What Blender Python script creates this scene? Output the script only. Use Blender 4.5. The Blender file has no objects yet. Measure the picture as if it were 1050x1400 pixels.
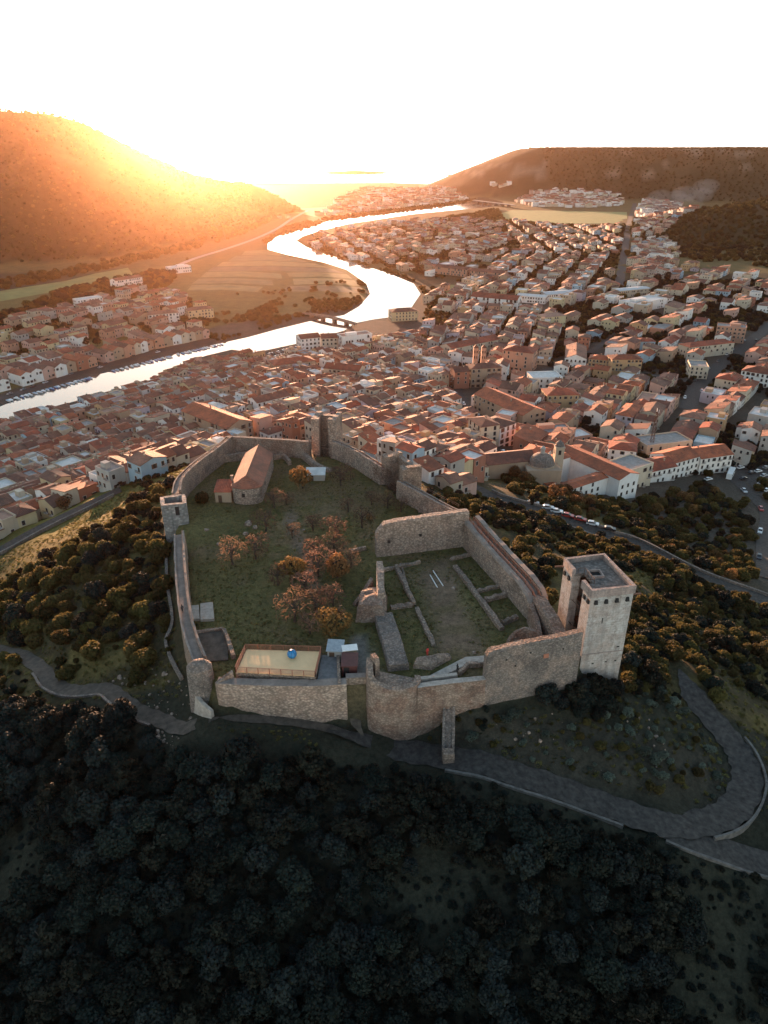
import bpy, bmesh, math, random
import numpy as np
from mathutils import Vector, Matrix, noise as mnoise
random.seed(7); np.random.seed(7)
SC = bpy.context.scene; COL = SC.collection
PI = math.pi; R = math.radians

# ------------------------------------------------------------------ camera model (used to survey points off the photograph)
F = 972.0; PT = R(27.2); CZ = 155.0
def ray(px, py):
    u = (700-py)/F
    return ((px-525)/F, math.cos(PT)+u*math.sin(PT), -math.sin(PT)+u*math.cos(PT))
def at(px, py, z):
    r = ray(px, py); t = (z-CZ)/r[2]
    return (r[0]*t, r[1]*t, z)
def pix(x, y, z):
    dz = z-CZ
    d = y*math.cos(PT)-dz*math.sin(PT); u = y*math.sin(PT)+dz*math.cos(PT)
    return (525+F*x/d, 700-F*u/d)

# ------------------------------------------------------------------ plane geometry
def seg_dist(X, Y, a, b):
    ax, ay = a[0], a[1]; bx, by = b[0]-ax, b[1]-ay
    l2 = bx*bx+by*by+1e-9
    t = np.clip(((X-ax)*bx+(Y-ay)*by)/l2, 0, 1)
    return np.hypot(X-ax-t*bx, Y-ay-t*by), t
def poly_sd(X, Y, poly):
    D = np.full(np.shape(X), 1e9); inside = np.zeros(np.shape(X), bool)
    n = len(poly)
    for i in range(n):
        a, b = poly[i], poly[(i+1) % n]
        d, _ = seg_dist(X, Y, a, b); D = np.minimum(D, d)
        c = ((a[1] > Y) != (b[1] > Y))
        with np.errstate(divide='ignore', invalid='ignore'):
            xx = (b[0]-a[0])*(Y-a[1])/((b[1]-a[1]) if b[1] != a[1] else 1e-9)+a[0]
        inside ^= c & (X < xx)
    return np.where(inside, -D, D)
def line_d(X, Y, pts, vals=None):
    D = np.full(np.shape(X), 1e9); V = np.zeros(np.shape(X))
    for i in range(len(pts)-1):
        d, t = seg_dist(X, Y, pts[i], pts[i+1])
        m = d < D; D = np.where(m, d, D)
        if vals is not None: V = np.where(m, vals[i]*(1-t)+vals[i+1]*t, V)
    return D, V
def inpoly(x, y, poly):
    c = False; n = len(poly)
    for i in range(n):
        a, b = poly[i], poly[(i+1) % n]
        if (a[1] > y) != (b[1] > y) and x < (b[0]-a[0])*(y-a[1])/(b[1]-a[1])+a[0]: c = not c
    return c
def vnoise(X, Y, s, seed=0):
    X = np.asarray(X, float)/s+seed*17.3; Y = np.asarray(Y, float)/s-seed*9.1
    xi = np.floor(X); yi = np.floor(Y); fx = X-xi; fy = Y-yi
    fx = fx*fx*(3-2*fx); fy = fy*fy*(3-2*fy)
    def h(a, b):
        v = np.sin(a*127.1+b*311.7+seed*7.7)*43758.5453
        return v-np.floor(v)
    return (h(xi, yi)*(1-fx)+h(xi+1, yi)*fx)*(1-fy)+(h(xi, yi+1)*(1-fx)+h(xi+1, yi+1)*fx)*fy
def sm(a, b, x):
    t = np.clip((x-a)/(b-a), 0, 1); return t*t*(3-2*t)

# ------------------------------------------------------------------ terrain
CASTLE = [(-29, 91.6), (-35.6, 104.7), (-40.1, 118.3), (-44.6, 134.9), (-49.3, 147), (-51.9, 159.6), (-52.4, 169.8), (-48.9, 184.2), (-46.9, 196.6),
          (-36.7, 195.3), (-20.6, 193.2), (-11, 190), (-0.2, 174), (5.7, 162), (16, 148.6), (22, 140), (26.5, 127.2), (32.5, 112), (37.5, 107), (37, 101.5),
          (32.7, 97.2), (16.8, 93.4), (5, 91.8), (-2, 91.6)]
PLAIN = 1.5
PR_D = [0, 1.5, 6, 14, 30, 60, 100, 140, 200, 280, 360, 5000]
PR_Z = [71.5, 70.6, 68, 65.5, 59.5, 47, 32, 20.5, 11.5, 6.5, PLAIN, PLAIN]
def crest(l):
    return [(((px-525)/F)*D/ (math.cos(PT)+((700-py)/F)*math.sin(PT)), D, 155+D*math.tan(math.atan((700-py)/F)-PT)) for px, py, D in l]
RIDGE = [(-2600, 1250, 320), (-1500, 1330, 262)]+crest([(0, 150, 1480), (60, 155, 1530), (95, 161, 1560), (130, 180, 1620), (200, 212, 1740), (260, 238, 1850), (300, 247, 1950), (340, 250, 2050), (375, 266, 2100), (405, 285, 2050)])
RIDGE_W = [800, 620, 425, 380, 350, 328, 280, 222, 180, 124, 75, 35]
MESA = [(x, y) for x, y, _ in crest([(712, 205, 3150), (740, 203, 3000), (860, 205, 2900), (960, 206, 2800), (1060, 207, 2700), (1200, 207, 2500)])]+[(3500, 2200), (4500, 4500), (1500, 5200), (640, 3600)]
SPUR = [(470, 1330, 3), (560, 1420, 26), (680, 1490, 50), (820, 1500, 68), (1050, 1450, 88), (1500, 1400, 110)]
SPUR_W = [130, 230, 290, 330, 380, 450]

RIV = []
ROADS = []   # (points, half width, heights) - the ground is levelled under them
def H0(X, Y):
    X = np.asarray(X, float); Y = np.asarray(Y, float)
    d = poly_sd(X, Y, CASTLE)
    z = np.interp(d, PR_D, PR_Z)
    z = np.where(d < -0.2, 75.0+0.25*(vnoise(X, Y, 9, 3)-.5)+0.7*sm(-60, 10, X)*0, z)
    amp = np.interp(d, [0, 6, 20, 90, 200, 300], [0, .5, 2.2, 3.0, 1.0, 0])
    z = z+amp*(vnoise(X, Y, 22, 1)-.5)*1.4+amp*.4*(vnoise(X, Y, 7, 2)-.5)
    # bastion foot, lower than the rest of the front
    z = z-3.2*np.exp(-(((X-3)/9)**2+((Y-87)/7)**2))*(d > -0.2)
    dd, hh = line_d(X, Y, RIDGE, [p[2] for p in RIDGE]); _, ww = line_d(X, Y, RIDGE, RIDGE_W)
    f = np.clip(1-dd/ww, 0, 1); f = f*f*(3-2*f)*0.5+f*0.5
    g = 1+0.16*(vnoise(X, Y, 150, 5)-.5)*sm(20, 160, dd)+0.09*(vnoise(X, Y, 55, 6)-.5)*sm(20, 100, dd)
    z = np.maximum(z, PLAIN+(hh-PLAIN)*f*g)
    dd = poly_sd(X, Y, MESA); f = np.clip(1-dd/430, 0, 1); f = np.where(f >= 1, 1, f*f*(3-2*f)*.4+f*.6)
    z = np.maximum(z, PLAIN+(148-PLAIN+3*(vnoise(X, Y, 240, 8)-.5))*f*(1+0.14*(vnoise(X, Y, 190, 9)-.5)*sm(0, .25, 1-f)))
    dd, hh = line_d(X, Y, SPUR, [p[2] for p in SPUR]); _, ww = line_d(X, Y, SPUR, SPUR_W)
    f = np.clip(1-dd/ww, 0, 1); f = f*f*(3-2*f)
    z = np.maximum(z, PLAIN+(hh-PLAIN)*f*(1+.2*(vnoise(X, Y, 90, 11)-.5)*sm(10, 80, dd)))
    # small hump of the right bank woods and the rise behind the right edge
    z = np.maximum(z, 24*np.clip(1-np.hypot((X-520)/190, (Y-560)/190), 0, 1)+PLAIN)
    dd = np.hypot((X+190)/330, (Y-5150)/160); z = np.maximum(z, PLAIN+16*np.clip(1-dd, 0, 1))
    return z
def H(X, Y):
    X = np.asarray(X, float); Y = np.asarray(Y, float)
    z = H0(X, Y)
    if RIV:
        m = (Y < 2700) & (X > -420) & (X < 420) & (z < 30)
        if np.any(m): z = np.where(m, PLAIN+(z-PLAIN)*sm(3, 30, poly_sd(X, Y, RIV)), z)
    for pts, hw, hs in ROADS:
        x0 = min(p[0] for p in pts)-14; x1 = max(p[0] for p in pts)+14; y0 = min(p[1] for p in pts)-14; y1 = max(p[1] for p in pts)+14
        m = (X > x0) & (X < x1) & (Y > y0) & (Y < y1)
        if not np.any(m): continue
        d, v = line_d(X, Y, pts, hs)
        k = 1-sm(hw+.4, hw+4.5, d)
        cs = poly_sd(X, Y, CASTLE); k = k*(cs > 0.3)
        z = np.where(m, z*(1-k)+(v-.12)*k, z)
    return z
def h(x, y): return float(H(np.array([x]), np.array([y]))[0])
_T = 25*np.exp(np.linspace(0, math.log(9000/25), 700))
def G(px, py, lift=0):
    """where the sight line through a photograph point meets the ground"""
    r = ray(px, py); X = r[0]*_T; Y = r[1]*_T; Z = CZ+r[2]*_T
    below = Z < H(X, Y)+lift
    i = int(np.argmax(below)) if below.any() else len(_T)-1
    if i == 0: i = 1
    a, b = _T[i-1], _T[i]
    for _ in range(14):
        m = (a+b)/2
        if CZ+r[2]*m < h(r[0]*m, r[1]*m)+lift: b = m
        else: a = m
    t = (a+b)/2
    return (r[0]*t, r[1]*t, CZ+r[2]*t)
def spline(pts, n=6):
    """Catmull-Rom through points of any dimension"""
    P_ = [np.array(p, float) for p in pts]; P_ = [2*P_[0]-P_[1]]+P_+[2*P_[-1]-P_[-2]]; out = []
    for i in range(1, len(P_)-2):
        for k in range(n):
            t = k/n; a, b, c, d = P_[i-1:i+3]
            out.append(.5*((2*b)+(-a+c)*t+(2*a-5*b+4*c-d)*t*t+(-a+3*b-3*c+d)*t**3))
    out.append(P_[-2]); return [tuple(float(v) for v in p) for p in out]
def add_road(pxs, hw, smooth=3, n=6, zs=None):
    w = [G(*p) for p in pxs]
    if zs: w = [at(p[0], p[1], z) for p, z in zip(pxs, zs)]
    pts = spline(w, n); hs = [p[2] for p in pts]
    for _ in range(smooth): hs = [hs[0]]+[(hs[i-1]+hs[i]+hs[i+1])/3 for i in range(1, len(hs)-1)]+[hs[-1]]
    pts = [(p[0], p[1]) for p in pts]
    ROADS.append((pts, hw, hs)); return pts, hw, hs

# ------------------------------------------------------------------ mesh builder
class MB:
    def __init__(s): s.v = []; s.f = []; s.m = []
    def add(s, vs, fs, m=0):
        o = len(s.v); s.v.extend(vs); s.f.extend([tuple(i+o for i in f) for f in fs]); s.m.extend([m]*len(fs))
    def box(s, c, size, rz=0, m=0, top=1.0):
        x, y, z = [k/2 for k in size]; ca, sa = math.cos(rz), math.sin(rz); vs = []
        for dz, k in ((-z, 1), (z, top)):
            for dx, dy in ((-x, -y), (x, -y), (x, y), (-x, y)):
                vs.append((c[0]+(dx*ca-dy*sa)*k, c[1]+(dx*sa+dy*ca)*k, c[2]+dz))
        s.add(vs, [(3, 2, 1, 0), (4, 5, 6, 7), (0, 1, 5, 4), (1, 2, 6, 5), (2, 3, 7, 6), (3, 0, 4, 7)], m)
    def prism(s, poly, z0, z1, m=0, mtop=None):
        n = len(poly); z0s = z0 if isinstance(z0, (list, tuple)) else [z0]*n; z1s = z1 if isinstance(z1, (list, tuple)) else [z1]*n
        a = sum(poly[i][0]*poly[(i+1) % n][1]-poly[(i+1) % n][0]*poly[i][1] for i in range(n))
        if a < 0: poly = poly[::-1]; z0s = z0s[::-1]; z1s = z1s[::-1]
        vs = [(p[0], p[1], z) for p, z in zip(poly, z0s)]+[(p[0], p[1], z) for p, z in zip(poly, z1s)]
        s.add(vs, [tuple(range(n-1, -1, -1))]+[(i, (i+1) % n, (i+1) % n+n, i+n) for i in range(n)], m)
        s.f.append(tuple(range(len(s.v)-n, len(s.v)))); s.m.append(m if mtop is None else mtop)
    def tube(s, pts, r, n=6, m=0):
        pts = [Vector(p) for p in pts]; rs = r if isinstance(r, (list, tuple)) else [r]*len(pts); vs = []
        for i, p in enumerate(pts):
            t = (pts[min(i+1, len(pts)-1)]-pts[max(i-1, 0)]).normalized()
            u = t.cross(Vector((0, 0, 1)));
            if u.length < .05: u = t.cross(Vector((1, 0, 0)))
            u.normalize(); w = t.cross(u)
            for k in range(n):
                a = 2*PI*k/n; vs.append(tuple(p+(u*math.cos(a)+w*math.sin(a))*rs[i]))
        fs = [(i*n+k, i*n+(k+1) % n, (i+1)*n+(k+1) % n, (i+1)*n+k) for i in range(len(pts)-1) for k in range(n)]
        fs += [tuple(range(n-1, -1, -1)), tuple(range((len(pts)-1)*n, len(pts)*n))]
        s.add(vs, fs, m)
    def lathe(s, c, prof, n=16, m=0, a0=0, a1=2*PI):
        vs = []; full = abs(a1-a0-2*PI) < 1e-4; k_ = n if full else n+1
        for r, z in prof:
            for k in range(k_):
                a = a0+(a1-a0)*k/n; vs.append((c[0]+r*math.cos(a), c[1]+r*math.sin(a), c[2]+z))
        fs = []
        for i in range(len(prof)-1):
            for k in range(n if full else n):
                k2 = (k+1) % k_
                fs.append((i*k_+k, i*k_+k2, (i+1)*k_+k2, (i+1)*k_+k))
        s.add(vs, fs, m)
    def build(s, name, mats, parent=None, smooth=False, origin=None, world_mats=None):
        mats = mats if isinstance(mats, (list, tuple)) else [mats]
        V = np.array(s.v, float)
        if origin is None:
            origin = ((V[:, 0].min()+V[:, 0].max())/2, (V[:, 1].min()+V[:, 1].max())/2, V[:, 2].min()) if parent is None else (0, 0, 0)
        V = V-np.array(origin)
        me = bpy.data.meshes.new(name); me.from_pydata(V.tolist(), [], s.f)
        for m in mats: me.materials.append(m)
        if len(mats) > 1: me.polygons.foreach_set('material_index', s.m)
        if smooth: me.polygons.foreach_set('use_smooth', [True]*len(me.polygons))
        me.update()
        o = bpy.data.objects.new(name, me); COL.objects.link(o); o.location = origin
        if parent is not None: o.parent = parent
        return o
def tag(o, label=None, cat=None, group=None, kind=None):
    if label: o['label'] = label
    if cat: o['category'] = cat
    if group: o['group'] = group
    if kind: o['kind'] = kind
    elif label and 'kind' not in o: o['kind'] = 'thing'
    return o
def thing(name, loc, label, cat, group=None, rz=0):
    o = bpy.data.objects.new(name, None); COL.objects.link(o); o.empty_display_size = .3
    o.location = loc; o.rotation_euler = (0, 0, rz)
    return tag(o, label, cat, group)
def clone(o, parent=None):
    c = o.copy(); COL.objects.link(c)
    if parent is not None: c.parent = parent
    for ch in list(o.children): clone(ch, c)
    return c
def rel(pts, o): return [(p[0]-o[0], p[1]-o[1], p[2]-o[2]) for p in pts]

# ------------------------------------------------------------------ materials
def nodes(name):
    m = bpy.data.materials.new(name); m.use_nodes = True; nt = m.node_tree
    return m, nt, nt.nodes['Principled BSDF'], nt.nodes.new, nt.links.new
def mixc(nt, fac, a, b, mode='MIX'):
    n = nt.nodes.new('ShaderNodeMix'); n.data_type = 'RGBA'; n.blend_type = mode
    for i, v in ((0, fac), (6, a), (7, b)):
        if isinstance(v, (int, float)): n.inputs[i].default_value = v
        elif isinstance(v, tuple): n.inputs[i].default_value = (*v[:3], 1)
        else: nt.links.new(v, n.inputs[i])
    return n.outputs[2]
def noise(nt, scale, detail=4, co=None, rough=.6, out=0):
    n = nt.nodes.new('ShaderNodeTexNoise'); n.inputs['Scale'].default_value = scale; n.inputs['Detail'].default_value = detail; n.inputs['Roughness'].default_value = rough
    if co is not None: nt.links.new(co, n.inputs['Vector'])
    return n.outputs[out]
def ramp(nt, v, stops):
    n = nt.nodes.new('ShaderNodeValToRGB'); e = n.color_ramp.elements
    while len(e) < len(stops): e.new(.5)
    for k, (p, c) in zip(e, stops): k.position = p; k.color = (*c, 1) if isinstance(c, tuple) else (c, c, c, 1)
    nt.links.new(v, n.inputs[0]); return n.outputs[0]
def coord(nt, kind='Object'):
    return nt.nodes.new('ShaderNodeTexCoord').outputs[kind] if kind != 'World' else nt.nodes.new('ShaderNodeNewGeometry').outputs['Position']
def bump(nt, b, hgt, strength=.5, dist=.1):
    n = nt.nodes.new('ShaderNodeBump'); n.inputs['Strength'].default_value = strength; n.inputs['Distance'].default_value = dist
    nt.links.new(hgt, n.inputs['Height']); nt.links.new(n.outputs[0], b.inputs['Normal'])
def plain(name, c, rough=.8, metal=0, var=.25, scale=1.5):
    m, nt, b, N, L = nodes(name); co = coord(nt)
    lo = tuple(max(0, v*(1-var)) for v in c); hi = tuple(min(1, v*(1+var*.6)) for v in c)
    L(ramp(nt, noise(nt, scale, 5, co), [(.3, lo), (.7, hi)]), b.inputs['Base Color'])
    b.inputs['Roughness'].default_value = rough; b.inputs['Metallic'].default_value = metal
    return m
def stone(name, c1, c2, c3, scale=2.2, mortar=.5, rough=.9, streak=0.0):
    """rubble masonry: irregular stones, mortar, large stains"""
    m, nt, b, N, L = nodes(name); co = coord(nt, 'World')
    mp = N('ShaderNodeMapping'); mp.inputs['Scale'].default_value = (1, 1, 1.5); L(co, mp.inputs[0])
    vo = N('ShaderNodeTexVoronoi'); vo.inputs['Scale'].default_value = scale; L(mp.outputs[0], vo.inputs['Vector'])
    sep = N('ShaderNodeSeparateColor'); L(vo.outputs['Color'], sep.inputs[0])
    col = mixc(nt, sep.outputs[0], c1, c2)
    col = mixc(nt, ramp(nt, noise(nt, .3, 8, co, .72), [(.47, 0.0), (.56, .9)]), col, tuple(v*1.12 for v in c3))
    col = mixc(nt, ramp(nt, noise(nt, .16, 7, co, .7), [(.54, 0.0), (.64, .75)]), col, tuple(v*.62 for v in c2))
    col = mixc(nt, ramp(nt, noise(nt, 1.1, 5, co), [(.35, .0), (.75, mortar)]), col, tuple(v*.45 for v in c1))
    col = mixc(nt, .55, col, ramp(nt, noise(nt, .5, 7, co, .75), [(.32, .5), (.7, 1.25)]), 'MULTIPLY')
    edge = ramp(nt, vo.outputs['Distance'], [(.25, 1.0), (.6, .25)])
    col = mixc(nt, .55, col, edge, 'MULTIPLY')
    if streak:
        mp2 = N('ShaderNodeMapping'); mp2.inputs['Scale'].default_value = (1.3, 1.3, .09); L(co, mp2.inputs[0])
        col = mixc(nt, ramp(nt, noise(nt, 1.0, 4, mp2.outputs[0]), [(.45, 0.0), (.7, streak)]), col, tuple(v*.35 for v in c2))
    L(col, b.inputs['Base Color']); b.inputs['Roughness'].default_value = rough
    hgt = N('ShaderNodeMath'); hgt.operation = 'SUBTRACT'; L(noise(nt, 5, 4, co), hgt.inputs[0]); L(vo.outputs['Distance'], hgt.inputs[1])
    bump(nt, b, hgt.outputs[0], .9, .16)
    return m
def ashlar(name, c1, c2, c3):
    m, nt, b, N, L = nodes(name); co = coord(nt, 'Object')
    br = N('ShaderNodeTexBrick'); br.inputs['Scale'].default_value = 1.0
    for k, v in (('Mortar Size', .025), ('Brick Width', 1.1), ('Row Height', .5), ('Bias', .1)): br.inputs[k].default_value = v
    br.inputs['Color1'].default_value = (*c1, 1); br.inputs['Color2'].default_value = (*c2, 1); br.inputs['Mortar'].default_value = (*[v*.6 for v in c1], 1)
    sx = N('ShaderNodeSeparateXYZ'); L(co, sx.inputs[0]); ad = N('ShaderNodeMath'); L(sx.outputs[0], ad.inputs[0]); L(sx.outputs[1], ad.inputs[1])
    cb = N('ShaderNodeCombineXYZ'); L(ad.outputs[0], cb.inputs[0]); L(sx.outputs[2], cb.inputs[1]); L(cb.outputs[0], br.inputs['Vector'])
    w = coord(nt, 'World')
    col = mixc(nt, ramp(nt, noise(nt, .35, 6, w, .7), [(.40, 0.0), (.66, .9)]), br.outputs['Color'], c3)
    mp2 = N('ShaderNodeMapping'); mp2.inputs['Scale'].default_value = (1.0, 1.0, .12); L(w, mp2.inputs[0])
    col = mixc(nt, ramp(nt, noise(nt, .9, 5, mp2.outputs[0]), [(.46, 0.0), (.72, .75)]), col, tuple(v*.4 for v in c1))
    col = mixc(nt, .5, col, ramp(nt, noise(nt, 2.4, 7, w, .75), [(.3, .42), (.7, 1.2)]), 'MULTIPLY')
    col = mixc(nt, ramp(nt, noise(nt, .8, 8, w, .8), [(.5, 0.0), (.62, .7)]), col, tuple(v*.42 for v in c3))
    L(col, b.inputs['Base Color']); b.inputs['Roughness'].default_value = .9
    bump(nt, b, noise(nt, 3, 6, w), .9, .16)
    return m
def tiles(name, c1, c2, c3, period=.45):
    m, nt, b, N, L = nodes(name); w = coord(nt, 'World'); ob = coord(nt, 'Object')
    info = N('ShaderNodeObjectInfo')
    col = mixc(nt, noise(nt, 1.6, 3, w), c1, c2)
    col = mixc(nt, ramp(nt, noise(nt, .45, 5, w, .7), [(.42, 0.0), (.7, .85)]), col, c3)
    vo = N('ShaderNodeTexVoronoi'); vo.inputs['Scale'].default_value = 2.2; L(w, vo.inputs['Vector'])
    sp = N('ShaderNodeSeparateColor'); L(vo.outputs['Color'], sp.inputs[0])
    col = mixc(nt, .35, col, ramp(nt, sp.outputs[0], [(0, .35), (1, 1.0)]), 'MULTIPLY')
    col = mixc(nt, .85, col, ramp(nt, noise(nt, .11, 3, w, .8), [(.36, (.55, .58, .62)), (.52, (1.0, .97, .95)), (.66, (1.4, 1.3, 1.25))]), 'MULTIPLY')
    hs = N('ShaderNodeHueSaturation'); L(col, hs.inputs['Color'])
    ma = N('ShaderNodeMapRange'); L(info.outputs['Random'], ma.inputs[0]); ma.inputs[3].default_value = .72; ma.inputs[4].default_value = 1.25; L(ma.outputs[0], hs.inputs['Value'])
    L(hs.outputs[0], b.inputs['Base Color']); b.inputs['Roughness'].default_value = .85
    wv = N('ShaderNodeTexWave'); wv.bands_direction = 'X'; wv.inputs['Scale'].default_value = .32/period; wv.inputs['Distortion'].default_value = .6; L(ob, wv.inputs['Vector'])
    bump(nt, b, wv.outputs['Fac'], .6, .12)
    return m
def plaster(name, c, stain=.4):
    m, nt, b, N, L = nodes(name); w = coord(nt, 'World')
    info = N('ShaderNodeObjectInfo')
    mp2 = N('ShaderNodeMapping'); mp2.inputs['Scale'].default_value = (1.0, 1.0, .3); L(w, mp2.inputs[0])
    col = mixc(nt, ramp(nt, noise(nt, .6, 6, mp2.outputs[0], .7), [(.4, 0.0), (.75, stain)]), c, tuple(v*.5 for v in c))
    col = mixc(nt, ramp(nt, noise(nt, .09, 2, w), [(.4, 0.0), (.6, .35)]), col, tuple(min(1, v*k) for v, k in zip(c, (1.05, .88, .75))))
    L(col, b.inputs['Base Color']); b.inputs['Roughness'].default_value = .92
    return m
def leafy(name, c1, c2, trans=.3):
    m, nt, b, N, L = nodes(name); info = N('ShaderNodeObjectInfo'); ob = coord(nt, 'Object')
    col = mixc(nt, noise(nt, 2.2, 3, ob), c1, c2)
    hs = N('ShaderNodeHueSaturation'); L(col, hs.inputs['Color'])
    for src, key, a, bb in ((0, 'Value', .55, 1.35), (1, 'Hue', .485, .515)):
        ma = N('ShaderNodeMapRange'); ma.inputs[3].default_value = a; ma.inputs[4].default_value = bb; L(ma.outputs[0], hs.inputs[key])
        if src == 0: L(info.outputs['Random'], ma.inputs[0])
        else:
            fr = N('ShaderNodeMath'); fr.operation = 'FRACT'; mu = N('ShaderNodeMath'); mu.operation = 'MULTIPLY'; mu.inputs[1].default_value = 7.31
            L(info.outputs['Random'], mu.inputs[0]); L(mu.outputs[0], fr.inputs[0]); L(fr.outputs[0], ma.inputs[0])
    L(hs.outputs[0], b.inputs['Base Color']); b.inputs['Roughness'].default_value = .75
    b.inputs['Specular IOR Level'].default_value = .15
    tr = N('ShaderNodeBsdfTranslucent'); L(hs.outputs[0], tr.inputs[0]); mx = N('ShaderNodeMixShader'); mx.inputs[0].default_value = trans
    L(b.outputs[0], mx.inputs[1]); L(tr.outputs[0], mx.inputs[2]); L(mx.outputs[0], nt.nodes['Material Output'].inputs[0])
    return m
M = {}
M['rubble'] = stone('rubble_stone', (.42, .32, .25), (.25, .175, .135), (.42, .29, .21), 2.4)
M['redstone'] = stone('reddish_rubble', (.39, .25, .185), (.26, .155, .11), (.36, .27, .21), 2.4)
M['greystone'] = stone('grey_rubble', (.33, .275, .235), (.19, .155, .135), (.34, .25, .20), 2.6, streak=.3)
M['palestone'] = stone('pale_rubble', (.58, .435, .34), (.29, .215, .17), (.42, .29, .22), 2.0, .4)
M['walk'] = plain('walkway_floor', (.24, .19, .16), .9, var=.35, scale=.8)
M['keep'] = ashlar('pale_ashlar', (.50, .47, .44), (.42, .39, .36), (.38, .29, .24))
M['trim'] = ashlar('parapet_stone', (.40, .30, .26), (.34, .25, .21), (.30, .26, .24))
M['keeproof'] = stone('roof_paving', (.25, .215, .19), (.17, .145, .13), (.30, .245, .21), 1.6)
M['plast_tower'] = stone('plastered_stone', (.33, .32, .31), (.27, .26, .25), (.38, .35, .32), 1.2, .3, streak=.75)
M['iron'] = plain('rusty_iron', (.11, .055, .035), .7, .3)
M['wood'] = plain('red_brown_timber', (.30, .115, .065), .75, scale=4)
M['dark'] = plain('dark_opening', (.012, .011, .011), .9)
M['glass'] = plain('window_glass', (.03, .032, .036), .15)
M['frame'] = plain('window_surround', (.48, .42, .36), .8)
M['shutter'] = plain('brown_shutter', (.09, .05, .03), .7)
M['deck'] = plain('cream_decking', (.84, .55, .29), .85, var=.1, scale=.5)
M['concrete'] = plain('pale_concrete', (.36, .31, .265), .9, var=.35)
M['metalroof'] = plain('grey_sheet_metal', (.34, .37, .39), .5, .4)
M['maroon'] = plain('dark_red_paint', (.085, .025, .022), .7)
M['blue'] = plain('blue_fabric', (.02, .19, .42), .35, var=.12)
M['white'] = plain('white_paint', (.74, .72, .69), .6, var=.12)
M['asphalt'] = plain('asphalt', (.046, .040, .035), .9, var=.8, scale=1.1)
M['dirt'] = plain('dirt_track', (.078, .062, .048), .95, var=.6, scale=.9)
M['gravel'] = plain('grey_gravel', (.15, .145, .145), .95, var=.35, scale=1.2)
M['kerb'] = plain('weathered_kerb', (.12, .11, .10), .9, var=.5, scale=1.2)
M['paint'] = plain('road_paint', (.6, .6, .57), .8, var=.3, scale=3)
M['rock'] = stone('loose_rock', (.33, .31, .29), (.22, .21, .20), (.28, .24, .21), 3)
M['trunk'] = plain('bark', (.07, .05, .038), .95, scale=6)
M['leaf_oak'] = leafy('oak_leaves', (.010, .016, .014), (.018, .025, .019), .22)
M['leaf_olive'] = leafy('olive_leaves', (.060, .056, .022), (.115, .088, .028), .48)
M['leaf_gold'] = leafy('golden_leaves', (.14, .078, .033), (.21, .112, .042), .4)
M['leaf_rust'] = leafy('rusty_twigs', (.125, .072, .052), (.19, .108, .07), .35)
M['leaf_pale'] = leafy('grey_green_leaves', (.075, .095, .075), (.11, .13, .10), .25)
M['leaf_far'] = leafy('far_leaves', (.042, .046, .020), (.075, .068, .028), .35)
WALLC = {'cream': (.55, .47, .36), 'white': (.76, .73, .69), 'pink': (.52, .33, .27), 'ochre': (.48, .31, .17), 'yellow': (.54, .44, .27), 'salmon': (.47, .26, .18),
         'grey': (.38, .36, .33), 'beige': (.45, .37, .28), 'blue': (.30, .42, .50), 'tan': (.37, .27, .19), 'brick-red': (.34, .14, .09), 'lilac': (.44, .38, .42)}
for k, c in WALLC.items(): M['w_'+k] = plaster(k.replace('-', '_')+'_plaster', c)
ROOFC = {'terracotta': ((.40, .105, .038), (.31, .082, .034), (.20, .065, .036)), 'brown': ((.22, .078, .044), (.165, .06, .036), (.12, .055, .038)),
         'red': ((.38, .082, .034), (.29, .068, .032), (.20, .06, .034)), 'weathered': ((.27, .125, .078), (.20, .085, .052), (.15, .085, .058))}
for k, c in ROOFC.items(): M['r_'+k] = tiles(k+'_roof_tiles', *c)
M['flatpale'] = plain('pale_terrace', (.58, .56, .53), .8, var=.25, scale=.5)
M['flatgrey'] = plain('grey_terrace', (.27, .25, .235), .9, var=.35, scale=.5)
M['flattile'] = plain('tiled_terrace', (.33, .19, .135), .85, var=.3, scale=.6)
# ================================================================== roads, ground, water
A_ROAD = add_road([(448, 999), (485, 1007), (528, 1022), (575, 1032), (653, 1040), (700, 1056), (770, 1079), (840, 1106), (910, 1126), (966, 1124), (1003, 1106), (1021, 1070), (1013, 1034), (991, 1004), (957, 962), (940, 935), (928, 915)], 2.9, 14)
B_ROAD = add_road([(890, 1122), (960, 1150), (1050, 1180), (1190, 1210)], 2.6, 10)
GATE_PATH = add_road([(489, 966), (486, 985), (497, 1008)], 1.1, 2, zs=[70.6, 68.8, 67.2])
L_PATH = add_road([(-60, 872), (0, 888), (28, 895), (57, 914), (71, 934), (100, 944), (143, 941), (162, 953), (188, 972), (217, 983), (247, 996), (272, 988), (300, 981)], 1.7, 8)
W_PATH = add_road([(300, 981), (370, 984), (430, 992), (500, 1008)], 1.1, 6)
R_ROAD = add_road([(640, 666), (681, 680), (763, 709), (833, 734), (866, 745), (948, 783), (1029, 814), (1130, 850)], 3.6, 14)
TOWN_LANE = add_road([(-60, 785), (0, 752), (60, 720), (130, 686), (165, 669)], 2.4, 6)
E_ROAD = add_road([(1046, 790), (1044, 740), (1047, 700), (1018, 668), (1000, 650)], 3.0, 4)
MAIN_ST = add_road([(940, 560), (957, 524), (1000, 487), (1050, 447), (1120, 392)], 5.5, 2)
AVENUE = add_road([(846, 392), (853, 350), (858, 318), (862, 298), (868, 278)], 6.0, 1)
HILL_ROAD = add_road([(225, 372), (262, 355), (310, 340), (350, 326), (380, 312), (398, 300), (420, 288)], 5.0, 1)
QUAY_L = add_road([(-20, 551), (40, 533), (122, 506), (215, 481), (290, 465)], 4.0, 0)
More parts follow.
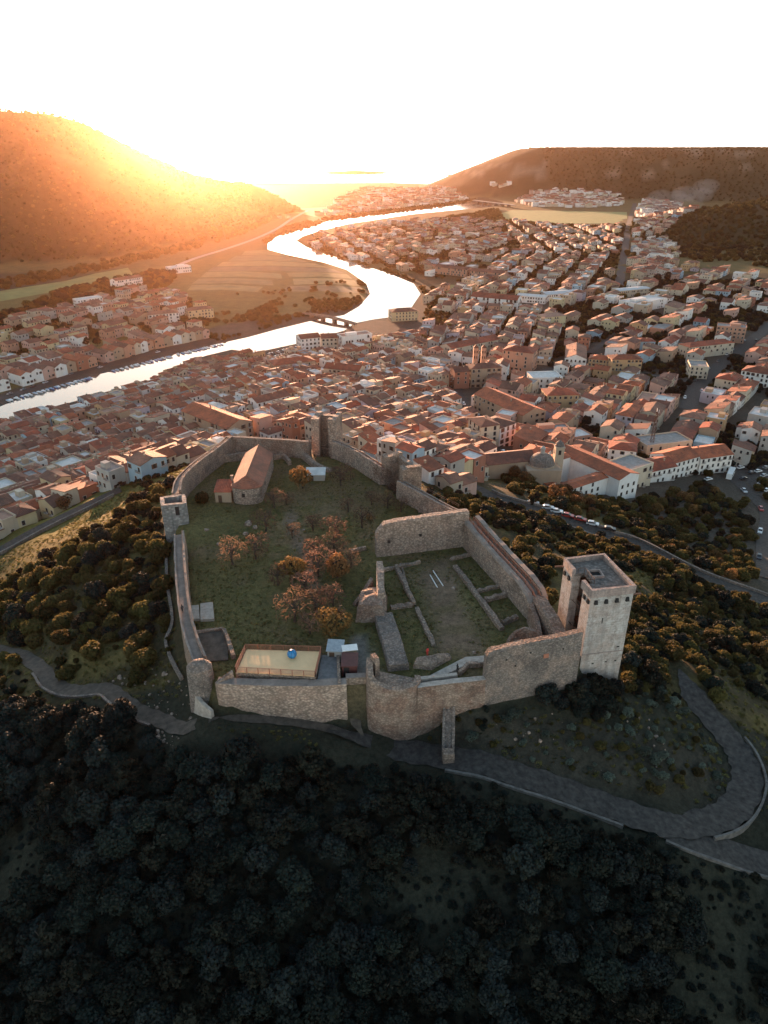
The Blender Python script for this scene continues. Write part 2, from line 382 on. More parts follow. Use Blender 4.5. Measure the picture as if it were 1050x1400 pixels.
OLD_ST = add_road([(700, 640), (668, 600), (646, 563), (626, 535), (640, 520), (690, 526), (730, 513), (790, 490), (850, 455)], 3.2, 0)
CROSS_ST = add_road([(957, 524), (880, 512), (800, 505)], 3.0, 0)

RIVER_PX_NEAR = [(-60, 600), (0, 580), (61, 560), (116, 545), (158, 535), (195, 523), (232, 511), (262, 493), (283, 486), (317, 478), (345, 482), (364, 479), (411, 469), (440, 461), (471, 452), (485, 442), (510, 437), (540, 433), (563, 420), (575, 402), (566, 388), (532, 374), (494, 362), (477, 357), (443, 347), (419, 338), (405, 329), (414, 323), (433, 317), (477, 306), (511, 301), (563, 293), (614, 288), (660, 284), (684, 281), (688, 276), (669, 272), (663, 263), (650, 256), (634, 247)]
RIVER_PX_FAR = [(-60, 575), (0, 556), (61, 533), (122, 515), (152, 508), (195, 497), (238, 485), (299, 470), (340, 461), (380, 450), (425, 439), (470, 431), (491, 419), (506, 402), (501, 388), (474, 369), (443, 359), (391, 348), (366, 341), (366, 333), (381, 322), (426, 310), (453, 301), (494, 296), (546, 290), (597, 283), (640, 277), (654, 271), (645, 263), (614, 254), (597, 249)]
def flat(l): return [at(p[0], p[1], PLAIN)[:2] for p in l]
RIV.extend(flat(RIVER_PX_NEAR)+flat(RIVER_PX_FAR)[::-1])

def axis(segs):
    out = [segs[0][0]]
    for a, b, st in segs:
        n = max(1, int(round((b-a)/st))); out += [a+(b-a)*(k+1)/n for k in range(n)]
    return out
XS = axis([(-7000, -3000, 500), (-3000, -1000, 50), (-1000, -300, 20), (-300, -110, 5), (-110, 110, 1.5), (110, 300, 5), (300, 1300, 20), (1300, 3500, 60), (3500, 7000, 500)])
YS = axis([(-150, 20, 10), (20, 215, 1.5), (215, 420, 4), (420, 1000, 12), (1000, 2300, 22), (2300, 4800, 50), (4800, 5600, 50), (5600, 6400, 400)])
GX, GY = np.meshgrid(np.array(XS), np.array(YS))
GZ = H(GX, GY)
COAST = 3700
GZ = np.where((GY > COAST+150*np.sin(GX/600)) & (GZ < 4) & (np.hypot((GX+190)/330, (GY-5150)/160) > 1), -4, GZ)
nx, ny = len(XS), len(YS)
verts = np.stack([GX, GY, GZ], -1).reshape(-1, 3)
ii, jj = np.meshgrid(np.arange(nx-1), np.arange(ny-1)); q = (jj*nx+ii).ravel()
faces = np.stack([q, q+1, q+nx+1, q+nx], -1)
me = bpy.data.meshes.new('ground'); me.from_pydata(verts.tolist(), [], faces.tolist()); me.polygons.foreach_set('use_smooth', [True]*len(me.polygons))
# what the ground is made of, region by region (soil, grass, scrub, town paving)
X, Y, Z = GX.ravel(), GY.ravel(), GZ.ravel()
col = np.zeros((len(X), 3)); col[:] = (.060, .052, .030)
def paint(mask, c):
    k = np.clip(mask, 0, 1)[:, None]; col[:] = col*(1-k)+np.array(c)*k
dc = poly_sd(X, Y, CASTLE)
paint(sm(90, 130, dc)*(1-sm(700, 1000, Y)), (.085, .075, .064))                                   # town paving and yards
paint(((Y > 1000) & (Z < 3)).astype(float), (.13, .105, .045))
paint((Z > 4)*(Y > 800)*1.0, (.038, .037, .018))
paint((Z > 6)*(Y > 800)*sm(.50, .66, vnoise(X, Y, 60, 21)*.55+vnoise(X, Y, 25, 22)*.45)*.7, (.075, .062, .036))
paint((Z > 60)*(Y > 1800)*(X > 300)*sm(.62, .72, vnoise(X*.5, Z*6, 60, 23)*.6+vnoise(X, Y, 60, 24)*.4), (.17, .14, .105))
LEFTB = [G(*p)[:2] for p in [(-200, 600), (120, 500), (300, 445), (400, 430), (500, 410), (500, 370), (380, 345), (330, 345), (0, 400), (-200, 420)]]
paint((poly_sd(X, Y, LEFTB) < 0)*1.0, (.15, .125, .05))
grassL = np.exp(-(((X+88)/34)**2+((Y-222)/42)**2))                                                # open grass below the left wall
paint(np.clip(grassL*2.2, 0, 1)*(dc > 6), (.125, .115, .032))
paint(sm(.50, .68, vnoise(X, Y, 11, 31)*.6+vnoise(X, Y, 4, 32)*.4)*(dc > 5)*(dc < 100)*(Y > 100)*.8, (.145, .115, .045))
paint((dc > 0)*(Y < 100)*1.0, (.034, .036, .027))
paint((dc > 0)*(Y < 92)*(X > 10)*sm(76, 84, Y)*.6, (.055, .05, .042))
inn = dc < 0
paint(inn*1.0, (.108, .100, .044))
paint(inn*sm(.48, .70, vnoise(X, Y, 9, 41)*.55+vnoise(X, Y, 2.8, 42)*.45)*.85, (.15, .115, .07))
PATHY = [at(*p, 75)[:2] for p in [(397, 700), (402, 725), (412, 748), (425, 775), (430, 800)]]
dl, _ = line_d(X, Y, PATHY); paint(inn*(1-sm(.6, 2.2, dl+1.5*(vnoise(X, Y, 2, 44)-.5)))*.9, (.17, .135, .11))
PALACE = [at(*p, 75)[:2] for p in [(577, 775), (612, 762), (622, 800), (640, 850), (664, 895), (600, 893), (585, 830)]]
dp = poly_sd(X, Y, PALACE); paint(inn*(1-sm(-2, 2.5, dp+3*(vnoise(X, Y, 2.5, 45)-.5)))*np.clip(.25+1.3*vnoise(X, Y, 3.2, 47), 0, .95), (.185, .135, .10))
YARD = [at(*p, 75)[:2] for p in [(480, 870), (498, 870), (520, 925), (470, 930), (470, 915)]]
paint(inn*(1-sm(-1, 1, poly_sd(X, Y, YARD)))*.9, (.17, .165, .165))
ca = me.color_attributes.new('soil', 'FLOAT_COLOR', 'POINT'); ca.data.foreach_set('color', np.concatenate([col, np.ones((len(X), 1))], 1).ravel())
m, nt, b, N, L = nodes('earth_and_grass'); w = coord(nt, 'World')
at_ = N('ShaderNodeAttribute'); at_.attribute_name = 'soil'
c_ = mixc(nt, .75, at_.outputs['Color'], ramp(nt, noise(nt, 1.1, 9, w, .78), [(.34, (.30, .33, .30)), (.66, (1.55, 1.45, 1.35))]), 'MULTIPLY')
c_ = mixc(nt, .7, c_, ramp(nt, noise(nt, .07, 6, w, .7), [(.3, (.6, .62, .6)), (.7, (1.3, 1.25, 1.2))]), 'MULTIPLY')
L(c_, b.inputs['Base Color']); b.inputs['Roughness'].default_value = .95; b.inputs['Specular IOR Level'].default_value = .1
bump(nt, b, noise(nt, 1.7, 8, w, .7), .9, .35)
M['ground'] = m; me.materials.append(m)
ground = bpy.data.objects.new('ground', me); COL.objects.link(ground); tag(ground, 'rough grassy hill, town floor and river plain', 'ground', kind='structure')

def sheet(name, poly, z, mat, label, kind='structure', res=None):
    bm = bmesh.new(); vs = [bm.verts.new((p[0], p[1], z if not callable(z) else z(p[0], p[1]))) for p in poly]
    f = bm.faces.new(vs); f.normal_update()
    if f.normal.z < 0: f.normal_flip()
    bmesh.ops.triangulate(bm, faces=bm.faces[:])
    me = bpy.data.meshes.new(name); bm.to_mesh(me); bm.free(); me.materials.append(mat)
    o = bpy.data.objects.new(name, me); COL.objects.link(o); return tag(o, label, name.split('.')[0].replace('_', ' '), kind=kind)
def ribbon(name, road, hw, mat, label, lift=.06, kind='structure', ta=0, tb=0):
    pts, _, hs = road; mb = MB(); n = len(pts); prev = None
    # resample about every 1.5 m near, longer far away
    P_ = []
    for i in range(n-1):
        L_ = math.dist(pts[i], pts[i+1]); k_ = max(1, int(L_/(1.5 if pts[i][1] < 230 else 8)))
        for k in range(k_):
            t = k/k_; P_.append((pts[i][0]*(1-t)+pts[i+1][0]*t, pts[i][1]*(1-t)+pts[i+1][1]*t, hs[i]*(1-t)+hs[i+1]*t))
    P_.append((*pts[-1], hs[-1]))
    for i, p in enumerate(P_):
        a, c = P_[max(0, i-1)], P_[min(len(P_)-1, i+1)]; t = Vector((c[0]-a[0], c[1]-a[1], 0)).normalized(); nrm = (-t.y, t.x)
        row = []
        t_ = i/(len(P_)-1); k_ = min(1, .08+.92*t_/ta if ta else 1, .08+.92*(1-t_)/tb if tb else 1); k_ *= 1+.10*math.sin(i*1.9)*(1 if ta or tb else 0)
        for u in (-hw*k_, 0, hw*k_):
            x, y = p[0]+nrm[0]*u, p[1]+nrm[1]*u
            row.append((x, y, p[2]+lift))
        o = len(mb.v); mb.v.extend(row)
        if prev is not None:
            for k in range(2): mb.f.append((prev+k+1, prev+k, o+k, o+k+1)); mb.m.append(0)
        prev = o
    o = mb.build(name, mat, smooth=True); return tag(o, label, name.replace('_', ' '), kind=kind)
# road surface with worn patches
ribbon('hairpin_road', A_ROAD, 2.5, M['asphalt'], 'grey road curving below the castle front wall', .08, ta=.16, tb=.1)
ribbon('side_road', B_ROAD, 2.4, M['asphalt'], 'road leaving the hairpin bend', .12)
ribbon('gate_path', GATE_PATH, 1.0, M['dirt'], 'dirt path up to the castle gate', .10, ta=.3, tb=.5)
ribbon('footpath', L_PATH, 1.6, M['dirt'], 'stony footpath below the left wall', .07, tb=.12)
ribbon('wall_path', W_PATH, .9, M['dirt'], 'narrow path along the foot of the front wall', .06, ta=.1, tb=.2)
ribbon('hillside_road', R_ROAD, 3.4, M['asphalt'], 'road with parked cars right of the castle', .08)
ribbon('town_lane', TOWN_LANE, 2.2, M['asphalt'], 'lane along the edge of the old town', .08)
ribbon('valley_road', E_ROAD, 2.8, M['asphalt'], 'road beside the car park', .10)
ribbon('main_street', MAIN_ST, 5.3, M['asphalt'], 'wide straight street', .10)
ribbon('avenue', AVENUE, 5.8, M['asphalt'], 'tree lined avenue', .10)
ribbon('valley_highway', HILL_ROAD, 4.5, M['concrete'], 'pale road at the foot of the ridge', .12)
ribbon('quay', QUAY_L, 3.8, M['asphalt'], 'quay road along the left bank', .12)
ribbon('old_street', OLD_ST, 3.0, M['asphalt'], 'street through the old town', .10)
ribbon('cross_street', CROSS_ST, 2.8, M['asphalt'], 'side street', .14)
def edge_wall(road, i0, i1, u, name, label, hgt=.34, wd=.2, mat='kerb'):
    pts, _, hs = road; P_ = []
    for i in range(int(i0*(len(pts)-1)), int(i1*(len(pts)-1))+1):
        a, c = pts[max(0, i-1)], pts[min(len(pts)-1, i+1)]; t = Vector((c[0]-a[0], c[1]-a[1])).normalized(); P_.append((pts[i][0]-t.y*u, pts[i][1]+t.x*u, hs[i]+hgt))
    KERBS.append((P_, wd, mat, name, label))
KERBS = []
edge_wall(A_ROAD, .22, .45, -2.95, 'kerb_wall', 'low pale kerb wall on the lower side of the road below the front wall')
edge_wall(A_ROAD, .56, .80, -2.95, 'kerb_wall', 'curved kerb wall round the outside of the hairpin bend')
edge_wall(B_ROAD, .12, 1.0, -2.7, 'kerb_wall', 'low kerb wall beside the road leaving at the lower right')
edge_wall(R_ROAD, .02, .75, -3.8, 'roadside_wall', 'low stone wall on the castle side of the hillside road', .7, .3, 'greystone')
edge_wall(R_ROAD, .10, .95, 3.9, 'roadside_wall', 'low stone wall behind the cars on the hillside road', .8, .3, 'greystone')
edge_wall(L_PATH, .25, .75, -1.9, 'path_wall', 'thin stone edging along the lower side of the left footpath', .3, .22, 'greystone')
edge_wall(TOWN_LANE, .05, .95, -2.6, 'lane_wall', 'wall between the grassy slope and the lane at left', 1.0, .3, 'greystone')
# water
m, nt, b, N, L = nodes('river_water'); w = coord(nt, 'World')
b.inputs['Base Color'].default_value = (.05, .055, .05, 1); b.inputs['Roughness'].default_value = .06; b.inputs['IOR'].default_value = 1.75
b.inputs['Specular IOR Level'].default_value = .6
bump(nt, b, noise(nt, .35, 3, w), .10, .12); M['water'] = m
sheet('river', RIV, PLAIN+.10, m, 'river winding from the town to the sea')
sheet('sea', [(-7000, COAST-20), (-800, COAST-20), (40, COAST+40), (260, COAST-120), (520, COAST-500), (700, COAST-520), (1500, COAST+800), (7000, COAST+800), (7000, 6400), (-7000, 6400)], PLAIN+.2, m, 'bright sea at the river mouth')
# fields
def field(pxs, c, label, v=.2):
    nm = 'field'; k = 'f_%d' % len(bpy.data.materials); mt = plain(k, tuple(q*1.4 for q in c), .95, var=v, scale=.06)
    return sheet(nm, [at(p[0], p[1], PLAIN+.07)[:2] for p in pxs], PLAIN+.07+.004*random.random(), mt, label)
for k_, (y0_, y1_, xa, xb, xc, xd) in enumerate([(343, 349, 335, 392, 395, 330), (350, 357, 322, 400, 424, 312), (358, 364, 305, 430, 450, 296), (365, 371, 292, 452, 470, 284), (372, 379, 282, 384, 386, 274), (373, 379, 392, 474, 482, 396), (381, 388, 272, 372, 374, 262), (381, 389, 400, 484, 492, 402), (391, 399, 395, 494, 498, 380), (390, 397, 262, 360, 352, 256)]):
    field([(xa, y0_), ((xa+xb)/2, y0_-1), (xb, y0_+2), (xd if False else xc, y1_+2), ((xc+xd)/2, y1_-1), (xd, y1_)], [(.16, .125, .042), (.125, .105, .04), (.18, .14, .05), (.11, .085, .038), (.145, .125, .045)][k_ % 5], ['dry strip field', 'green strip field', 'pale stubble field', 'ploughed strip field'][k_ % 4]+' on the flat land inside the river bend', .35)
for pxs, c, l in [
                  ([(-60, 405), (0, 398), (90, 384), (130, 374), (175, 366), (182, 375), (120, 390), (50, 403), (0, 412), (-60, 418)], (.13, .14, .04), 'green pasture below the ridge'),
                  ([(672, 296), (700, 287), (857, 290), (858, 305), (770, 306), (690, 301)], (.16, .17, .05), 'large green meadow beyond the town'),
                  ([(600, 389), (690, 391), (690, 404), (618, 408)], (.12, .13, .04), 'lawn beside the school'),
                  ([(385, 287), (480, 281), (560, 279), (590, 282), (520, 290), (440, 298)], (.22, .17, .06), 'pale fields across the river')]:
    field(pxs, c, l)

# ================================================================== castle
def lin(path, st):
    out = []
    for i in range(len(path)-1):
        a, c = path[i], path[i+1]; n = max(1, int(math.dist(a[:2], c[:2])/st))
        out += [tuple(a[j]*(1-k/n)+c[j]*k/n for j in range(3)) for k in range(n)]
    return out+[tuple(path[-1])]
def strip(mb, path, prof, base, st=1.0, jit=0.0, side=0.0, closed=False, m=0, mtop=None, seed=1):
    """extrude a cross section along a path; prof = [(across, below/above the path's height, or None for the base)]"""
    P_ = lin(path, st); n = len(P_); k = len(prof); o = len(mb.v)
    for i, p in enumerate(P_):
        a, c = P_[max(0, i-1)], P_[min(n-1, i+1)]
        if closed: a, c = P_[i-1 if i else n-2], P_[i+1 if i < n-1 else 1]
        t = Vector((c[0]-a[0], c[1]-a[1], 0)).normalized()
        j = (mnoise.noise((p[0]*.45+seed*9, p[1]*.45, 3.3))*.7+mnoise.noise((p[0]*1.3, p[1]*1.3+seed, .3))*.45)*jit
        for u, v in prof:
            ss = side*mnoise.noise((p[0]*.5+u*3, p[1]*.5, (v or -3)*1.1+seed))
            uu = u+(ss if u > 0 else -ss)
            mb.v.append((p[0]-t.y*uu, p[1]+t.x*uu, base if v is None else p[2]+v+(j if v >= -.6 else 0)))
    for i in range(n-1):
        for q in range(k):
            r_ = (q+1) % k; mb.f.append((o+i*k+q, o+(i+1)*k+q, o+(i+1)*k+r_, o+i*k+r_))
            up = prof[q][1] is not None and prof[r_][1] is not None and abs(prof[q][0]-prof[r_][0]) > .25
            mb.m.append(mtop if (mtop is not None and up) else m)
    if not closed:
        mb.f.append(tuple(o+q for q in range(k))); mb.m.append(m)
        mb.f.append(tuple(o+(n-1)*k+q for q in range(k-1, -1, -1))); mb.m.append(m)
def solid(w): return [(-w, None), (-w, -.5), (-w*.8, 0), (w*.8, 0), (w, -.5), (w, None)]
def wallthing(name, label, path, prof, base, mats, st=1.0, jit=.2, side=.1, closed=False, seed=1, cat='wall', group=None, mtop=None):
    mb = MB(); strip(mb, path, prof, base, st, jit, side, closed, 0, mtop, seed)
    o = mb.build(name, mats); bpy.context.view_layer.update()
    bmx = bmesh.new(); bmx.from_mesh(o.data); bmesh.ops.recalc_face_normals(bmx, faces=bmx.faces); bmx.to_mesh(o.data); bmx.free()
    return tag(o, label, cat, group)
for P_, wd, mt_, nm_, lb_ in KERBS: wallthing(nm_, lb_, P_, [(-wd, None), (-wd, 0), (wd, 0), (wd, None)], min(p[2] for p in P_)-2, [M[mt_]], 1.5, .05, .04)
def railing(parent, path, hgt=1.0, step=1.6, mat='iron', r=.045, rails=2, label=None):
    mb = MB(); P_ = lin(path, step); of = parent.location if parent else (0, 0, 0)
    P_ = rel(P_, of)
    for p in P_: mb.tube([p, (p[0], p[1], p[2]+hgt)], r, 5)
    for k in range(rails):
        z = hgt*(1-k/rails); mb.tube([(p[0], p[1], p[2]+z) for p in P_], r*.9, 5)
    return mb.build('railing', M[mat], parent)
WALK_L = [(-2.0, None), (-1.5, -3), (-1.35, .9), (-.85, .9), (-.85, 0), (.55, 0), (.55, .35), (.9, .35), (1.0, None)]     # outer parapet, walkway, kerb
# -- left curtain, front corner up to the square tower
lw = [at(*p, z) for p, z in [((272, 905), 77.6), ((262, 880), 78.0), ((254, 853), 78.2), ((249, 822), 78.4), ((246.5, 797), 78.5), ((244.5, 765), 78.6), ((243.5, 731), 78.8)]]
def mirror(pf): return [(-u, v) for u, v in pf][::-1]
w = wallthing('curtain_wall', 'long straight walkway wall on the left, in front of the square tower', lw, mirror(mirror(WALK_L)), 64, [M['rubble'], M['walk']], jit=.12, mtop=1, group='castle curtain walls')
railing(w, [(p[0]+1.0, p[1], p[2]+.3) for p in lw], .95, 2.0)
# -- square tower on the left wall
def up(p, z): return (p[0], p[1], z)
c4 = [at(*p, 80.6) for p in [(220.3, 691.4), (254.6, 688), (252.9, 675.4), (218.6, 679.4)]]
tw = MB(); ctr = (sum(p[0] for p in c4)/4, sum(p[1] for p in c4)/4)
inset = [(p[0]+(ctr[0]-p[0])*.14, p[1]+(ctr[1]-p[1])*.14, 80.6) for p in c4]
strip(tw, inset+[inset[0]], [(-.5, None), (-.5, 0), (.5, 0), (.5, None)], 66, 1.2, .12, .05, True, 0, None, 5)
tw.prism([p[:2] for p in inset], 70, 79.0, 1)
twr = tw.build('wall_tower', [M['plast_tower'], M['walk']]); tag(twr, 'square plastered tower with streaked grey face standing in the left curtain wall', 'tower')
dm = MB(); a, c = c4[0], c4[1]
dx, dy = c[0]-a[0], c[1]-a[1]; q = lambda t: (a[0]+dx*t, a[1]+dy*t)
e = Vector((dy, -dx)).normalized(); e = e if e.y < 0 else -e
dc_ = q(.62); dm.box((dc_[0]+e.x*.05-twr.location.x, dc_[1]+e.y*.05-twr.location.y, 79.0-.1-twr.location.z), (1.1, .2, 2.2), math.atan2(dy, dx))
dm.build('doorway', M['dark'], twr)
# -- curved wall from the tower to the back corner
cw = spline([at(*p, z) for p, z in [((240, 675), 79.6), ((243, 660), 79.6), ((252, 648), 79.6), ((270, 632), 79.6), ((288, 619), 79.6), ((305, 606), 79.6), ((312, 599), 79.6)]], 4)
w = wallthing('curtain_wall', 'curved walkway wall between the square left tower and the back corner of the courtyard', cw, WALK_L, 62, [M['rubble'], M['walk']], jit=.12, mtop=1, group='castle curtain walls', seed=2)
railing(w, [(p[0]+1.0, p[1]-.3, p[2]+.35) for p in cw[1:-1]], .9, 2.2)
# -- back wall, corner to the two-pillared back tower
bw = [at(*p, 79.4) for p in [(310, 599), (330, 599.5), (354, 601), (392, 603), (424, 606)]]
w = wallthing('curtain_wall', 'sunlit back wall of the courtyard between its far corner and the tall back tower', bw, WALK_L, 60, [M['redstone'], M['walk']], jit=.1, mtop=1, group='castle curtain walls', seed=3)
railing(w, [(p[0], p[1]-1.0, p[2]+.3) for p in bw], .95, 1.8)
lowb = [at(*p, 76.2) for p in [(340, 617), (318, 617)]]
wallthing('ruined_wall', 'low wall stub between the chapel roof and the far back corner', [at(*p, 77.2) for p in [(306, 622), (336, 618)]], solid(.5), 73, [M['rubble']], jit=.3, seed=8)
wallthing('ruined_wall', 'low broken wall just right of the chapel at the back of the courtyard', spline([at(*p, 76.4) for p in [(372, 622), (388, 621), (396, 630)]], 4), solid(.5), 73, [M['rubble']], jit=.35, seed=9)
wallthing('ramp_wall', 'low curved ramp wall leading from the back wall towards the shed roof', spline([at(*p, z) for p, z in [((395, 608), 77.5), ((412, 616), 77.0), ((430, 632), 76.2), ((452, 642), 75.7)]], 4), solid(.8), 73, [M['rubble']], jit=.12, seed=10)
# -- back tower: three sides round a tall open slot
def slot_tower(label, FL, FR, depth, ztop, base, thick, mat, jit, seed, z_mid=None, slotw=None):
    a, c = Vector(FL[:2]), Vector(FR[:2]); d = (c-a).normalized(); nrm = Vector((-d.y, d.x)); W = (c-a).length
    pw = slotw if slotw else W*.3
    path = [a+d*pw, a+d*(thick/2)+nrm*0, a+d*(thick/2)+nrm*depth, c-d*(thick/2)+nrm*depth, c-d*(thick/2), c-d*pw]
    mb = MB()
    for (i, j, zt) in ((0, 1, ztop), (1, 2, ztop), (2, 3, ztop-.6), (3, 4, ztop+.3), (4, 5, ztop+.3)):
        p0, p1 = path[i], path[j]; t = (p1-p0).normalized()
        if i in (1, 2, 3):
            e0 = e1 = 0
            if i == 2: p0 = p0+t*thick/2; p1 = p1-t*thick/2
            if i == 1: p0 = p0+t*thick/2; p1 = p1+t*thick/2
            if i == 3: p0 = p0-t*thick/2; p1 = p1-t*thick/2
        else:
            if i == 0: p1 = p1+t*thick/2
            if i == 4: p0 = p0-t*thick/2
        strip(mb, [(p0.x, p0.y, zt), (p1.x, p1.y, zt)], [(-thick/2, None), (-thick/2, 0), (thick/2, 0), (thick/2, None)], base, .8, jit, .08, False, 0, None, seed+i)
    o = mb.build('wall_tower', mat); bmx = bmesh.new(); bmx.from_mesh(o.data); bmesh.ops.recalc_face_normals(bmx, faces=bmx.faces); bmx.to_mesh(o.data); bmx.free()
    tag(o, label, 'tower')
    b_ = MB(); m0 = a+d*(pw)+nrm*thick*.6; m1 = c-d*(pw)+nrm*thick*.6
    zz = base+(ztop-base)*.62; b_.tube(rel([(m0.x, m0.y, zz), (m1.x, m1.y, zz)], o.location), .12, 6); b_.build('tie_beam', M['iron'], o)
    return o
bt = slot_tower('tall twin-pillared ruined tower in the middle of the back wall with a dark open slot', at(428, 618, 75), at(461, 621, 75), 5.2, 85.6, 62, 1.5, M['palestone'], .35, 20, slotw=2.3)
# -- right-hand back wall from that tower to the ruined one
rw = [at(*p, 79.3) for p in [(459, 605), (491, 619), (526, 641)]]
w = wallthing('curtain_wall', 'back right walkway wall between the twin-pillared tower and the broken round-topped tower', rw, WALK_L, 60, [M['palestone'], M['walk']], jit=.12, mtop=1, group='castle curtain walls', seed=4)
railing(w, [(p[0]-.9, p[1]-.6, p[2]+.3) for p in rw], 1.0, 1.8); railing(w, [(p[0]+.6, p[1]+.5, p[2]+.9) for p in rw], .8, 1.8)
slot_tower('broken round-topped tower with a ruined arch in the back right wall', at(525, 657, 75), at(554, 678, 75), 4.2, 82.4, 62, 1.4, M['rubble'], 1.0, 30, slotw=1.9)
rw2 = [at(*p, 79.0) for p in [(548, 660), (575, 674), (600, 688), (624, 700)]]
w = wallthing('curtain_wall', 'walkway wall with dark rails from the broken tower to the corner of the roofless palace', rw2, WALK_L, 58, [M['palestone'], M['walk']], jit=.12, mtop=1, group='castle curtain walls', seed=6)
railing(w, [(p[0]-.9, p[1]-.6, p[2]+.3) for p in rw2], 1.0, 1.8); railing(w, [(p[0]+.6, p[1]+.5, p[2]+.9) for p in rw2], .8, 1.8)
# -- roofless palace
pb0, pb1 = at(514, 759, 75), at(637, 744, 75)
def onl(a, c, t, z): return (a[0]+(c[0]-a[0])*t, a[1]+(c[1]-a[1])*t, z)
o = wallthing('palace_wall', 'high broken rear wall of the roofless palace with two square holes', [onl(pb0, pb1, t, z) for t, z in ((0, 80.6), (.03, 81.6), (.09, 82.9), (.2, 83.2), (.5, 83.5), (.8, 83.7), (.95, 83.8), (1.0, 83.6))], solid(.9), 70, [M['palestone']], .7, .22, .15, seed=41)
for t, z in ((.13, 78.6), (.47, 79.3)):
    p = onl(pb0, pb1, t, z); mb = MB(); e = Vector((pb1[1]-pb0[1], pb0[0]-pb1[0])).normalized()
    mb.box((p[0]+e.x*.98-o.location.x, p[1]+e.y*.98-o.location.y, z-o.location.z), (.55, .22, .6), math.atan2(pb1[1]-pb0[1], pb1[0]-pb0[0])); mb.build('wall_hole', M['dark'], o)
pr0, pr1 = at(636, 745, 75), at(727, 846, 75)
pr = [onl(pr0, pr1, t, z) for t, z in ((0, 81.6), (.15, 81.2), (.5, 80.8), (.85, 80.6), (.95, 80.0), (1.0, 79.0))]
# travelling towards the camera the outside lies on the left (+u)
PALW = [(-.9, None), (-.9, -.5), (-.6, 0), (.2, 0), (.2, -.7), (2.0, -.7), (2.0, .5), (3.0, .5), (3.3, -2), (3.6, None)]
o = wallthing('palace_wall', 'long pale right wall of the roofless palace carrying a red-railed walkway', pr, PALW, 60, [M['palestone'], M['walk']], 1.0, .22, .12, seed=42, mtop=1)
dv = Vector((pr1[1]-pr0[1], pr0[0]-pr1[0])).normalized(); dv = dv if dv.x > 0 else -dv
for k in (.55, 1.7): railing(o, [(p[0]+dv.x*k, p[1]+dv.y*k, p[2]-.75) for p in pr], 1.05, 1.7, 'wood', .10)
o = wallthing('palace_wall', 'narrow jagged stub of the left palace wall', [at(*p, z) for p, z in [((519, 766), 80.8), ((520, 772), 81.3), ((520, 790), 80.6), ((521, 812), 79.6), ((523, 826), 77.6)]], solid(.75), 70, [M['palestone']], .6, .55, .2, seed=43)
# mound of collapsed masonry and the lean-to walls beside it
def hulk(name, label, base_poly, z0, ztop, mat, seed, shrink=.72, cat='ruin'):
    bm = bmesh.new(); n = len(base_poly); cx = sum(p[0] for p in base_poly)/n; cy = sum(p[1] for p in base_poly)/n; rings = []
    base_poly = [(*p[:2],) for p in base_poly]
    dense = []
    for i in range(n):
        a, c = base_poly[i], base_poly[(i+1) % n]
        k_ = max(2, int(math.dist(a, c)/.8)); dense += [(a[0]+(c[0]-a[0])*k/k_, a[1]+(c[1]-a[1])*k/k_) for k in range(k_)]
    for f, s in ((0, 1.0), (.3, .97), (.6, .92), (.85, .84), (.96, shrink), (1.03, shrink*.55), (1.04, .15)):
        ring = []
        for x, y in dense:
            jx = 1+.12*mnoise.noise((x*.6, y*.6, f*3+seed)); xx = cx+(x-cx)*s*jx; yy = cy+(y-cy)*s*jx
            ring.append(bm.verts.new((xx, yy, z0+(ztop-z0)*f+.35*mnoise.noise((xx*.8, yy*.8, seed+.5))*(f > .5))))
        rings.append(ring)
    for r0, r1 in zip(rings, rings[1:]):
        for i in range(len(r0)): bm.faces.new((r0[i], r0[(i+1) % len(r0)], r1[(i+1) % len(r0)], r1[i]))
    bm.faces.new(rings[-1]); bmesh.ops.recalc_face_normals(bm, faces=bm.faces)
    mb = MB(); bm.verts.index_update(); mb.v = [tuple(v.co) for v in bm.verts]; mb.f = [tuple(v.index for v in f.verts) for f in bm.faces]; mb.m = [0]*len(mb.f); bm.free()
    return tag(mb.build(name, mat), label, cat)
hulk('collapsed_tower', 'rounded lump of collapsed reddish masonry at the left corner of the palace', [at(*p, 75) for p in [(486, 852), (527, 852), (530, 826), (512, 818), (490, 826)]], 74, 78.6, M['redstone'], 3, .8)
o = wallthing('buttress_wall', 'sloping brown buttress wall descending left from the palace corner', [at(*p, z) for p, z in [((508, 790), 79.0), ((496, 810), 77.0), ((484, 826), 75.4)]], solid(.45), 72, [M['redstone']], .7, .1, .08, seed=45)
wallthing('low_wall', 'thin low wall branching left from the rear of the palace', [at(*p, 75.8) for p in [(500, 747), (478, 752)]], solid(.35), 73, [M['rubble']], .7, .1, seed=46)
wallthing('broad_wall', 'broad flat-topped cobbled wall along the left side of the palace floor', [at(*p, 76.5) for p in [(524, 838), (534, 868), (545, 908)]], [(-1.9, None), (-1.8, -.3), (-1.6, 0), (1.6, 0), (1.8, -.3), (1.9, None)], 73, [M['greystone']], .8, .1, .1, seed=47)
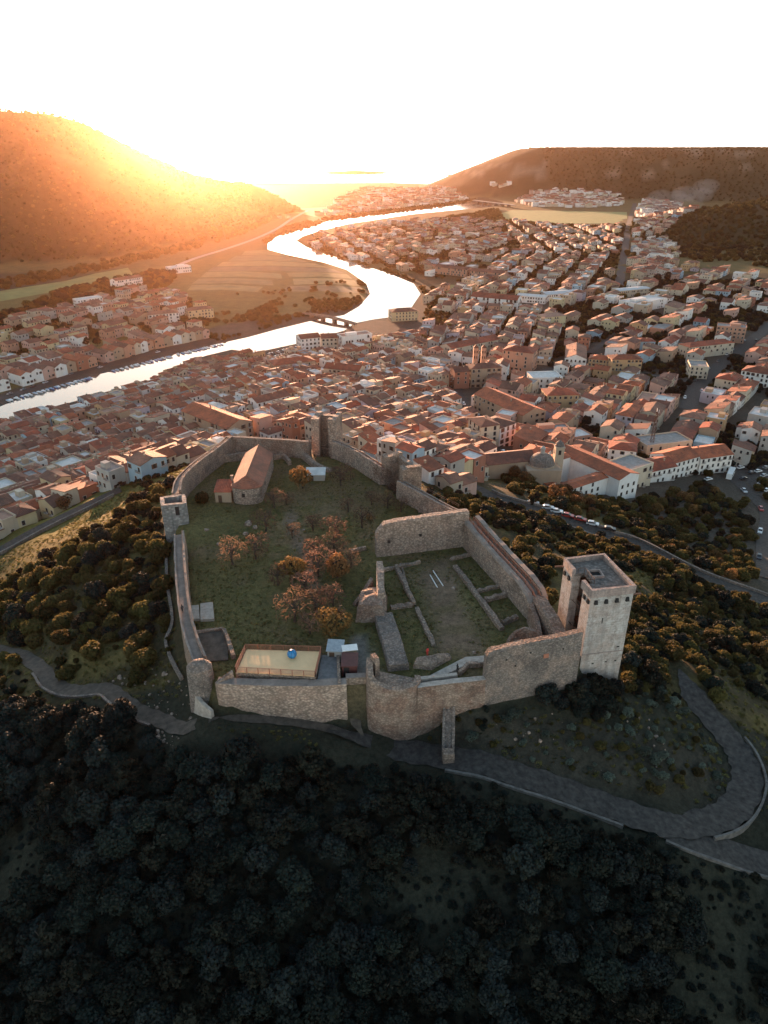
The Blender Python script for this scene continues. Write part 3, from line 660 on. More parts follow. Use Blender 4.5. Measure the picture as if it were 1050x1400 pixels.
for k, (a, c, wd, hz, l) in enumerate([((524, 781), (574, 770), .4, .6, 'low foundation wall nearest the rear palace wall on the left'), ((542, 777), (566, 828), .45, .8, 'low foundation wall running down the left part of the palace floor'),
    ((534, 832), (563, 828), .6, .6, 'short pale foundation wall crossing between the left grass plots'), ((570, 834), (593, 884), .4, .7, 'long thin foundation wall left of the bare earth strip'),
    ((622, 776), (686, 862), .5, .9, 'long stepped foundation wall right of the bare earth strip'), ((616, 766), (646, 758), .4, .6, 'short foundation wall by the rear right palace corner'),
    ((652, 811), (683, 803), .4, .8, 'upper one of two parallel foundation walls under the right palace wall'), ((663, 823), (691, 815), .45, .9, 'lower one of two parallel foundation walls under the right palace wall'), ((686, 854), (706, 846), .4, .9, 'short foundation wall by the curved ruin'), ((548, 772), (556, 800), .25, .3, 'faint buried wall line in the left palace plot')]):
    p0, p1 = at(*a, 75), at(*c, 75); n_ = 6
    wallthing('foundation_wall', l, [onl(p0, p1, t/n_, 75+hz*(1+.25*math.sin(t*2.3+k))) for t in range(n_+1)], [(-wd, None), (-wd, -.1), (-wd*.7, 0), (wd*.7, 0), (wd, -.1), (wd, None)], 74, [M['rubble']], .5, .22, .16, seed=50+k, group='low foundation walls inside the palace')
# ruined vault by the keep
wallthing('ruined_vault', 'curved remains of a collapsed vault beside the tall keep', spline([at(*p, z) for p, z in [((690, 884), 76.0), ((700, 868), 77.6), ((716, 858), 78.6), ((730, 862), 78.2), ((744, 872), 77.2)]], 4), [(-.7, None), (-.9, -1.6), (-.3, 0), (.3, 0), (.8, None)], 72, [M['redstone']], .6, .5, .25, seed=61)
wallthing('ruined_wall', 'orange topped broken wall joining the red-railed walkway to the keep', [at(*p, z) for p, z in [((735, 812), 79.6), ((748, 832), 79.8), ((757, 845), 79.4), ((768, 866), 78.0)]], solid(1.3), 62, [M['redstone']], .7, .5, .2, seed=62)
wallthing('ruined_wall', 'stepped brown wall face closing the end of the pale palace wall', [at(*p, z) for p, z in [((727, 824), 79.4), ((735, 850), 78.0), ((742, 880), 76.6)]], solid(.5), 72, [M['redstone']], .7, .4, .15, seed=63)
# -- front right wall, middle front wall, parapets
fr0, fr1 = (16.7, 92.9), (33.2, 97.3)
o = wallthing('front_wall', 'tall rough rubble wall with orange lit crest adjoining the keep at the front', [onl(fr0, fr1, t, z) for t, z in ((0, 80.9), (.02, 81.7), (.06, 82.1), (.3, 82.3), (.6, 82.4), (1, 82.6))], [(-.9, None), (-.75, -5), (-.7, -.4), (-.55, 0), (.55, 0), (.7, -.4), (.8, None)], 60, [M['greystone'], M['redstone']], .6, .22, .14, seed=70, mtop=1)
mb = MB(); p = onl(fr0, fr1, .62, 79.2); mb.box((p[0]+.2-o.location.x, p[1]-.75-o.location.y, 79.2-o.location.z), (.9, .25, .8), .26); mb.build('brick_patch', M['w_brick-red'], o)
for t, z in ((.2, 79.8), (.45, 80.4), (.8, 80.0), (.3, 78.2)):
    p = onl(fr0, fr1, t, z); mb = MB(); mb.box((p[0]+.2-o.location.x, p[1]-.74-o.location.y, z-o.location.z), (.22, .2, .22), .26); mb.build('putlog_hole', M['dark'], o)
wallthing('front_wall', 'lower middle front wall with flat ledge right of the round bastion', [at(*p, 76.4) for p in [(570, 937), (615, 931), (664, 926)]], [(-.7, None), (-.6, -.2), (-.6, 0), (.5, 0), (.5, None)], 60, [M['redstone'], M['concrete']], .8, .06, .1, seed=71, mtop=1)
wallthing('parapet_wall', 'thin second parapet behind the lower middle front wall', [at(*p, 76.3) for p in [(572, 927), (600, 924), (625, 921)]], [(-.35, None), (-.35, 0), (.35, 0), (.35, None)], 73, [M['concrete']], .8, .03, .05, seed=72)
mb = MB(); mb.prism([at(*p, 75.5)[:2] for p in [(582, 925), (600, 925), (640, 910), (664, 907), (664, 899), (636, 900)]], 74, [75.3, 75.3, 75.9, 76.0, 76.0, 75.8]); tag(mb.build('ramp', M['concrete']), 'pale paved ramp rising behind the middle front wall', 'ramp')
hulk('ruined_wall', 'long hump of broken masonry at the front edge of the palace floor', [at(*p, 75) for p in [(562, 915), (590, 918), (618, 902), (616, 896), (590, 900), (566, 904)]], 74, 76.2, M['rubble'], 9, .7, 'wall')
mb = MB(); 
for (a, c) in (((628, 918), (640, 906)), ((640, 906), (662, 905))):
    p0, p1 = at(*a, 76), at(*c, 76); strip(mb, [p0, p1], [(-.3, None), (-.3, 0), (.3, 0), (.3, None)], 74, .8, .1, .05)
tag(mb.build('pit_wall', M['rubble']), 'stone edging round the small dark pit behind the front wall', 'wall')
# -- round bastion by the gate
bp = [(-2.3, 95.6), (-2.2, 92.2), (-1.6, 90.9), (.2, 90.2), (2.2, 90.05), (4.2, 90.5), (5.3, 91.3), (5.5, 93.4)]
bz = [78.2, 78.0, 77.4, 76.7, 76.5, 76.5, 76.6, 76.4]
o = wallthing('bastion', 'rounded brick and stone bastion beside the gate in the front wall', spline([(p[0], p[1], z) for p, z in zip(bp, bz)], 3), [(-1.15, None), (-.95, -6), (-.7, -.25), (-.55, 0), (.4, 0), (.5, None)], 60, [M['redstone'], M['rubble']], .5, .25, .12, seed=75, mtop=1, cat='bastion')
mb = MB(); mb.prism([(p[0], p[1]) for p in bp], 66, 75.6, 0); f = mb.build('bastion_floor', M['rubble'], o, origin=(0, 0, 0)); f.location = (-o.location.x, -o.location.y, -o.location.z)
mb = MB(); strip(mb, [(-1.9, 94.6, 79.2), (-1.2, 95.0, 79.3)], solid(.9), 72, .4, .3, .1, seed=9); tag(mb.build('wall_stub', M['redstone']), 'sunlit pillar stub standing on the left end of the round bastion', 'wall')
# ramp wall running down to the road
sp0, sp1 = at(614, 966, 71.5), at(612, 1040, 65.6)
wallthing('ramp_wall', 'stone ramp wall running down from the front wall to the road', [sp0, onl(sp0, sp1, .6, 69.2), (sp1[0], sp1[1], 67.2)], [(-1.0, None), (-1.0, 0), (-.6, 0), (-.6, -.5), (.6, -.5), (.6, 0), (1.0, 0), (1.0, None)], 58, [M['greystone']], .7, .08, .08, seed=77)
mb = MB(); mb.box((sp1[0], sp1[1]-.6, 66.2), (1.9, 1.5, 4.2), .05, 0, .92); tag(mb.build('stone_pier', M['rubble']), 'block-like stone pier at the foot of the ramp wall', 'pier')
# -- front left wall, gate, corner tower
fl = [(p[0], p[1], 76.4) for p in ((-27.6, 92.0), (-20, 91.5), (-12, 91.4), (-6.2, 91.8))]
o = wallthing('front_wall', 'long pale rubble wall under the cream terrace at the front left', fl, [(-1.1, None), (-.95, -4), (-.85, -.1), (-.85, 0), (.8, 0), (.8, None)], 62, [M['palestone'], M['walk']], .7, .1, .14, seed=78, mtop=1)
o = wallthing('gate_wall', 'short wall with the entrance doorway between the long front wall and the bastion', [(-6.4, 93.0, 76.5), (-2.4, 93.2, 76.5)], [(-.6, None), (-.6, 0), (.6, 0), (.6, None)], 64, [M['rubble'], M['walk']], .6, .05, .08, seed=79, mtop=1)
mb = MB(); mb.box((-3.4-o.location.x, 92.35-o.location.y, 72.3-o.location.z), (1.5, .3, 3.2)); mb.build('gate_door', M['maroon'], o)
for dx, l in ((0, 'larger pale blue'), (1.0, 'smaller white')):
    mb = MB(); x, y = -5.6+dx, 91.9; mb.box((x, y, 72.9), (.8 if dx == 0 else .6, .06, .6 if dx == 0 else .5)); tag_o = mb.build('notice_board', M['white' if dx else 'metalroof']); tag(tag_o, l+' notice board on the wall left of the gate', 'sign')
    mb = MB(); mb.tube([(0, .02, 0), (0, .02, -1.6)], .04, 6); mb.build('post', M['iron'], tag_o)
ct = at(274, 922, 76)
o = hulk('corner_tower', 'broken rounded tower stump with shrub on top at the front left corner', [(ct[0]+2.6*math.cos(a), ct[1]+2.2*math.sin(a)) for a in [k*PI/5 for k in range(10)]], 66, 78.3, M['greystone'], 13, .8, 'tower')
wallthing('sloping_wall', 'smooth grey sloping buttress wall at the foot of the corner tower', [(-32.2, 92.8, 73.2), (-30.3, 90.8, 72.6), (-28.6, 89.9, 71.6)], [(-1.2, None), (-.2, 0), (.4, 0), (.6, None)], 62, [M['concrete']], .7, .05, .05, seed=81)
wallthing('ruined_wall', 'short slanting wall between the corner tower and the cream terrace', [at(*p, z) for p, z in [((295, 934), 76.4), ((308, 924), 77.0), ((318, 917), 77.6)]], solid(.35), 72, [M['redstone']], .6, .1, .06, seed=82)
wallthing('ruined_wall', 'low rubble wall edging the dark hollow left of the terrace', [at(*p, 75.9) for p in [(306, 858), (313, 876), (319, 896)]], solid(.4), 72, [M['rubble']], .6, .3, .12, seed=83)
wallthing('ruined_wall', 'low earth coloured wall above the dark hollow near the left wall', [at(*p, 75.6) for p in [(264, 864), (285, 860), (305, 858)]], solid(.35), 72, [M['redstone']], .6, .2, .1, seed=84)
mb = MB(); mb.prism([at(*p, 75.1)[:2] for p in [(266, 867), (303, 862), (312, 880), (312, 903), (276, 905)]], 74.5, 75.25, 0); tag(mb.build('sunken_floor', M['dirt']), 'dark earth floor of the hollow beside the left wall', 'floor', kind='structure')
wallthing('retaining_wall', 'thin low wall winding down the slope left of the curtain wall', spline([(*p[:2], p[2]+.7) for p in [G(*q) for q in [(227, 752), (229, 800), (236, 851), (227, 878), (233, 900), (241, 916), (249, 930)]]], 4), [(-.3, None), (-.3, 0), (.3, 0), (.3, None)], 56, [M['greystone']], .9, .08, .08, seed=86)
# -- terrace with railing
dk = [at(*p, 77.0) for p in [(322, 918), (431, 924), (439, 890), (336, 887)]]
mb = MB(); mb.prism([p[:2] for p in dk], 71, 76.75, 0)
o = mb.build('terrace', M['rubble']); tag(o, 'raised rectangular terrace with cream floor and red-brown fence behind the front wall', 'terrace')
mb = MB(); cxy = (sum(p[0] for p in dk)/4, sum(p[1] for p in dk)/4); mb.prism([(p[0]+(cxy[0]-p[0])*.03, p[1]+(cxy[1]-p[1])*.03) for p in dk], 76.75, 76.95); f = mb.build('terrace_floor', M['deck'], o, origin=(0, 0, 0)); f.location = -o.location
for a, c in ((0, 1), (1, 2), (2, 3), (3, 0)):
    mb = MB(); p0, p1 = dk[a], dk[c]; n_ = int(math.dist(p0[:2], p1[:2])/1.9)
    pts = rel([onl(p0, p1, k/n_, 76.75) for k in range(n_+1)], o.location)
    for p in pts: mb.box((p[0], p[1], p[2]+.6), (.12, .12, 1.2))
    for z in (.25, .5, .75, 1.0, 1.22):
        mb.tube([(pts[0][0], pts[0][1], pts[0][2]+z), (pts[-1][0], pts[-1][1], pts[-1][2]+z)], .05 if z < 1.2 else .07, 4)
    mb.build('fence', M['wood'], o)
# blue ball on the terrace
bp_ = at(399.5, 899, 77); o = None
mb = MB(); R_ = .82; prof = [(R_*math.sin(k*PI/14), -R_*math.cos(k*PI/14)) for k in range(1, 14)]; mb.lathe((0, 0, R_), [(.02, -R_)]+prof+[(.02, R_)], 24)
o = mb.build('ball', M['blue'], smooth=True, origin=(0, 0, 0)); o.location = (bp_[0], bp_[1], 76.95); tag(o, 'large round bright blue ball near the back fence of the cream terrace', 'ball')
mb = MB()
for k in range(4):
    a = k*PI/4; mb.tube([(math.cos(a)*R_*1.005*math.sin(t*PI/10), math.sin(a)*R_*1.005*math.sin(t*PI/10), R_-R_*1.005*math.cos(t*PI/10)) for t in range(1, 20)], .02, 4)
mb.build('seam', M['dark'], o)
mb = MB(); mb.lathe((-.35, -.1, R_*1.85), [(.16, 0), (.14, .06), (.01, .07)], 10); mb.build('cap', M['dark'], o)
# terrace's right gravel shelf, sheds
mb = MB(); mb.prism([at(*p, 76)[:2] for p in [(433, 934), (466, 936), (464, 897), (440, 896)]], 71, 76.1, 0, 1); tag(mb.build('gravel_shelf', [M['rubble'], M['gravel']]), 'gravel covered shelf between the terrace and the red shed', 'terrace')
wallthing('parapet_wall', 'low kerb wall on the right edge of the gravel shelf', [at(*p, 76.6) for p in [(464, 933), (462, 896)]], [(-.25, None), (-.25, 0), (.25, 0), (.25, None)], 72, [M['rubble']], .8, .05, .03, seed=87)
def shed(name, label, FL, FR, depth, h0, h1, wm, rm, z0, open_=False):
    a, c = Vector(FL[:2]), Vector(FR[:2]); d = (c-a).normalized(); n_ = Vector((-d.y, d.x)); W = (c-a).length
    o = thing(name, (a.x, a.y, z0), label, 'shed', rz=math.atan2(d.y, d.x))
    mb = MB(); mb.add([(0, 0, 0), (W, 0, 0), (W, depth, 0), (0, depth, 0), (0, 0, h0), (W, 0, h0), (W, depth, h1), (0, depth, h1)], [(0, 1, 5, 4), (1, 2, 6, 5), (2, 3, 7, 6), (3, 0, 4, 7), (4, 5, 6, 7), (3, 2, 1, 0)]); mb.build('wall', M[wm], o)
    mb = MB(); mb.add([(-.2, -.25, h0+.02), (W+.2, -.25, h0+.02), (W+.2, depth+.2, h1+.02), (-.2, depth+.2, h1+.02), (-.2, -.25, h0+.14), (W+.2, -.25, h0+.14), (W+.2, depth+.2, h1+.14), (-.2, depth+.2, h1+.14)], [(3, 2, 1, 0), (4, 5, 6, 7), (0, 1, 5, 4), (1, 2, 6, 5), (2, 3, 7, 6), (3, 0, 4, 7)]); mb.build('roof', M[rm], o)
    mb = MB(); mb.box((W*.3, -.03, 1.0), (.9, .06, 2.0)); mb.build('door', M['shutter' if wm != 'maroon' else 'dark'], o)
    return o
shed('ticket_shed', 'small shed with grey sheet metal roof right of the terrace', at(448, 903, 75.2), at(468, 904, 75.2), 2.2, 2.3, 2.9, 'w_grey', 'metalroof', 75)
shed('red_shed', 'dark red wooden shed with pale strip roof next to the metal roofed shed', at(468, 924, 75.2), at(488, 924, 75.2), 3.0, 2.3, 2.5, 'maroon', 'maroon', 75)
shed('white_kiosk', 'narrow white-roofed kiosk behind the dark red shed', at(470, 905, 75.2), at(488, 903, 75.2), 1.1, 2.6, 2.7, 'w_tan', 'white', 75)
shed('open_shed', 'long white-roofed shelter on the grass beside the golden tree', at(419, 658, 75), at(444, 658, 75), 3.0, 1.8, 2.6, 'w_grey', 'flatpale', 75)
for k, (l, ps) in enumerate([('larger paving slab with pale stone on it', [(274, 848), (293, 847), (291, 824), (274, 826)]), ('smaller grey paving slab next to the pale one', [(259, 847), (273, 847), (272, 828), (258, 829)])]):
    mb = MB(); mb.prism([at(*p, 75.3)[:2] for p in ps], 74.8, 75.5); o = mb.build('stone_slab', M['concrete']); tag(o, l+' in the courtyard', 'slab')
# -- chapel with rounded end
ch_b = [at(*p, 75) for p in [(321, 686), (360, 683)]]
ec = [at(*p, 79.4) for p in [(317, 662), (358, 664), (371.4, 621.4), (337, 619)]]
ax = Vector(((ec[2][0]+ec[3][0]-ec[0][0]-ec[1][0])/2, (ec[2][1]+ec[3][1]-ec[0][1]-ec[1][1])/2)); Lc = ax.length; ax.normalize()
mid = Vector(((ec[0][0]+ec[1][0])/2, (ec[0][1]+ec[1][1])/2)); Wc = math.dist(ec[0][:2], ec[1][:2])*.5*.97
ch = thing('chapel', (mid.x, mid.y, 75), 'small stone chapel with rounded apse and red tiled roof in the courtyard', 'chapel', rz=math.atan2(ax.y, ax.x))
ap = [(-Wc*.62*math.sin(t), -Wc*math.cos(t)) for t in [k*PI/12 for k in range(13)]]    # half ellipse towards -x
foot = [(Lc, -Wc)]+ap+[(Lc, Wc)]; foot = foot[::-1]
mb = MB(); mb.prism(foot, -1.5, 4.4); mb.add([(Lc, -Wc, 4.4), (Lc, Wc, 4.4), (Lc, 0, 6.9), (Lc-.5, -Wc, 4.4), (Lc-.5, Wc, 4.4), (Lc-.5, 0, 6.9)], [(0, 1, 2), (3, 5, 4), (0, 2, 5, 3), (1, 4, 5, 2)]); mb.build('wall', M['palestone'], ch)
mb = MB(); k_ = 1.06
eav = [(-Wc*.62*k_*math.sin(t), -Wc*k_*math.cos(t), 4.45) for t in [k*PI/12 for k in range(13)]]; E0, E1 = (Lc+.2, -Wc*k_, 4.45), (Lc+.2, Wc*k_, 4.45); Rg0, Rg1 = (.3, 0, 7.0), (Lc+.2, 0, 7.0)
vs = [Rg0, Rg1, E0, E1]+eav; fs = [(1, 0, 4, 2), (0, 1, 3, 4+12)]+[(0, 4+k+1, 4+k) for k in range(12)]
mb.add(vs, fs); mb.add([(x, y, z-.15) for x, y, z in vs], [f[::-1] for f in fs]); rim = [2]+list(range(4, 17))+[3]; o_ = len(mb.v)-34
mb.add([vs[i] for i in rim]+[(vs[i][0], vs[i][1], vs[i][2]-.15) for i in rim], [(i, i+15, i+16, i+1) for i in range(14)])
rf = mb.build('roof', M['r_brown'], ch)
bmx = bmesh.new(); bmx.from_mesh(rf.data); bmesh.ops.recalc_face_normals(bmx, faces=bmx.faces); bmx.to_mesh(rf.data); bmx.free()
mb = MB(); mb.tube([Rg0, Rg1], .14, 6); mb.build('ridge_tiles', M['r_weathered'], rf)
mb = MB(); mb.box((-Wc*.62-.0, 0.6, 2.6), (.25, .7, .9)); mb.build('window', M['dark'], ch)
mb = MB(); mb.box((4.6, -Wc-.0, 2.8), (.6, .2, .9)); mb.build('window', M['dark'], ch)
mb = MB(); mb.box((2.2, Wc*1.05+.1, 5.2), (.5, .5, 1.4)); mb.box((2.2, Wc*1.05+.1, 6.0), (.7, .7, .15)); mb.build('chimney', M['palestone'], ch)
an = shed('chapel_annex', 'small lean-to building with red tiled roof and dark door against the chapel', at(295, 687, 75), at(317, 687, 75), 4.6, 2.9, 4.2, 'w_tan', 'r_red', 75)
an['category'] = 'building'
# -- the keep
K_ = dict(FL=(34.75, 99.6), FR=(42.35, 101.0), BR=(40.0, 111.6), BL=(32.55, 109.9))
def kl(a, c, t): return (K_[a][0]+(K_[c][0]-K_[a][0])*t, K_[a][1]+(K_[c][1]-K_[a][1])*t)
kc = (sum(v[0] for v in K_.values())/4, sum(v[1] for v in K_.values())/4); KB, KT = 62, 88.2
kp = thing('keep_tower', (kc[0], kc[1], 69), 'pale keep', 'tower')
kp['label'] = 'tall pale square keep with an open slot in its left side'
def ofs(p, z): return (p[0]-kc[0], p[1]-kc[1], z-69)
mb = MB(); gF, gB = kl('FL', 'BL', .27), kl('FL', 'BL', .66)
out = [gF, K_['FL'], K_['FR'], K_['BR'], K_['BL'], gB]; T_ = 1.5
def inw(p, sx, sy):
    u = Vector((K_['FR'][0]-K_['FL'][0], K_['FR'][1]-K_['FL'][1])).normalized(); v = Vector((K_['BL'][0]-K_['FL'][0], K_['BL'][1]-K_['FL'][1])).normalized()
    return (p[0]+u.x*sx*T_+v.x*sy*T_, p[1]+u.y*sx*T_+v.y*sy*T_)
inn_ = [inw(gF, 1, 0), inw(K_['FL'], 1, 1), inw(K_['FR'], -1, 1), inw(K_['BR'], -1, -1), inw(K_['BL'], 1, -1), inw(gB, 1, 0)]
vs = []
for z in (KB, KT):
    bt_ = 1.012 if z == KB else 1.0
    vs += [ofs((kc[0]+(p[0]-kc[0])*bt_, kc[1]+(p[1]-kc[1])*bt_), z) for p in out]+[ofs(p, z) for p in inn_]
fs = []
for i in range(5): fs += [(i, i+1, 12+i+1, 12+i), (6+i+1, 6+i, 18+i, 18+i+1), (12+i, 12+i+1, 18+i+1, 18+i)]
fs += [(6, 0, 12, 18), (5, 11, 23, 17)]
mb.add(vs, fs); kw = mb.build('wall', M['keep'], kp)
bmx = bmesh.new(); bmx.from_mesh(kw.data); bmesh.ops.recalc_face_normals(bmx, faces=bmx.faces); bmx.to_mesh(kw.data); bmx.free()
# roof platform with a hatch, notched at the slot
def sc(p, k): return (kc[0]+(p[0]-kc[0])*k, kc[1]+(p[1]-kc[1])*k)
mb = MB(); s_ = .93; nF, nB = kl('FL', 'BL', .29), kl('FL', 'BL', .64); ins = lambda p, k: (p[0]+(K_['FR'][0]-K_['FL'][0])*k, p[1]+(K_['FR'][1]-K_['FL'][1])*k)
h0_, h1_, h2_, h3_ = ins(nF, .10), ins(nF, .26), ins(nB, .26), ins(nB, .10)
for poly in ([sc(K_['FL'], s_), sc(K_['FR'], s_), ins(sc(K_['FR'], s_), 0), sc(kl('FR', 'BR', .28), s_), sc(nF, s_)],
             [sc(kl('FR', 'BR', .29), s_), sc(K_['BR'], s_), sc(K_['BL'], s_), sc(nB, s_), h2_, h1_]):
    mb.prism([ofs(p, 0)[:2] for p in poly], KT-.5-69, KT+.02-69)
mb.prism([ofs(p, 0)[:2] for p in (sc(nF, s_), sc(kl('FR', 'BR', .28), s_), h1_, h0_)], KT-.49-69, KT+.03-69)
pr_ = mb.build('roof', M['keeproof'], kp)
mb = MB()
hc_ = ins(kl('FL', 'BL', .52), .47); sq = [(hc_[0]+dx, hc_[1]+dy) for dx, dy in ((-1.1, -1.0), (1.0, -.8), (.8, 1.2), (-1.3, 1.0))]
strip(mb, [ofs(p, KT+.55) for p in sq+[sq[0]]], [(-.16, -.55), (-.16, 0), (.16, 0), (.16, -.55)], KT-69, 9, 0, 0, True); mb.build('hatch_kerb', M['trim'], pr_)
mb = MB(); mb.prism([ofs(p, 0)[:2] for p in sq], KT+.03-69, KT+.12-69); mb.build('hatch_opening', M['dark'], pr_)
strip_rail = [ofs(p, KT+.02) for p in (h0_, h1_, h2_, h3_)]; mb = MB()
for p in lin(strip_rail, 1.0): mb.tube([p, (p[0], p[1], p[2]+1.0)], .05, 4)
mb.tube([(p[0], p[1], p[2]+1.0) for p in strip_rail], .05, 4); mb.build('guard_rail', M['iron'], pr_)
# parapet in separate stretches
pa = [kl('FL', 'BL', .30)]+[K_['FL'], K_['FR'], K_['BR'], K_['BL']]+[kl('FL', 'BL', .64)]
mb = MB(); strip(mb, [(*ofs(sc(p, .975), 0)[:2], KT+.95-69) for p in pa], [(-.42, -1.5), (-.42, 0), (.28, 0), (.28, -.98)], 0, 6, 0, 0)
pp = mb.build('parapet', M['trim'], kp); bmx = bmesh.new(); bmx.from_mesh(pp.data); bmesh.ops.recalc_face_normals(bmx, faces=bmx.faces); bmx.to_mesh(pp.data); bmx.free()
rp = railing(None, [(*sc(p, .955), KT+.9) for p in pa], .55, 1.9, 'iron', .05, 1); rp.parent = pp; rp.location = (-kc[0]+0, -kc[1], -69)
mb = MB()
def sideholes(a, c, ts, z, out_, sz=(.65, .4, .75)):
    d = Vector((K_[c][0]-K_[a][0], K_[c][1]-K_[a][1])).normalized(); n_ = Vector((d.y, -d.x))
    for t in ts:
        p = kl(a, c, t); q_ = (p[0]+n_.x*out_, p[1]+n_.y*out_); yield ofs(q_, z), math.atan2(d.y, d.x), sz
for c_, rz_, sz in list(sideholes('FL', 'FR', (.13, .37, .62, .87), 86.6, .12))+list(sideholes('FR', 'BR', (.15, .4, .65, .9), 86.6, .12))+list(sideholes('BL', 'FL', (.08, .24, .82, .95), 86.6, .12)):
    mb = MB(); mb.box(c_, sz, rz_, 0, .7); mb.build('corbel', M['dark'], kp)
for c_, rz_, sz in list(sideholes('FL', 'FR', (.36,), 82.6, .02, (.14, .12, 1.1)))+list(sideholes('FL', 'FR', (.3, .62, .86), 73.4, .02, (.4, .1, .25)))+list(sideholes('FL', 'FR', (.86,), 76.5, .02, (.5, .1, .25))):
    mb = MB(); mb.box(c_, sz, rz_); mb.build('slit', M['dark'], kp)
for c_, rz_, sz in sideholes('FL', 'FR', (.5,), 75.6, .06, (7.8, .16, .18)):
    mb = MB(); mb.box(c_, sz, rz_); mb.build('string_course', M['trim'], kp)
for p, dx in ((K_['BL'], -1), (K_['FR'], 1)):
    mb = MB(); mb.box(ofs((p[0]+dx*.7, p[1]+.4), 87.2), (1.6, .25, .25), .1); mb.build('beam_end', M['iron'], kp)
for z in (72.5, 77, 81.5, 85.5):
    mb = MB(); mb.box(ofs((kc[0]+.6, kc[1]+.2), z), (4.3, 7.4, .3), math.atan2(K_['FR'][1]-K_['FL'][1], K_['FR'][0]-K_['FL'][0])); mb.build('inner_floor', M['wood'], kp)
a_, b_ = inw(gF, .3, 0), inw(gB, .3, 0)
for z in (78.2, 83): mb = MB(); mb.tube([ofs(a_, z), ofs(b_, z-.4)], .07, 5); mb.build('handrail', M['iron'], kp)
# people on the site
def person(label, loc, jacket, rz=0):
    o = thing('person', loc, label, 'person', rz=rz)
    sk = [((0, 0, .95), .15), ((0, 0, 1.2), .16), ((0, 0, 1.42), .15), ((0, 0, 1.52), .065), ((0, 0, 1.6), .09), ((0, 0, 1.72), .095), ((.1, 0, .9), .095), ((.11, .05, .5), .07), ((.11, .02, .08), .045), ((.12, -.12, .04), .045), ((-.1, 0, .9), .095), ((-.12, -.1, .5), .07), ((-.12, .06, .08), .045), ((-.12, -.08, .04), .045),
          ((.2, 0, 1.4), .065), ((.27, .02, 1.12), .05), ((.27, -.1, .88), .035), ((-.2, 0, 1.4), .065), ((-.27, .02, 1.12), .05), ((-.26, -.12, .9), .035)]
    ed = [(0, 1), (1, 2), (2, 3), (3, 4), (4, 5), (0, 6), (6, 7), (7, 8), (8, 9), (0, 10), (10, 11), (11, 12), (12, 13), (2, 14), (14, 15), (15, 16), (2, 17), (17, 18), (18, 19)]
    me = bpy.data.meshes.new('body'); me.from_pydata([s[0] for s in sk], ed, []); ob = bpy.data.objects.new('body', me); COL.objects.link(ob); ob.parent = o
    ms = ob.modifiers.new('Skin', 'SKIN')
    for i, s in enumerate(sk): me.skin_vertices[0].data[i].radius = (s[1], s[1])
    me.skin_vertices[0].data[0].use_root = True
    ob.modifiers.new('Subd', 'SUBSURF').levels = 1; me.materials.append(jacket)
    mb = MB(); mb.lathe((0, .01, 1.66), [(.10, -.05), (.112, .04), (.09, .11), (.01, .145)], 10); mb.build('hair', M['dark'], o)
    return o
m_red = plain('red_jacket', (.42, .035, .03), .8); m_blk = plain('dark_clothes', (.022, .022, .026), .85)
p = at(584, 902, 75); person('person in a red jacket standing at the front of the palace floor', (p[0], p[1], 75.95), m_red, .5)
p = at(625, 922, 75); person('person in dark clothes standing on the ramp behind the front wall', (p[0], p[1], 75.5), m_blk, 2.1)
p = at(250, 838, 78.2); person('person in dark clothes walking on the left wall', (p[0], p[1], 78.3), m_blk, 1.0)
# courtyard boulders and slope debris
for k, (px, py, s, l) in enumerate([(340, 717, 1.3, 'largest pale boulder of the group in the middle of the courtyard'), (336, 730, 1.0, 'flat pale boulder below the largest courtyard boulder'), (349, 722, .8, 'small pale boulder right of the largest courtyard boulder'), (283, 725, .9, 'pale boulder lying alone on the left courtyard grass'), (298, 745, .6, 'small stone beside the rusty tree left of centre'), (415, 725, .6, 'little white stone on the courtyard path'), (648, 893, .5, 'small white block on the palace floor'), (620, 806, .7, 'flat stone beside the long stepped foundation wall')]):
    p = at(px, py, 75); c = [(p[0]+s*(.6+.25*random.random())*math.cos(a), p[1]+s*(.6+.3*random.random())*math.sin(a)) for a in [i*PI/3.5 for i in range(7)]]
    hulk('boulder', l, c, 74.7, 75.15+.45*s, M['palestone'], 60+k, .7, 'boulder')
pl = [((597, 797), (604, 813), 'left one of two white planks lying on the palace floor'), ((592, 784), (602, 800), 'right one of two white planks lying on the palace floor')]
pl = [((588, 786), (598, 803), 'left one of two white planks lying on the palace floor'), ((592, 780), (606, 801), 'right one of two white planks lying on the palace floor')]
for a, c, l in pl:
    p0, p1 = at(*a, 75.2), at(*c, 75.2); mb = MB(); mb.tube([p0, p1], .12, 4); tag(mb.build('plank', M['white']), l, 'plank')
# ================================================================== labels that single out
ORD = ['', 'second ', 'third ', 'fourth ', 'fifth ', 'sixth ', 'seventh ', 'eighth ', 'ninth ', 'tenth ', 'eleventh ', 'twelfth ', 'thirteenth ', 'fourteenth ', 'fifteenth ', 'sixteenth ', 'seventeenth ', 'eighteenth ', 'nineteenth ', 'twentieth ']
LMK = {}          # landmark phrase -> photo point
def single_out(items, marks, w=1.0):
    """items: [(object, look phrase, (px, py))] -> unique labels by look, landmark and rank"""
    b = {}
    for o, look, p in items:
        k = min(marks, key=lambda n: math.dist(marks[n], p)); b.setdefault((look, k), []).append((math.dist(marks[k], p), o))
    for (look, k), l in b.items():
        l.sort(key=lambda t: t[0])
        for i, (_, o) in enumerate(l):
            o['label'] = '%s, %s %s' % (look, (ORD[i]+'nearest') if i < len(ORD) else '%dth nearest' % (i+1), k); o['kind'] = 'thing'

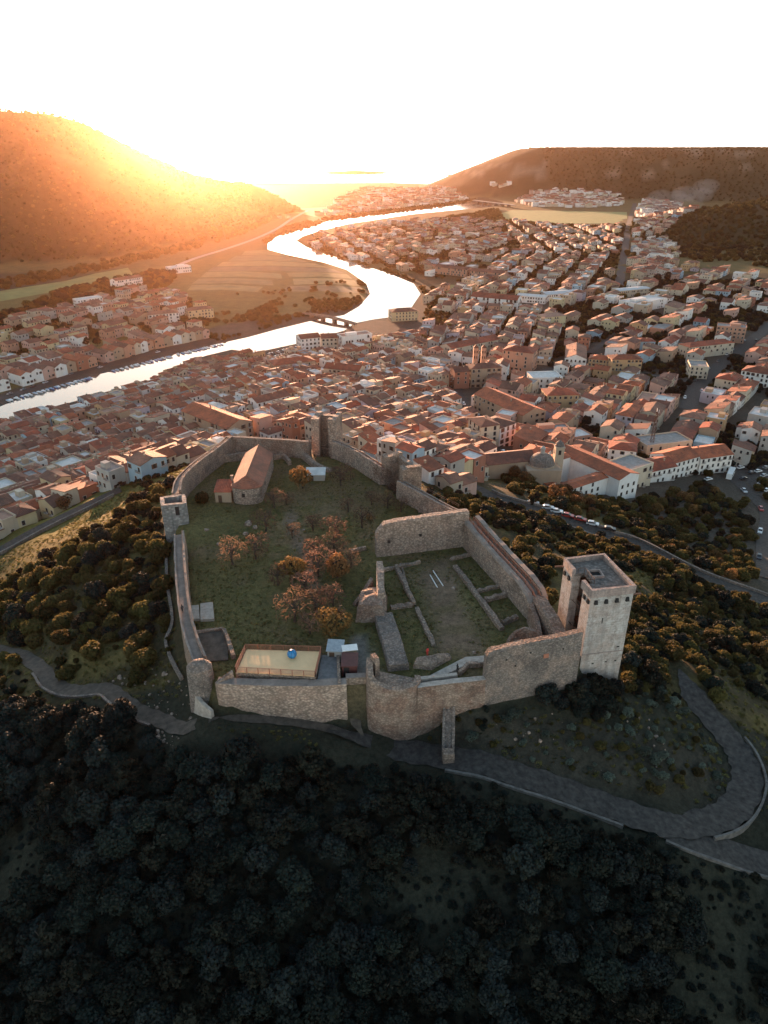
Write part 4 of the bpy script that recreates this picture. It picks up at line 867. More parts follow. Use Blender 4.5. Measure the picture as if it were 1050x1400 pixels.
# ================================================================== trees and shrubs
rng = np.random.default_rng(11)
def unit(v): return v/np.linalg.norm(v, axis=-1, keepdims=True)
def crown_mesh(name, mats, n, leaf, lumps=10, flat=.8, core=.72, spread=.55, lr=(.36, .52), sliver=1.0, seed=0, tall=1.0, upbias=.15):
    g = np.random.default_rng(seed)
    c = unit(g.normal(size=(lumps, 3)))*g.uniform(.25, 1, (lumps, 1))**.5*spread; c[:, 2] *= flat; c[0] = 0
    r = g.uniform(*lr, lumps); r[0] = max(lr)*1.1
    k = g.choice(lumps, n, p=r**2/np.sum(r**2)); d = unit(g.normal(size=(n, 3))+np.array([0, 0, upbias])); rad = r[k]*g.uniform(.72, 1.08, n)
    p = c[k]+d*rad[:, None]
    dist = np.linalg.norm(p[:, None]-c[None], axis=2)/r[None]; keep = dist.min(1) > .66; p, d = p[keep], d[keep]; n = len(p)
    nr = unit(d+g.normal(size=(n, 3))*.7); t = unit(np.cross(nr, g.normal(size=(n, 3)))); b = np.cross(nr, t)
    s = leaf*g.uniform(.6, 1.3, (n, 1)); t = t*s*sliver; b = b*s
    V = np.stack([p-t*.5-b*.5, p+t*.55-b*.45, p+t*.45+b*.55, p-t*.5+b*.5], 1).reshape(-1, 3)
    V[:, 2] *= tall
    Fc = np.arange(4*n).reshape(-1, 4).tolist(); V = V.tolist(); mi = [0]*n
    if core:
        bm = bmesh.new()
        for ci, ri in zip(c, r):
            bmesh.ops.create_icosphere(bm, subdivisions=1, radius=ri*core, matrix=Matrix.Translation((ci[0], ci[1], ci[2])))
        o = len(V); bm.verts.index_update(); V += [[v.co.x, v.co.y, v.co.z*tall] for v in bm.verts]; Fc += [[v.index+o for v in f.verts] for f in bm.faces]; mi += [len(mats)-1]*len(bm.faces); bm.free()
    me = bpy.data.meshes.new(name); me.from_pydata(V, [], Fc)
    for m in mats: me.materials.append(m)
    me.polygons.foreach_set('material_index', mi); me.update(); return me
def trunk_mesh(seed, bare=False):
    g = random.Random(seed); mb = MB(); top = .35
    mb.tube([(0, 0, -1.3), (.03, .02, -.6), (.0, .05, 0), (.05, 0, top)], [.13, .10, .08, .05], 6)
    for k in range(9 if bare else 5):
        a = g.uniform(0, 2*PI); z = g.uniform(-.45, .1); l = g.uniform(.5, .85); dx, dy = math.cos(a), math.sin(a)
        e = (dx*l, dy*l, z+g.uniform(.25, .75)); mid_ = (dx*l*.5, dy*l*.5, z+g.uniform(.1, .35))
        mb.tube([(0, 0, z), mid_, e], [.055, .035, .012], 4)
        if bare:
            for q in range(3):
                t = g.uniform(.4, 1); b0 = tuple(mid_[i]*(1-t)+e[i]*t for i in range(3)); mb.tube([b0, (b0[0]+g.uniform(-.35, .35), b0[1]+g.uniform(-.35, .35), b0[2]+g.uniform(.1, .45))], [.02, .006], 3)
    me = bpy.data.meshes.new('trunk'); me.from_pydata(mb.v, [], mb.f); me.materials.append(M['trunk']); return me
KINDS_ = {}
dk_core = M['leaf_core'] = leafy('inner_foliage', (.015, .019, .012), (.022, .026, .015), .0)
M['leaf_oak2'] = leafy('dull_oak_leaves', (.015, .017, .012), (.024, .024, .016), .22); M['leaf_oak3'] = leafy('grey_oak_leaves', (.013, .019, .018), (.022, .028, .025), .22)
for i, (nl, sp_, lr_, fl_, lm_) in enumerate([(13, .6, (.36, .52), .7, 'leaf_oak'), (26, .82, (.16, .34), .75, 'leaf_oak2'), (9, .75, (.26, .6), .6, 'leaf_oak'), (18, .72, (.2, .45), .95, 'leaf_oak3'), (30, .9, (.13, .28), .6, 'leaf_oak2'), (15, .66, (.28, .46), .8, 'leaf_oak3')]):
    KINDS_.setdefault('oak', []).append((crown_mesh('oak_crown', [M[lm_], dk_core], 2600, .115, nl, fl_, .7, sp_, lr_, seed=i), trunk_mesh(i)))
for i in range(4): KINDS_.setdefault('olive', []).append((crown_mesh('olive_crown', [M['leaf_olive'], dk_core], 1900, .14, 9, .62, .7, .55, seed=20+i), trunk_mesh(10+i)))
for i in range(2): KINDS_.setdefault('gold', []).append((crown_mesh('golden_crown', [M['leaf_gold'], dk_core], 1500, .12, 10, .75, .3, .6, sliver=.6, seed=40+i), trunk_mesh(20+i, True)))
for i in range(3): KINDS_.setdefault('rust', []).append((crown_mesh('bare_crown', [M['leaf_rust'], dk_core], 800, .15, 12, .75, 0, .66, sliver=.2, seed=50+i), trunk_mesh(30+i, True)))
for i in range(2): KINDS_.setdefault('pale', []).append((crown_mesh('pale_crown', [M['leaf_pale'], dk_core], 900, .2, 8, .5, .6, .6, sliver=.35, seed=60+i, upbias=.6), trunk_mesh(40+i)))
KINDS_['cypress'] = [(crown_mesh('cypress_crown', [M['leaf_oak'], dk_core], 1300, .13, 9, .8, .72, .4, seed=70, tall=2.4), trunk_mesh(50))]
for i in range(2): KINDS_.setdefault('far', []).append((crown_mesh('far_crown', [M['leaf_far'], dk_core], 320, .26, 7, .6, .7, .5, seed=80+i), trunk_mesh(60+i)))
def plant(name, kind, x, y, r, lift=.75, cat='tree', group=None, label=None, zz=None, squash=1.0, parts=True):
    cm, tm = random.choice(KINDS_[kind]); z = h(x, y) if zz is None else zz
    o = bpy.data.objects.new(name, None); COL.objects.link(o); o.location = (x, y, z); o.empty_display_size = .3; o.rotation_euler = (0, 0, random.uniform(0, 2*PI))
    c = bpy.data.objects.new('crown', cm); COL.objects.link(c); c.parent = o; c.location = (0, 0, r*lift); c.scale = (r*random.uniform(.92, 1.1), r, r*random.uniform(.85, 1.1)*squash)
    t = bpy.data.objects.new('trunk', tm); COL.objects.link(t); t.parent = o; t.location = (0, 0, r*lift); t.scale = (r*.72, r*.72, r*max(1, lift/1.2)*.8)
    tag(o, label, cat, group); o['kind'] = 'thing'; return o
def scatter(name, pts, kinds, label, cat='woodland'):
    """one countless mass of plants: points carrying size, turn and which plant"""
    me = bpy.data.meshes.new(name); P_ = np.array([p[:3] for p in pts]); me.from_pydata(P_.tolist(), [], [])
    for nm, v in (('size', [p[3] for p in pts]), ('turn', rng.uniform(0, 6.28, len(pts))), ('squash', rng.uniform(.75, 1.1, len(pts)))):
        a = me.attributes.new(nm, 'FLOAT', 'POINT'); a.data.foreach_set('value', np.array(v, dtype=np.float32))
    protos = [bpy.data.objects[n] for n in kinds]
    a = me.attributes.new('pick', 'INT', 'POINT'); a.data.foreach_set('value', rng.integers(0, len(protos), len(pts)).astype(np.int32))
    o = bpy.data.objects.new(name, me); COL.objects.link(o); tag(o, label, cat, kind='stuff')
    ng = bpy.data.node_groups.new(name, 'GeometryNodeTree'); ng.interface.new_socket('Geometry', in_out='INPUT', socket_type='NodeSocketGeometry'); ng.interface.new_socket('Geometry', in_out='OUTPUT', socket_type='NodeSocketGeometry')
    N = ng.nodes.new; L = ng.links.new; gi = N('NodeGroupInput'); go = N('NodeGroupOutput'); ip = N('GeometryNodeInstanceOnPoints'); jn = N('GeometryNodeJoinGeometry')
    for p in protos[::-1]:
        oi = N('GeometryNodeObjectInfo'); oi.inputs['Object'].default_value = p; oi.inputs['As Instance'].default_value = True; L(oi.outputs['Geometry'], jn.inputs[0])
    def attr(nm, tp='FLOAT'):
        n = N('GeometryNodeInputNamedAttribute'); n.data_type = tp; n.inputs['Name'].default_value = nm; return n.outputs[0]
    cx = N('ShaderNodeCombineXYZ'); L(attr('turn'), cx.inputs[2])
    cs = N('ShaderNodeCombineXYZ'); mu = N('ShaderNodeMath'); mu.operation = 'MULTIPLY'; sz = attr('size'); L(sz, mu.inputs[0]); L(attr('squash'), mu.inputs[1])
    L(sz, cs.inputs[0]); L(sz, cs.inputs[1]); L(mu.outputs[0], cs.inputs[2])
    L(gi.outputs[0], ip.inputs['Points']); L(jn.outputs[0], ip.inputs['Instance']); ip.inputs['Pick Instance'].default_value = True; L(attr('pick', 'INT'), ip.inputs['Instance Index'])
    L(cx.outputs[0], ip.inputs['Rotation']); L(cs.outputs[0], ip.inputs['Scale']); L(ip.outputs[0], go.inputs[0])
    md = o.modifiers.new('Scatter', 'NODES'); md.node_group = ng; return o
PROTO = {}
def poisson(pxpoly, spacing, jitter=.42, world=None):
    """jittered grid over a patch of ground named by its corners in the photograph"""
    poly = world or [G(*p)[:2] for p in pxpoly]
    xs = [p[0] for p in poly]; ys = [p[1] for p in poly]
    a = np.arange(min(xs), max(xs)+spacing, spacing); b = np.arange(min(ys), max(ys)+spacing, spacing*.9)
    X, Y = np.meshgrid(a, b); X = X+(np.arange(len(b))[:, None] % 2)*spacing*.5
    X = X+rng.uniform(-jitter, jitter, X.shape)*spacing; Y = Y+rng.uniform(-jitter, jitter, Y.shape)*spacing
    X, Y = X.ravel(), Y.ravel(); k = poly_sd(X, Y, poly) < 0; return X[k], Y[k]
def clear(X, Y, road_m=1.0, castle_m=1.5):
    k = poly_sd(X, Y, CASTLE) > castle_m
    for pts, hw, hs in ROADS:
        d, _ = line_d(X, Y, pts); k &= d > hw+road_m
    return k
def inframe(X, Y, Z, m=60):
    m += 60
    dz = Z-CZ; d = Y*math.cos(PT)-dz*math.sin(PT); u = Y*math.sin(PT)+dz*math.cos(PT)
    px = 525+F*X/np.maximum(d, 1); py = 700-F*u/np.maximum(d, 1)
    return (d > 3) & (px > -m) & (px < 1050+m) & (py > -m) & (py < 1400+m), px, py
# ---- courtyard trees, one by one
yard = [(414, 668, 3.6, 'gold', 'round golden leaved tree glowing in front of the white-roofed shelter'), (277, 686, 2.4, 'olive', 'low dark evergreen bush left of the chapel annex'),
 (375, 694, 2.8, 'rust', 'bare reddish tree just right of the chapel apse'), (364, 726, 3.0, 'rust', 'bare grey brown tree below the chapel beside pale boulders'), (400, 736, 2.2, 'rust', 'small bare reddish tree standing beside the worn courtyard path'),
 (428, 726, 2.4, 'rust', 'bare reddish tree right of the worn courtyard path'), (318, 772, 3.2, 'rust', 'left one of two spreading rusty trees near the left wall'), (350, 764, 3.1, 'rust', 'right one of two spreading rusty trees near the left wall'),
 (459, 734, 2.9, 'rust', 'bare rusty tree halfway between path and broken tower'), (495, 722, 2.8, 'rust', 'dark bare tree behind the left end of the palace rear wall'), (466, 664, 3.4, 'rust', 'tall dark bare tree below the twin-pillared tower'),
 (402, 792, 3.2, 'gold', 'orange tree at the lower end of the worn path'), (435, 788, 3.4, 'rust', 'dense rusty tree in the thicket, beside an orange tree'), (461, 790, 3.3, 'gold', 'orange brown tree at the right of the courtyard thicket'),
 (457, 756, 3.0, 'rust', 'rusty tree at the top of the courtyard thicket'), (430, 762, 2.4, 'rust', 'small rusty tree over the worn path in the thicket'), (403, 850, 3.6, 'rust', 'orange brown tree above the back fence of the terrace'),
 (458, 868, 3.5, 'gold', 'bushy orange topped tree behind the metal roofed shed'), (432, 842, 3.2, 'rust', 'dull bare tree between the thicket and the terrace'), (455, 832, 2.8, 'rust', 'dark bare tree left of the collapsed masonry lump'),
 (380, 800, 2.4, 'rust', 'small bare tree left of the courtyard thicket'), (418, 815, 3.0, 'rust', 'bare tree low in the courtyard thicket'), (520, 660, 2.6, 'rust', 'reddish bare tree against the back right wall'),
 (508, 690, 2.2, 'rust', 'reddish scrubby tree on the slope below the broken tower'), (530, 695, 2.4, 'rust', 'reddish brown thicket tree behind the palace rear wall'), (548, 700, 2.0, 'rust', 'small reddish tree close behind the middle of the palace rear wall'), (505, 712, 1.0, 'gold', 'little yellow bush at the left end of the palace rear wall'),
 (480, 776, 2.5, 'rust', 'bare tree beside the sloping buttress wall'), (392, 690, 1.8, 'rust', 'small bare tree between the chapel and the golden tree'), (476, 700, 2.0, 'rust', 'small bare tree on the open grass of the courtyard'), (424, 866, 2.6, 'rust', 'bare tree just behind the terrace fence')]
for px, py, r, k, l in yard:
    x, y, _ = at(px, py, 75); r *= 1.15 if k == 'rust' else 1.05; plant('courtyard_tree' if k != 'olive' else 'bush', k, x, y, r, .95 if k != 'olive' else .55, 'tree' if k != 'olive' else 'bush', 'trees in the castle courtyard' if k != 'olive' else None, l, 75)
# ---- oak wood in the shade below the castle
X, Y = poisson(None, 2.55, world=[(-125, 118), (-95, 108), (-62, 100), (-30, 88), (0, 86), (75, 82), (110, 120), (150, 95), (130, 20), (-110, 20)])
Z = H(X, Y); ok, px, py = inframe(X, Y, Z, 45); k = ok & clear(X, Y, 1.2, 9) & (Y > 26)
A_low = line_d(X, Y, A_ROAD[0])[0]
inner = (Y > 74) & (X > 8) & (X < 62) & (poly_sd(X, Y, [A_ROAD[0][i] for i in range(0, len(A_ROAD[0]), 4)]+[(45, 108), (20, 92)]) < 1)
k &= ~inner
pathzone = (Y > 86) & (X > -36) & (X < 8); k &= ~pathzone
leftup = (X < -36) & (Y > 104+(-36-X)*.12); k &= ~leftup
k &= ~((X > 50) & (Y > 92)); k &= (vnoise(X, Y, 13, 88)*.7+vnoise(X, Y, 5, 89)*.3) < .66
X, Y, Z, px, py = X[k], Y[k], Z[k], px[k], py[k]
rad = 1.1+2.0*rng.uniform(0, 1, len(X))**1.6; rad = np.where(A_low[k] < 7, rad*.55, rad)
order = np.argsort(-rad/np.hypot(Y, CZ-Z)); wood_pts = []; cnt = 0
for i in order:
    if cnt < 285 and -30 < px[i] < 1080 and py[i] < 1440:
        zone = ('at the left' if px[i] < 300 else 'in the middle' if px[i] < 700 else 'at the right')
        up_ = 'below the road and paths' if py[i] < 1180 else 'low in the picture'
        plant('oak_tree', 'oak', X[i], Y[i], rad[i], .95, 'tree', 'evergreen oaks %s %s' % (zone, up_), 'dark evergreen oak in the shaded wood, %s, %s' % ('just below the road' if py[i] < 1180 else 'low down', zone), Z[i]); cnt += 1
    else: wood_pts.append((X[i], Y[i], Z[i]+rad[i]*.95, rad[i]))
oak_c = [o for o in bpy.data.objects if o.name.startswith('crown') and o.data.name.startswith('oak_crown')]
def first(meshname):
    seen = {}
    for o in bpy.data.objects:
        if o.type == 'MESH' and o.data.name.startswith(meshname) and o.parent is not None: seen.setdefault(o.data.name, o.name)
    return list(seen.values())
if wood_pts: scatter('oak_wood', wood_pts, first('oak_crown'), 'dark undergrowth and oaks of the shaded wood below the castle', 'wood')
# ---- shrubs on both flanks (individuals nearest, the rest a mass)
def flank(pxpoly, spacing, kinds, rr, name, side, castle_m=2.0, road_m=.6, thin=0.0, lift=.55, world=None):
    X, Y = poisson(pxpoly, spacing, world=world); Z = H(X, Y); ok, px, py = inframe(X, Y, Z, 40); k = ok & clear(X, Y, road_m, castle_m)
    if thin: k &= (vnoise(X, Y, 14, 77)*.7+rng.uniform(0, .3, X.shape)) > thin
    X, Y, Z, px, py = X[k], Y[k], Z[k], px[k], py[k]; n = len(X)
    r_ = rr[0]+(rr[1]-rr[0])*rng.uniform(0, 1, n)**1.6; kk = rng.choice(len(kinds), n)
    return [(X[i], Y[i], Z[i], r_[i], kinds[kk[i]], px[i], py[i], side, lift) for i in range(n)]
SH = flank([(0, 1000), (60, 970), (190, 935), (235, 900), (225, 760), (222, 740), (215, 690), (240, 660), (200, 665), (150, 720), (60, 760), (0, 790), (-60, 810), (-60, 960)], 2.7, ['olive', 'olive', 'oak', 'olive'], (.7, 2.9), 'shrub', 'left slope', 3, .7, .34)
SH += flank([(200, 665), (240, 655), (300, 610), (270, 612), (215, 640), (150, 675)], 3.4, ['olive', 'gold', 'olive'], (.8, 1.7), 'shrub', 'left slope', 2, .7, .45)
SH += flank([(560, 660), (640, 660), (700, 690), (840, 740), (960, 795), (1060, 830), (1060, 1000), (985, 985), (945, 930), (880, 960), (860, 800), (770, 760), (750, 830), (640, 705)], 2.6, ['olive', 'olive', 'oak', 'olive'], (.6, 2.6), 'shrub', 'right slope', 2.2, .7, .40)
SH += flank([(650, 985), (740, 975), (860, 950), (930, 960), (985, 1030), (985, 1090), (900, 1090), (780, 1060), (700, 1035), (640, 1010)], 2.6, ['pale', 'olive', 'oak', 'pale'], (.5, 1.5), 'shrub', 'bank above the road', 1.5, .2, .22)
SH += flank([(845, 830), (900, 850), (960, 900), (985, 985), (940, 960), (890, 960), (848, 950)], 2.5, ['olive', 'oak', 'olive'], (1.0, 2.2), 'shrub', 'right slope', 2.2, .4, .12)
SH += flank([(295, 968), (380, 968), (472, 966), (472, 980), (380, 984), (298, 984)], 1.5, ['olive', 'pale', 'oak'], (.25, .7), 'shrub', 'wall foot', .5, .1, .42)
SH += flank([(508, 992), (575, 990), (600, 975), (660, 972), (740, 960), (745, 980), (660, 1000), (600, 1010), (540, 1012)], 1.7, ['olive', 'pale', 'oak'], (.3, 1.1), 'shrub', 'wall foot', .6, .3, .36)
SH += flank([(770, 975), (830, 985), (850, 945), (800, 940), (740, 960)], 2.3, ['oak'], (1.6, 2.6), 'shrub', 'foot of the keep', 1.0, 1.0, 0)
SH += flank([(60, 905), (200, 900), (250, 930), (260, 985), (180, 955), (100, 930)], 2.4, ['pale', 'pale', 'oak'], (.4, 1.0), 'shrub', 'stony bank', 2, .6, .5)
SH.sort(key=lambda s: -s[3]/math.hypot(s[1], CZ-s[2]))
FM = {'to the square left tower': (238, 705), 'to the keep': (830, 830), 'to the corner tower': (272, 940), 'to the white parked car': (729, 687), 'to the hairpin bend': (1010, 1090), 'to the round-topped tower': (540, 650), "to the photo's left edge": (0, 870), "to the photo's right edge": (1050, 900), 'to the palace rear corner': (635, 705)}
LOOK = {'olive': 'olive-green shrub', 'oak': 'dark green shrub', 'gold': 'golden brown shrub', 'pale': 'grey-green spiky bush'}
items = []; rest = {}
for i, (x, y, z, r, k, px, py, side, lift) in enumerate(SH):
    if i < 285:
        o = plant('shrub', k, x, y, r, lift, 'shrub', 'shrubs on the castle slopes', None, z); o['label'] = 'shrub'
        items.append((o, '%s %s on the %s' % ('big' if r > 1.9 else 'small' if r < 1.1 else 'middling', LOOK[k], side), (px, py)))
    else: rest.setdefault(side, []).append((x, y, z+r*lift, r))
single_out(items, FM)
mixk = first('olive_crown')+first('oak_crown')[:2]
for s, p in rest.items(): scatter('scrub', p, mixk if 'bank' not in s else first('pale_crown')+first('olive_crown')[:1], 'low scrub covering the '+s, 'scrub')
# ---- grass tussocks on the lit slopes are left to the ground; far woods as masses
def mass(name, pxpoly, spacing, rr, kinds, label, thin=0, lift=.5, cat='woodland', world=None, cond=None):
    X, Y = poisson(pxpoly, spacing, world=world); Z = H(X, Y); ok, px, py = inframe(X, Y, Z, 30); k = ok & clear(X, Y, 1.0, 8)
    k &= poly_sd(X, Y, RIV) > rr[1]*.7
    if thin: k &= (vnoise(X, Y, spacing*7, 91)*.65+vnoise(X, Y, spacing*2.5, 92)*.35) > thin
    if cond is not None: k &= cond(X, Y, Z)
    X, Y, Z = X[k], Y[k], Z[k]
    # drop what other ground hides from here
    vis = np.ones(len(X), bool)
    for t in np.linspace(.1, .96, 40): vis &= (CZ+(Z+2*rr[1]-CZ)*t) > H0(X*t, Y*t)-.5
    X, Y, Z = X[vis], Y[vis], Z[vis]; r_ = rng.uniform(*rr, len(X))
    if len(X): return scatter(name, [(a, b, c+r*lift, r) for a, b, c, r in zip(X, Y, Z, r_)], kinds, label, cat)
ol = first('olive_crown'); rust = first('bare_crown'); gold = first('golden_crown'); oak = first('oak_crown')
mass('riverside_wood', [(300, 466), (345, 455), (410, 434), (480, 424), (506, 405), (495, 380), (440, 385), (380, 410), (310, 440), (270, 460)], 6.0, (1.4, 3.4), ol, 'bushy trees lining the inner bank of the river bend', .41)
mass('riverside_wood', [(230, 440), (300, 440), (380, 410), (440, 385), (380, 398), (300, 405), (230, 412)], 9, (1.6, 3.4), ol, 'scattered trees and scrub on the flat land inside the bend', .5)
mass('tree_belt', [(0, 432), (70, 402), (140, 385), (230, 368), (262, 352), (240, 372), (235, 392), (180, 400), (100, 415), (0, 445)], 9, (3.0, 5.5), ol+oak[:2], 'belt of dark trees behind the left bank houses', .18)
mass('ridge_foot_trees', [(0, 398), (130, 372), (250, 345), (330, 322), (395, 290), (405, 285), (330, 312), (240, 338), (120, 362), (0, 385)], 12, (3, 6), ol, 'trees along the foot of the ridge', .25)
mass('riverside_wood', [(366, 340), (385, 322), (440, 306), (520, 294), (640, 280), (650, 272), (560, 284), (450, 297), (390, 310), (360, 330)], 9, (2.2, 4.5), ol, 'trees along the outer river bank', .28)
mass('riverside_wood', [(590, 300), (680, 285), (690, 300), (760, 307), (690, 315), (600, 322)], 11, (2.5, 4.5), ol, 'trees between the river and the outer houses', .35)
far = []
X_, Y_ = -60, -60
o1 = plant('far_tree', 'far', *G(520, 330)[:2], 4.5, .8, 'tree', None, 'dark round tree among the outer houses by the river bend'); o2 = plant('far_tree', 'far', *G(700, 345)[:2], 4.5, .8, 'tree', None, 'dark round tree among the outer houses beyond the school')
o1.children[0].data = KINDS_['far'][0][0]; o2.children[0].data = KINDS_['far'][1][0]
for o_ in (o1, o2): [setattr(c_, 'data', KINDS_['far'][0][1]) for c_ in o_.children if c_.name.startswith('trunk')]
for o_, k_ in ((o1, 0), (o2, 1)): [setattr(c_, 'data', KINDS_['far'][k_][0]) for c_ in o_.children if c_.name.startswith('crown')]
fc = first('far_crown')
mass('ridge_scrub', None, 11, (1.6, 4.5), fc, 'scrub and low trees covering the left ridge', .30, .4, 'scrub', [(-1700, 850), (-100, 1000), (-150, 2300), (-1900, 2300)], lambda X, Y, Z: Z > 4)
mass('plateau_scrub', None, 19, (2.5, 6), fc, 'scrub covering the flat-topped hill on the right', .26, .4, 'scrub', [(550, 2000), (3000, 1600), (3300, 3300), (600, 3400)], lambda X, Y, Z: Z > 4)
mass('hillside_wood', None, 13, (3.5, 6.5), fc+ol[:1], 'dense dark wood on the nearer hill at the right edge', .2, .45, 'wood', [(400, 1050), (1250, 900), (1300, 1700), (500, 1750)], lambda X, Y, Z: Z > 4)
mass('valley_wood', [(690, 668), (760, 690), (850, 690), (960, 660), (1020, 700), (1045, 760), (1040, 800), (960, 778), (870, 735), (780, 705)], 4.6, (1.4, 3.2), ol+oak[:2]+ol+gold[:1], 'mixed dark and rusty trees in the dip beyond the right-hand road', .25)
mass('valley_wood', [(1050, 640), (1010, 690), (1050, 700)], 5, (1.4, 3.0), ol, 'trees by the valley road')

mass('hillside_wood', [(915, 334), (960, 338), (1060, 330), (1060, 372), (1000, 366), (930, 352), (900, 345)], 12, (3, 5.5), ol+oak[:2], 'dark trees among the houses at the foot of the nearer hill', .25)
# ---- loose stones
bl = [o.name for o in bpy.data.objects if o.name.startswith('boulder')]
def stones(pxpoly, spacing, rr, label, thin, castle_m=1.0):
    X, Y = poisson(pxpoly, spacing); Z = H(X, Y); k = clear(X, Y, .1, castle_m) & ((vnoise(X, Y, 5, 55)*.6+rng.uniform(0, .4, X.shape)) > thin)
    X, Y, Z = X[k], Y[k], Z[k]; r_ = rr[0]+(rr[1]-rr[0])*rng.uniform(0, 1, len(X))**3
    scatter('rubble', [(a, b, c-r*.1, r) for a, b, c, r in zip(X, Y, Z, r_)], bl, label, 'stones')
stones([(130, 930), (205, 905), (250, 920), (262, 960), (296, 975), (250, 1000), (190, 985), (150, 950)], 1.1, (.12, .9), 'loose stones strewn below the corner tower', .42)
stones([(650, 1000), (760, 975), (900, 985), (960, 1080), (820, 1070), (700, 1040)], 1.9, (.1, .6), 'loose stones on the bank above the hairpin road', .55)
stones([(200, 985), (250, 1005), (240, 1025), (200, 1010)], .9, (.15, .8), 'rubble heap beside the footpath', .3)

mass('church_garden', [(684, 652), (700, 646), (735, 668), (765, 678), (850, 684), (855, 698), (790, 700), (740, 692), (700, 672)], 4.2, (1.2, 2.8), ol+gold[:1]+ol, 'garden trees and bushes between the domed church and the road', .12)

# ---- grass tussocks: two that stand alone, then the countless rest
def tuft_mesh(seed):
    g = np.random.default_rng(seed); n = 90; a = g.uniform(0, 2*PI, n); r = g.uniform(0, .8, n)**.7; base = np.stack([r*np.cos(a)*.7, r*np.sin(a)*.7, np.zeros(n)], 1)
    tip = base+np.stack([np.cos(a)*g.uniform(.3, .9, n), np.sin(a)*g.uniform(.1, .5, n), g.uniform(.15, .5, n)], 1); w = np.stack([-np.sin(a), np.cos(a), np.zeros(n)], 1)*.09
    V = np.stack([base-w, base+w, tip], 1).reshape(-1, 3); me = bpy.data.meshes.new('tuft'); me.from_pydata(V.tolist(), [], np.arange(3*n).reshape(-1, 3).tolist()); me.materials.append(M['leaf_grass']); return me
M['leaf_grass'] = leafy('dry_grass', (.13, .13, .045), (.21, .17, .06), .5)
tn_ = []
for k, (px, py, l) in enumerate([(312, 700, 'lone dry grass tussock on the courtyard lawn below the chapel annex'), (500, 668, 'lone dry grass tussock on the courtyard lawn left of the broken tower')]):
    x, y, _ = at(px, py, 75); me = tuft_mesh(k); o = bpy.data.objects.new('grass_tussock', me); COL.objects.link(o); o.location = (x, y, h(x, y)); o.scale = (.6, .6, .6); tag(o, l, 'grass'); tn_.append(o.name)
def tufts(name, pxpoly, spacing, rr, label, thin, castle, world=None):
    X, Y = poisson(pxpoly, spacing, world=world); Z = H(X, Y); cs = poly_sd(X, Y, CASTLE); k = (cs < -1.6) if castle else clear(X, Y, .2, 1.5)
    ok, _, _ = inframe(X, Y, Z, 30); k &= ok & ((vnoise(X, Y, 8, 66)*.6+rng.uniform(0, .4, X.shape)) > thin)
    if castle: k &= (poly_sd(X, Y, [p_[:2] for p_ in dk]) > .5) & (poly_sd(X, Y, PALACE) > rng.uniform(-3, 2.5, X.shape)) & (poly_sd(X, Y, YARD) > .3)
    X, Y, Z = X[k], Y[k], Z[k]; scatter(name, [(a, b, c-.03, r) for a, b, c, r in zip(X, Y, Z, rng.uniform(*rr, len(X)))], tn_, label, 'grass')
tufts('grass', None, .85, (.15, .42), 'rough tussocky grass of the castle courtyard', .42, True, CASTLE)
tufts('grass', [(0, 1000), (60, 970), (190, 960), (250, 950), (230, 760), (240, 660), (300, 608), (230, 630), (150, 675), (60, 735), (-60, 790), (-60, 960)], 1.5, (.3, .8), 'dry grass on the slope left of the castle', .30, False)
tufts('grass', [(560, 655), (650, 670), (700, 690), (840, 740), (960, 795), (1060, 830), (1060, 1120), (985, 1100), (900, 1090), (780, 1060), (650, 1030), (660, 975), (800, 960), (860, 900), (770, 760), (640, 705)], 1.6, (.3, .8), 'dry grass on the slope right of the castle', .32, False)
tufts('grass', [(300, 985), (500, 985), (560, 1000), (560, 1030), (440, 1020), (300, 1000)], .9, (.15, .45), 'grass along the path below the front wall', .35, False)

mass('riverside_wood', [(572, 392), (592, 396), (622, 440), (600, 446), (578, 436), (584, 412)], 6, (1.8, 3.8), ol+gold, 'trees on the town bank beside the orange-yellow house', .3)
mass('riverside_wood', [(425, 340), (470, 354), (530, 368), (565, 382), (585, 398), (572, 388), (535, 373), (480, 357), (430, 346)], 6.5, (1.8, 3.4), ol, 'row of trees along the outer houses on the river bend', .3)
mass('avenue_trees', [(548, 484), (600, 478), (625, 462), (618, 448), (580, 452), (540, 474)], 5.0, (1.8, 3.6), ol+gold[:1], 'trees of the riverside park in front of the long cream row', .3)

X, Y = poisson(None, 1.5, world=[(-70, 100), (-30, 86), (0, 82), (70, 72), (100, 100), (130, 30), (-90, 30)]); Z = H(X, Y); ok_, _, py_ = inframe(X, Y, Z, 30)
k = ok_ & clear(X, Y, .6, 5) & (Y > 28) & ((vnoise(X, Y, 6, 93)*.6+rng.uniform(0, .4, X.shape)) > .36) & ((Y < 74) | (py_ > 1030))
X, Y, Z = X[k], Y[k], Z[k]; r_ = .25+.75*rng.uniform(0, 1, len(X))**2
scatter('undergrowth', [(a, b, c+r*.3, r) for a, b, c, r in zip(X, Y, Z, r_)], oak, 'low dark undergrowth in the clearings of the shaded wood', 'undergrowth')

mass('hillside_scrub', None, 4.5, (1.0, 2.6), ol+oak[:2], 'scrub on the hillside beyond the right edge of the photo', .3, .5, 'scrub', [(75, 95), (150, 110), (330, 200), (380, 330), (330, 420), (225, 350), (190, 250), (130, 190)], lambda X, Y, Z: (pix(X, Y, Z)[0] > 1040))
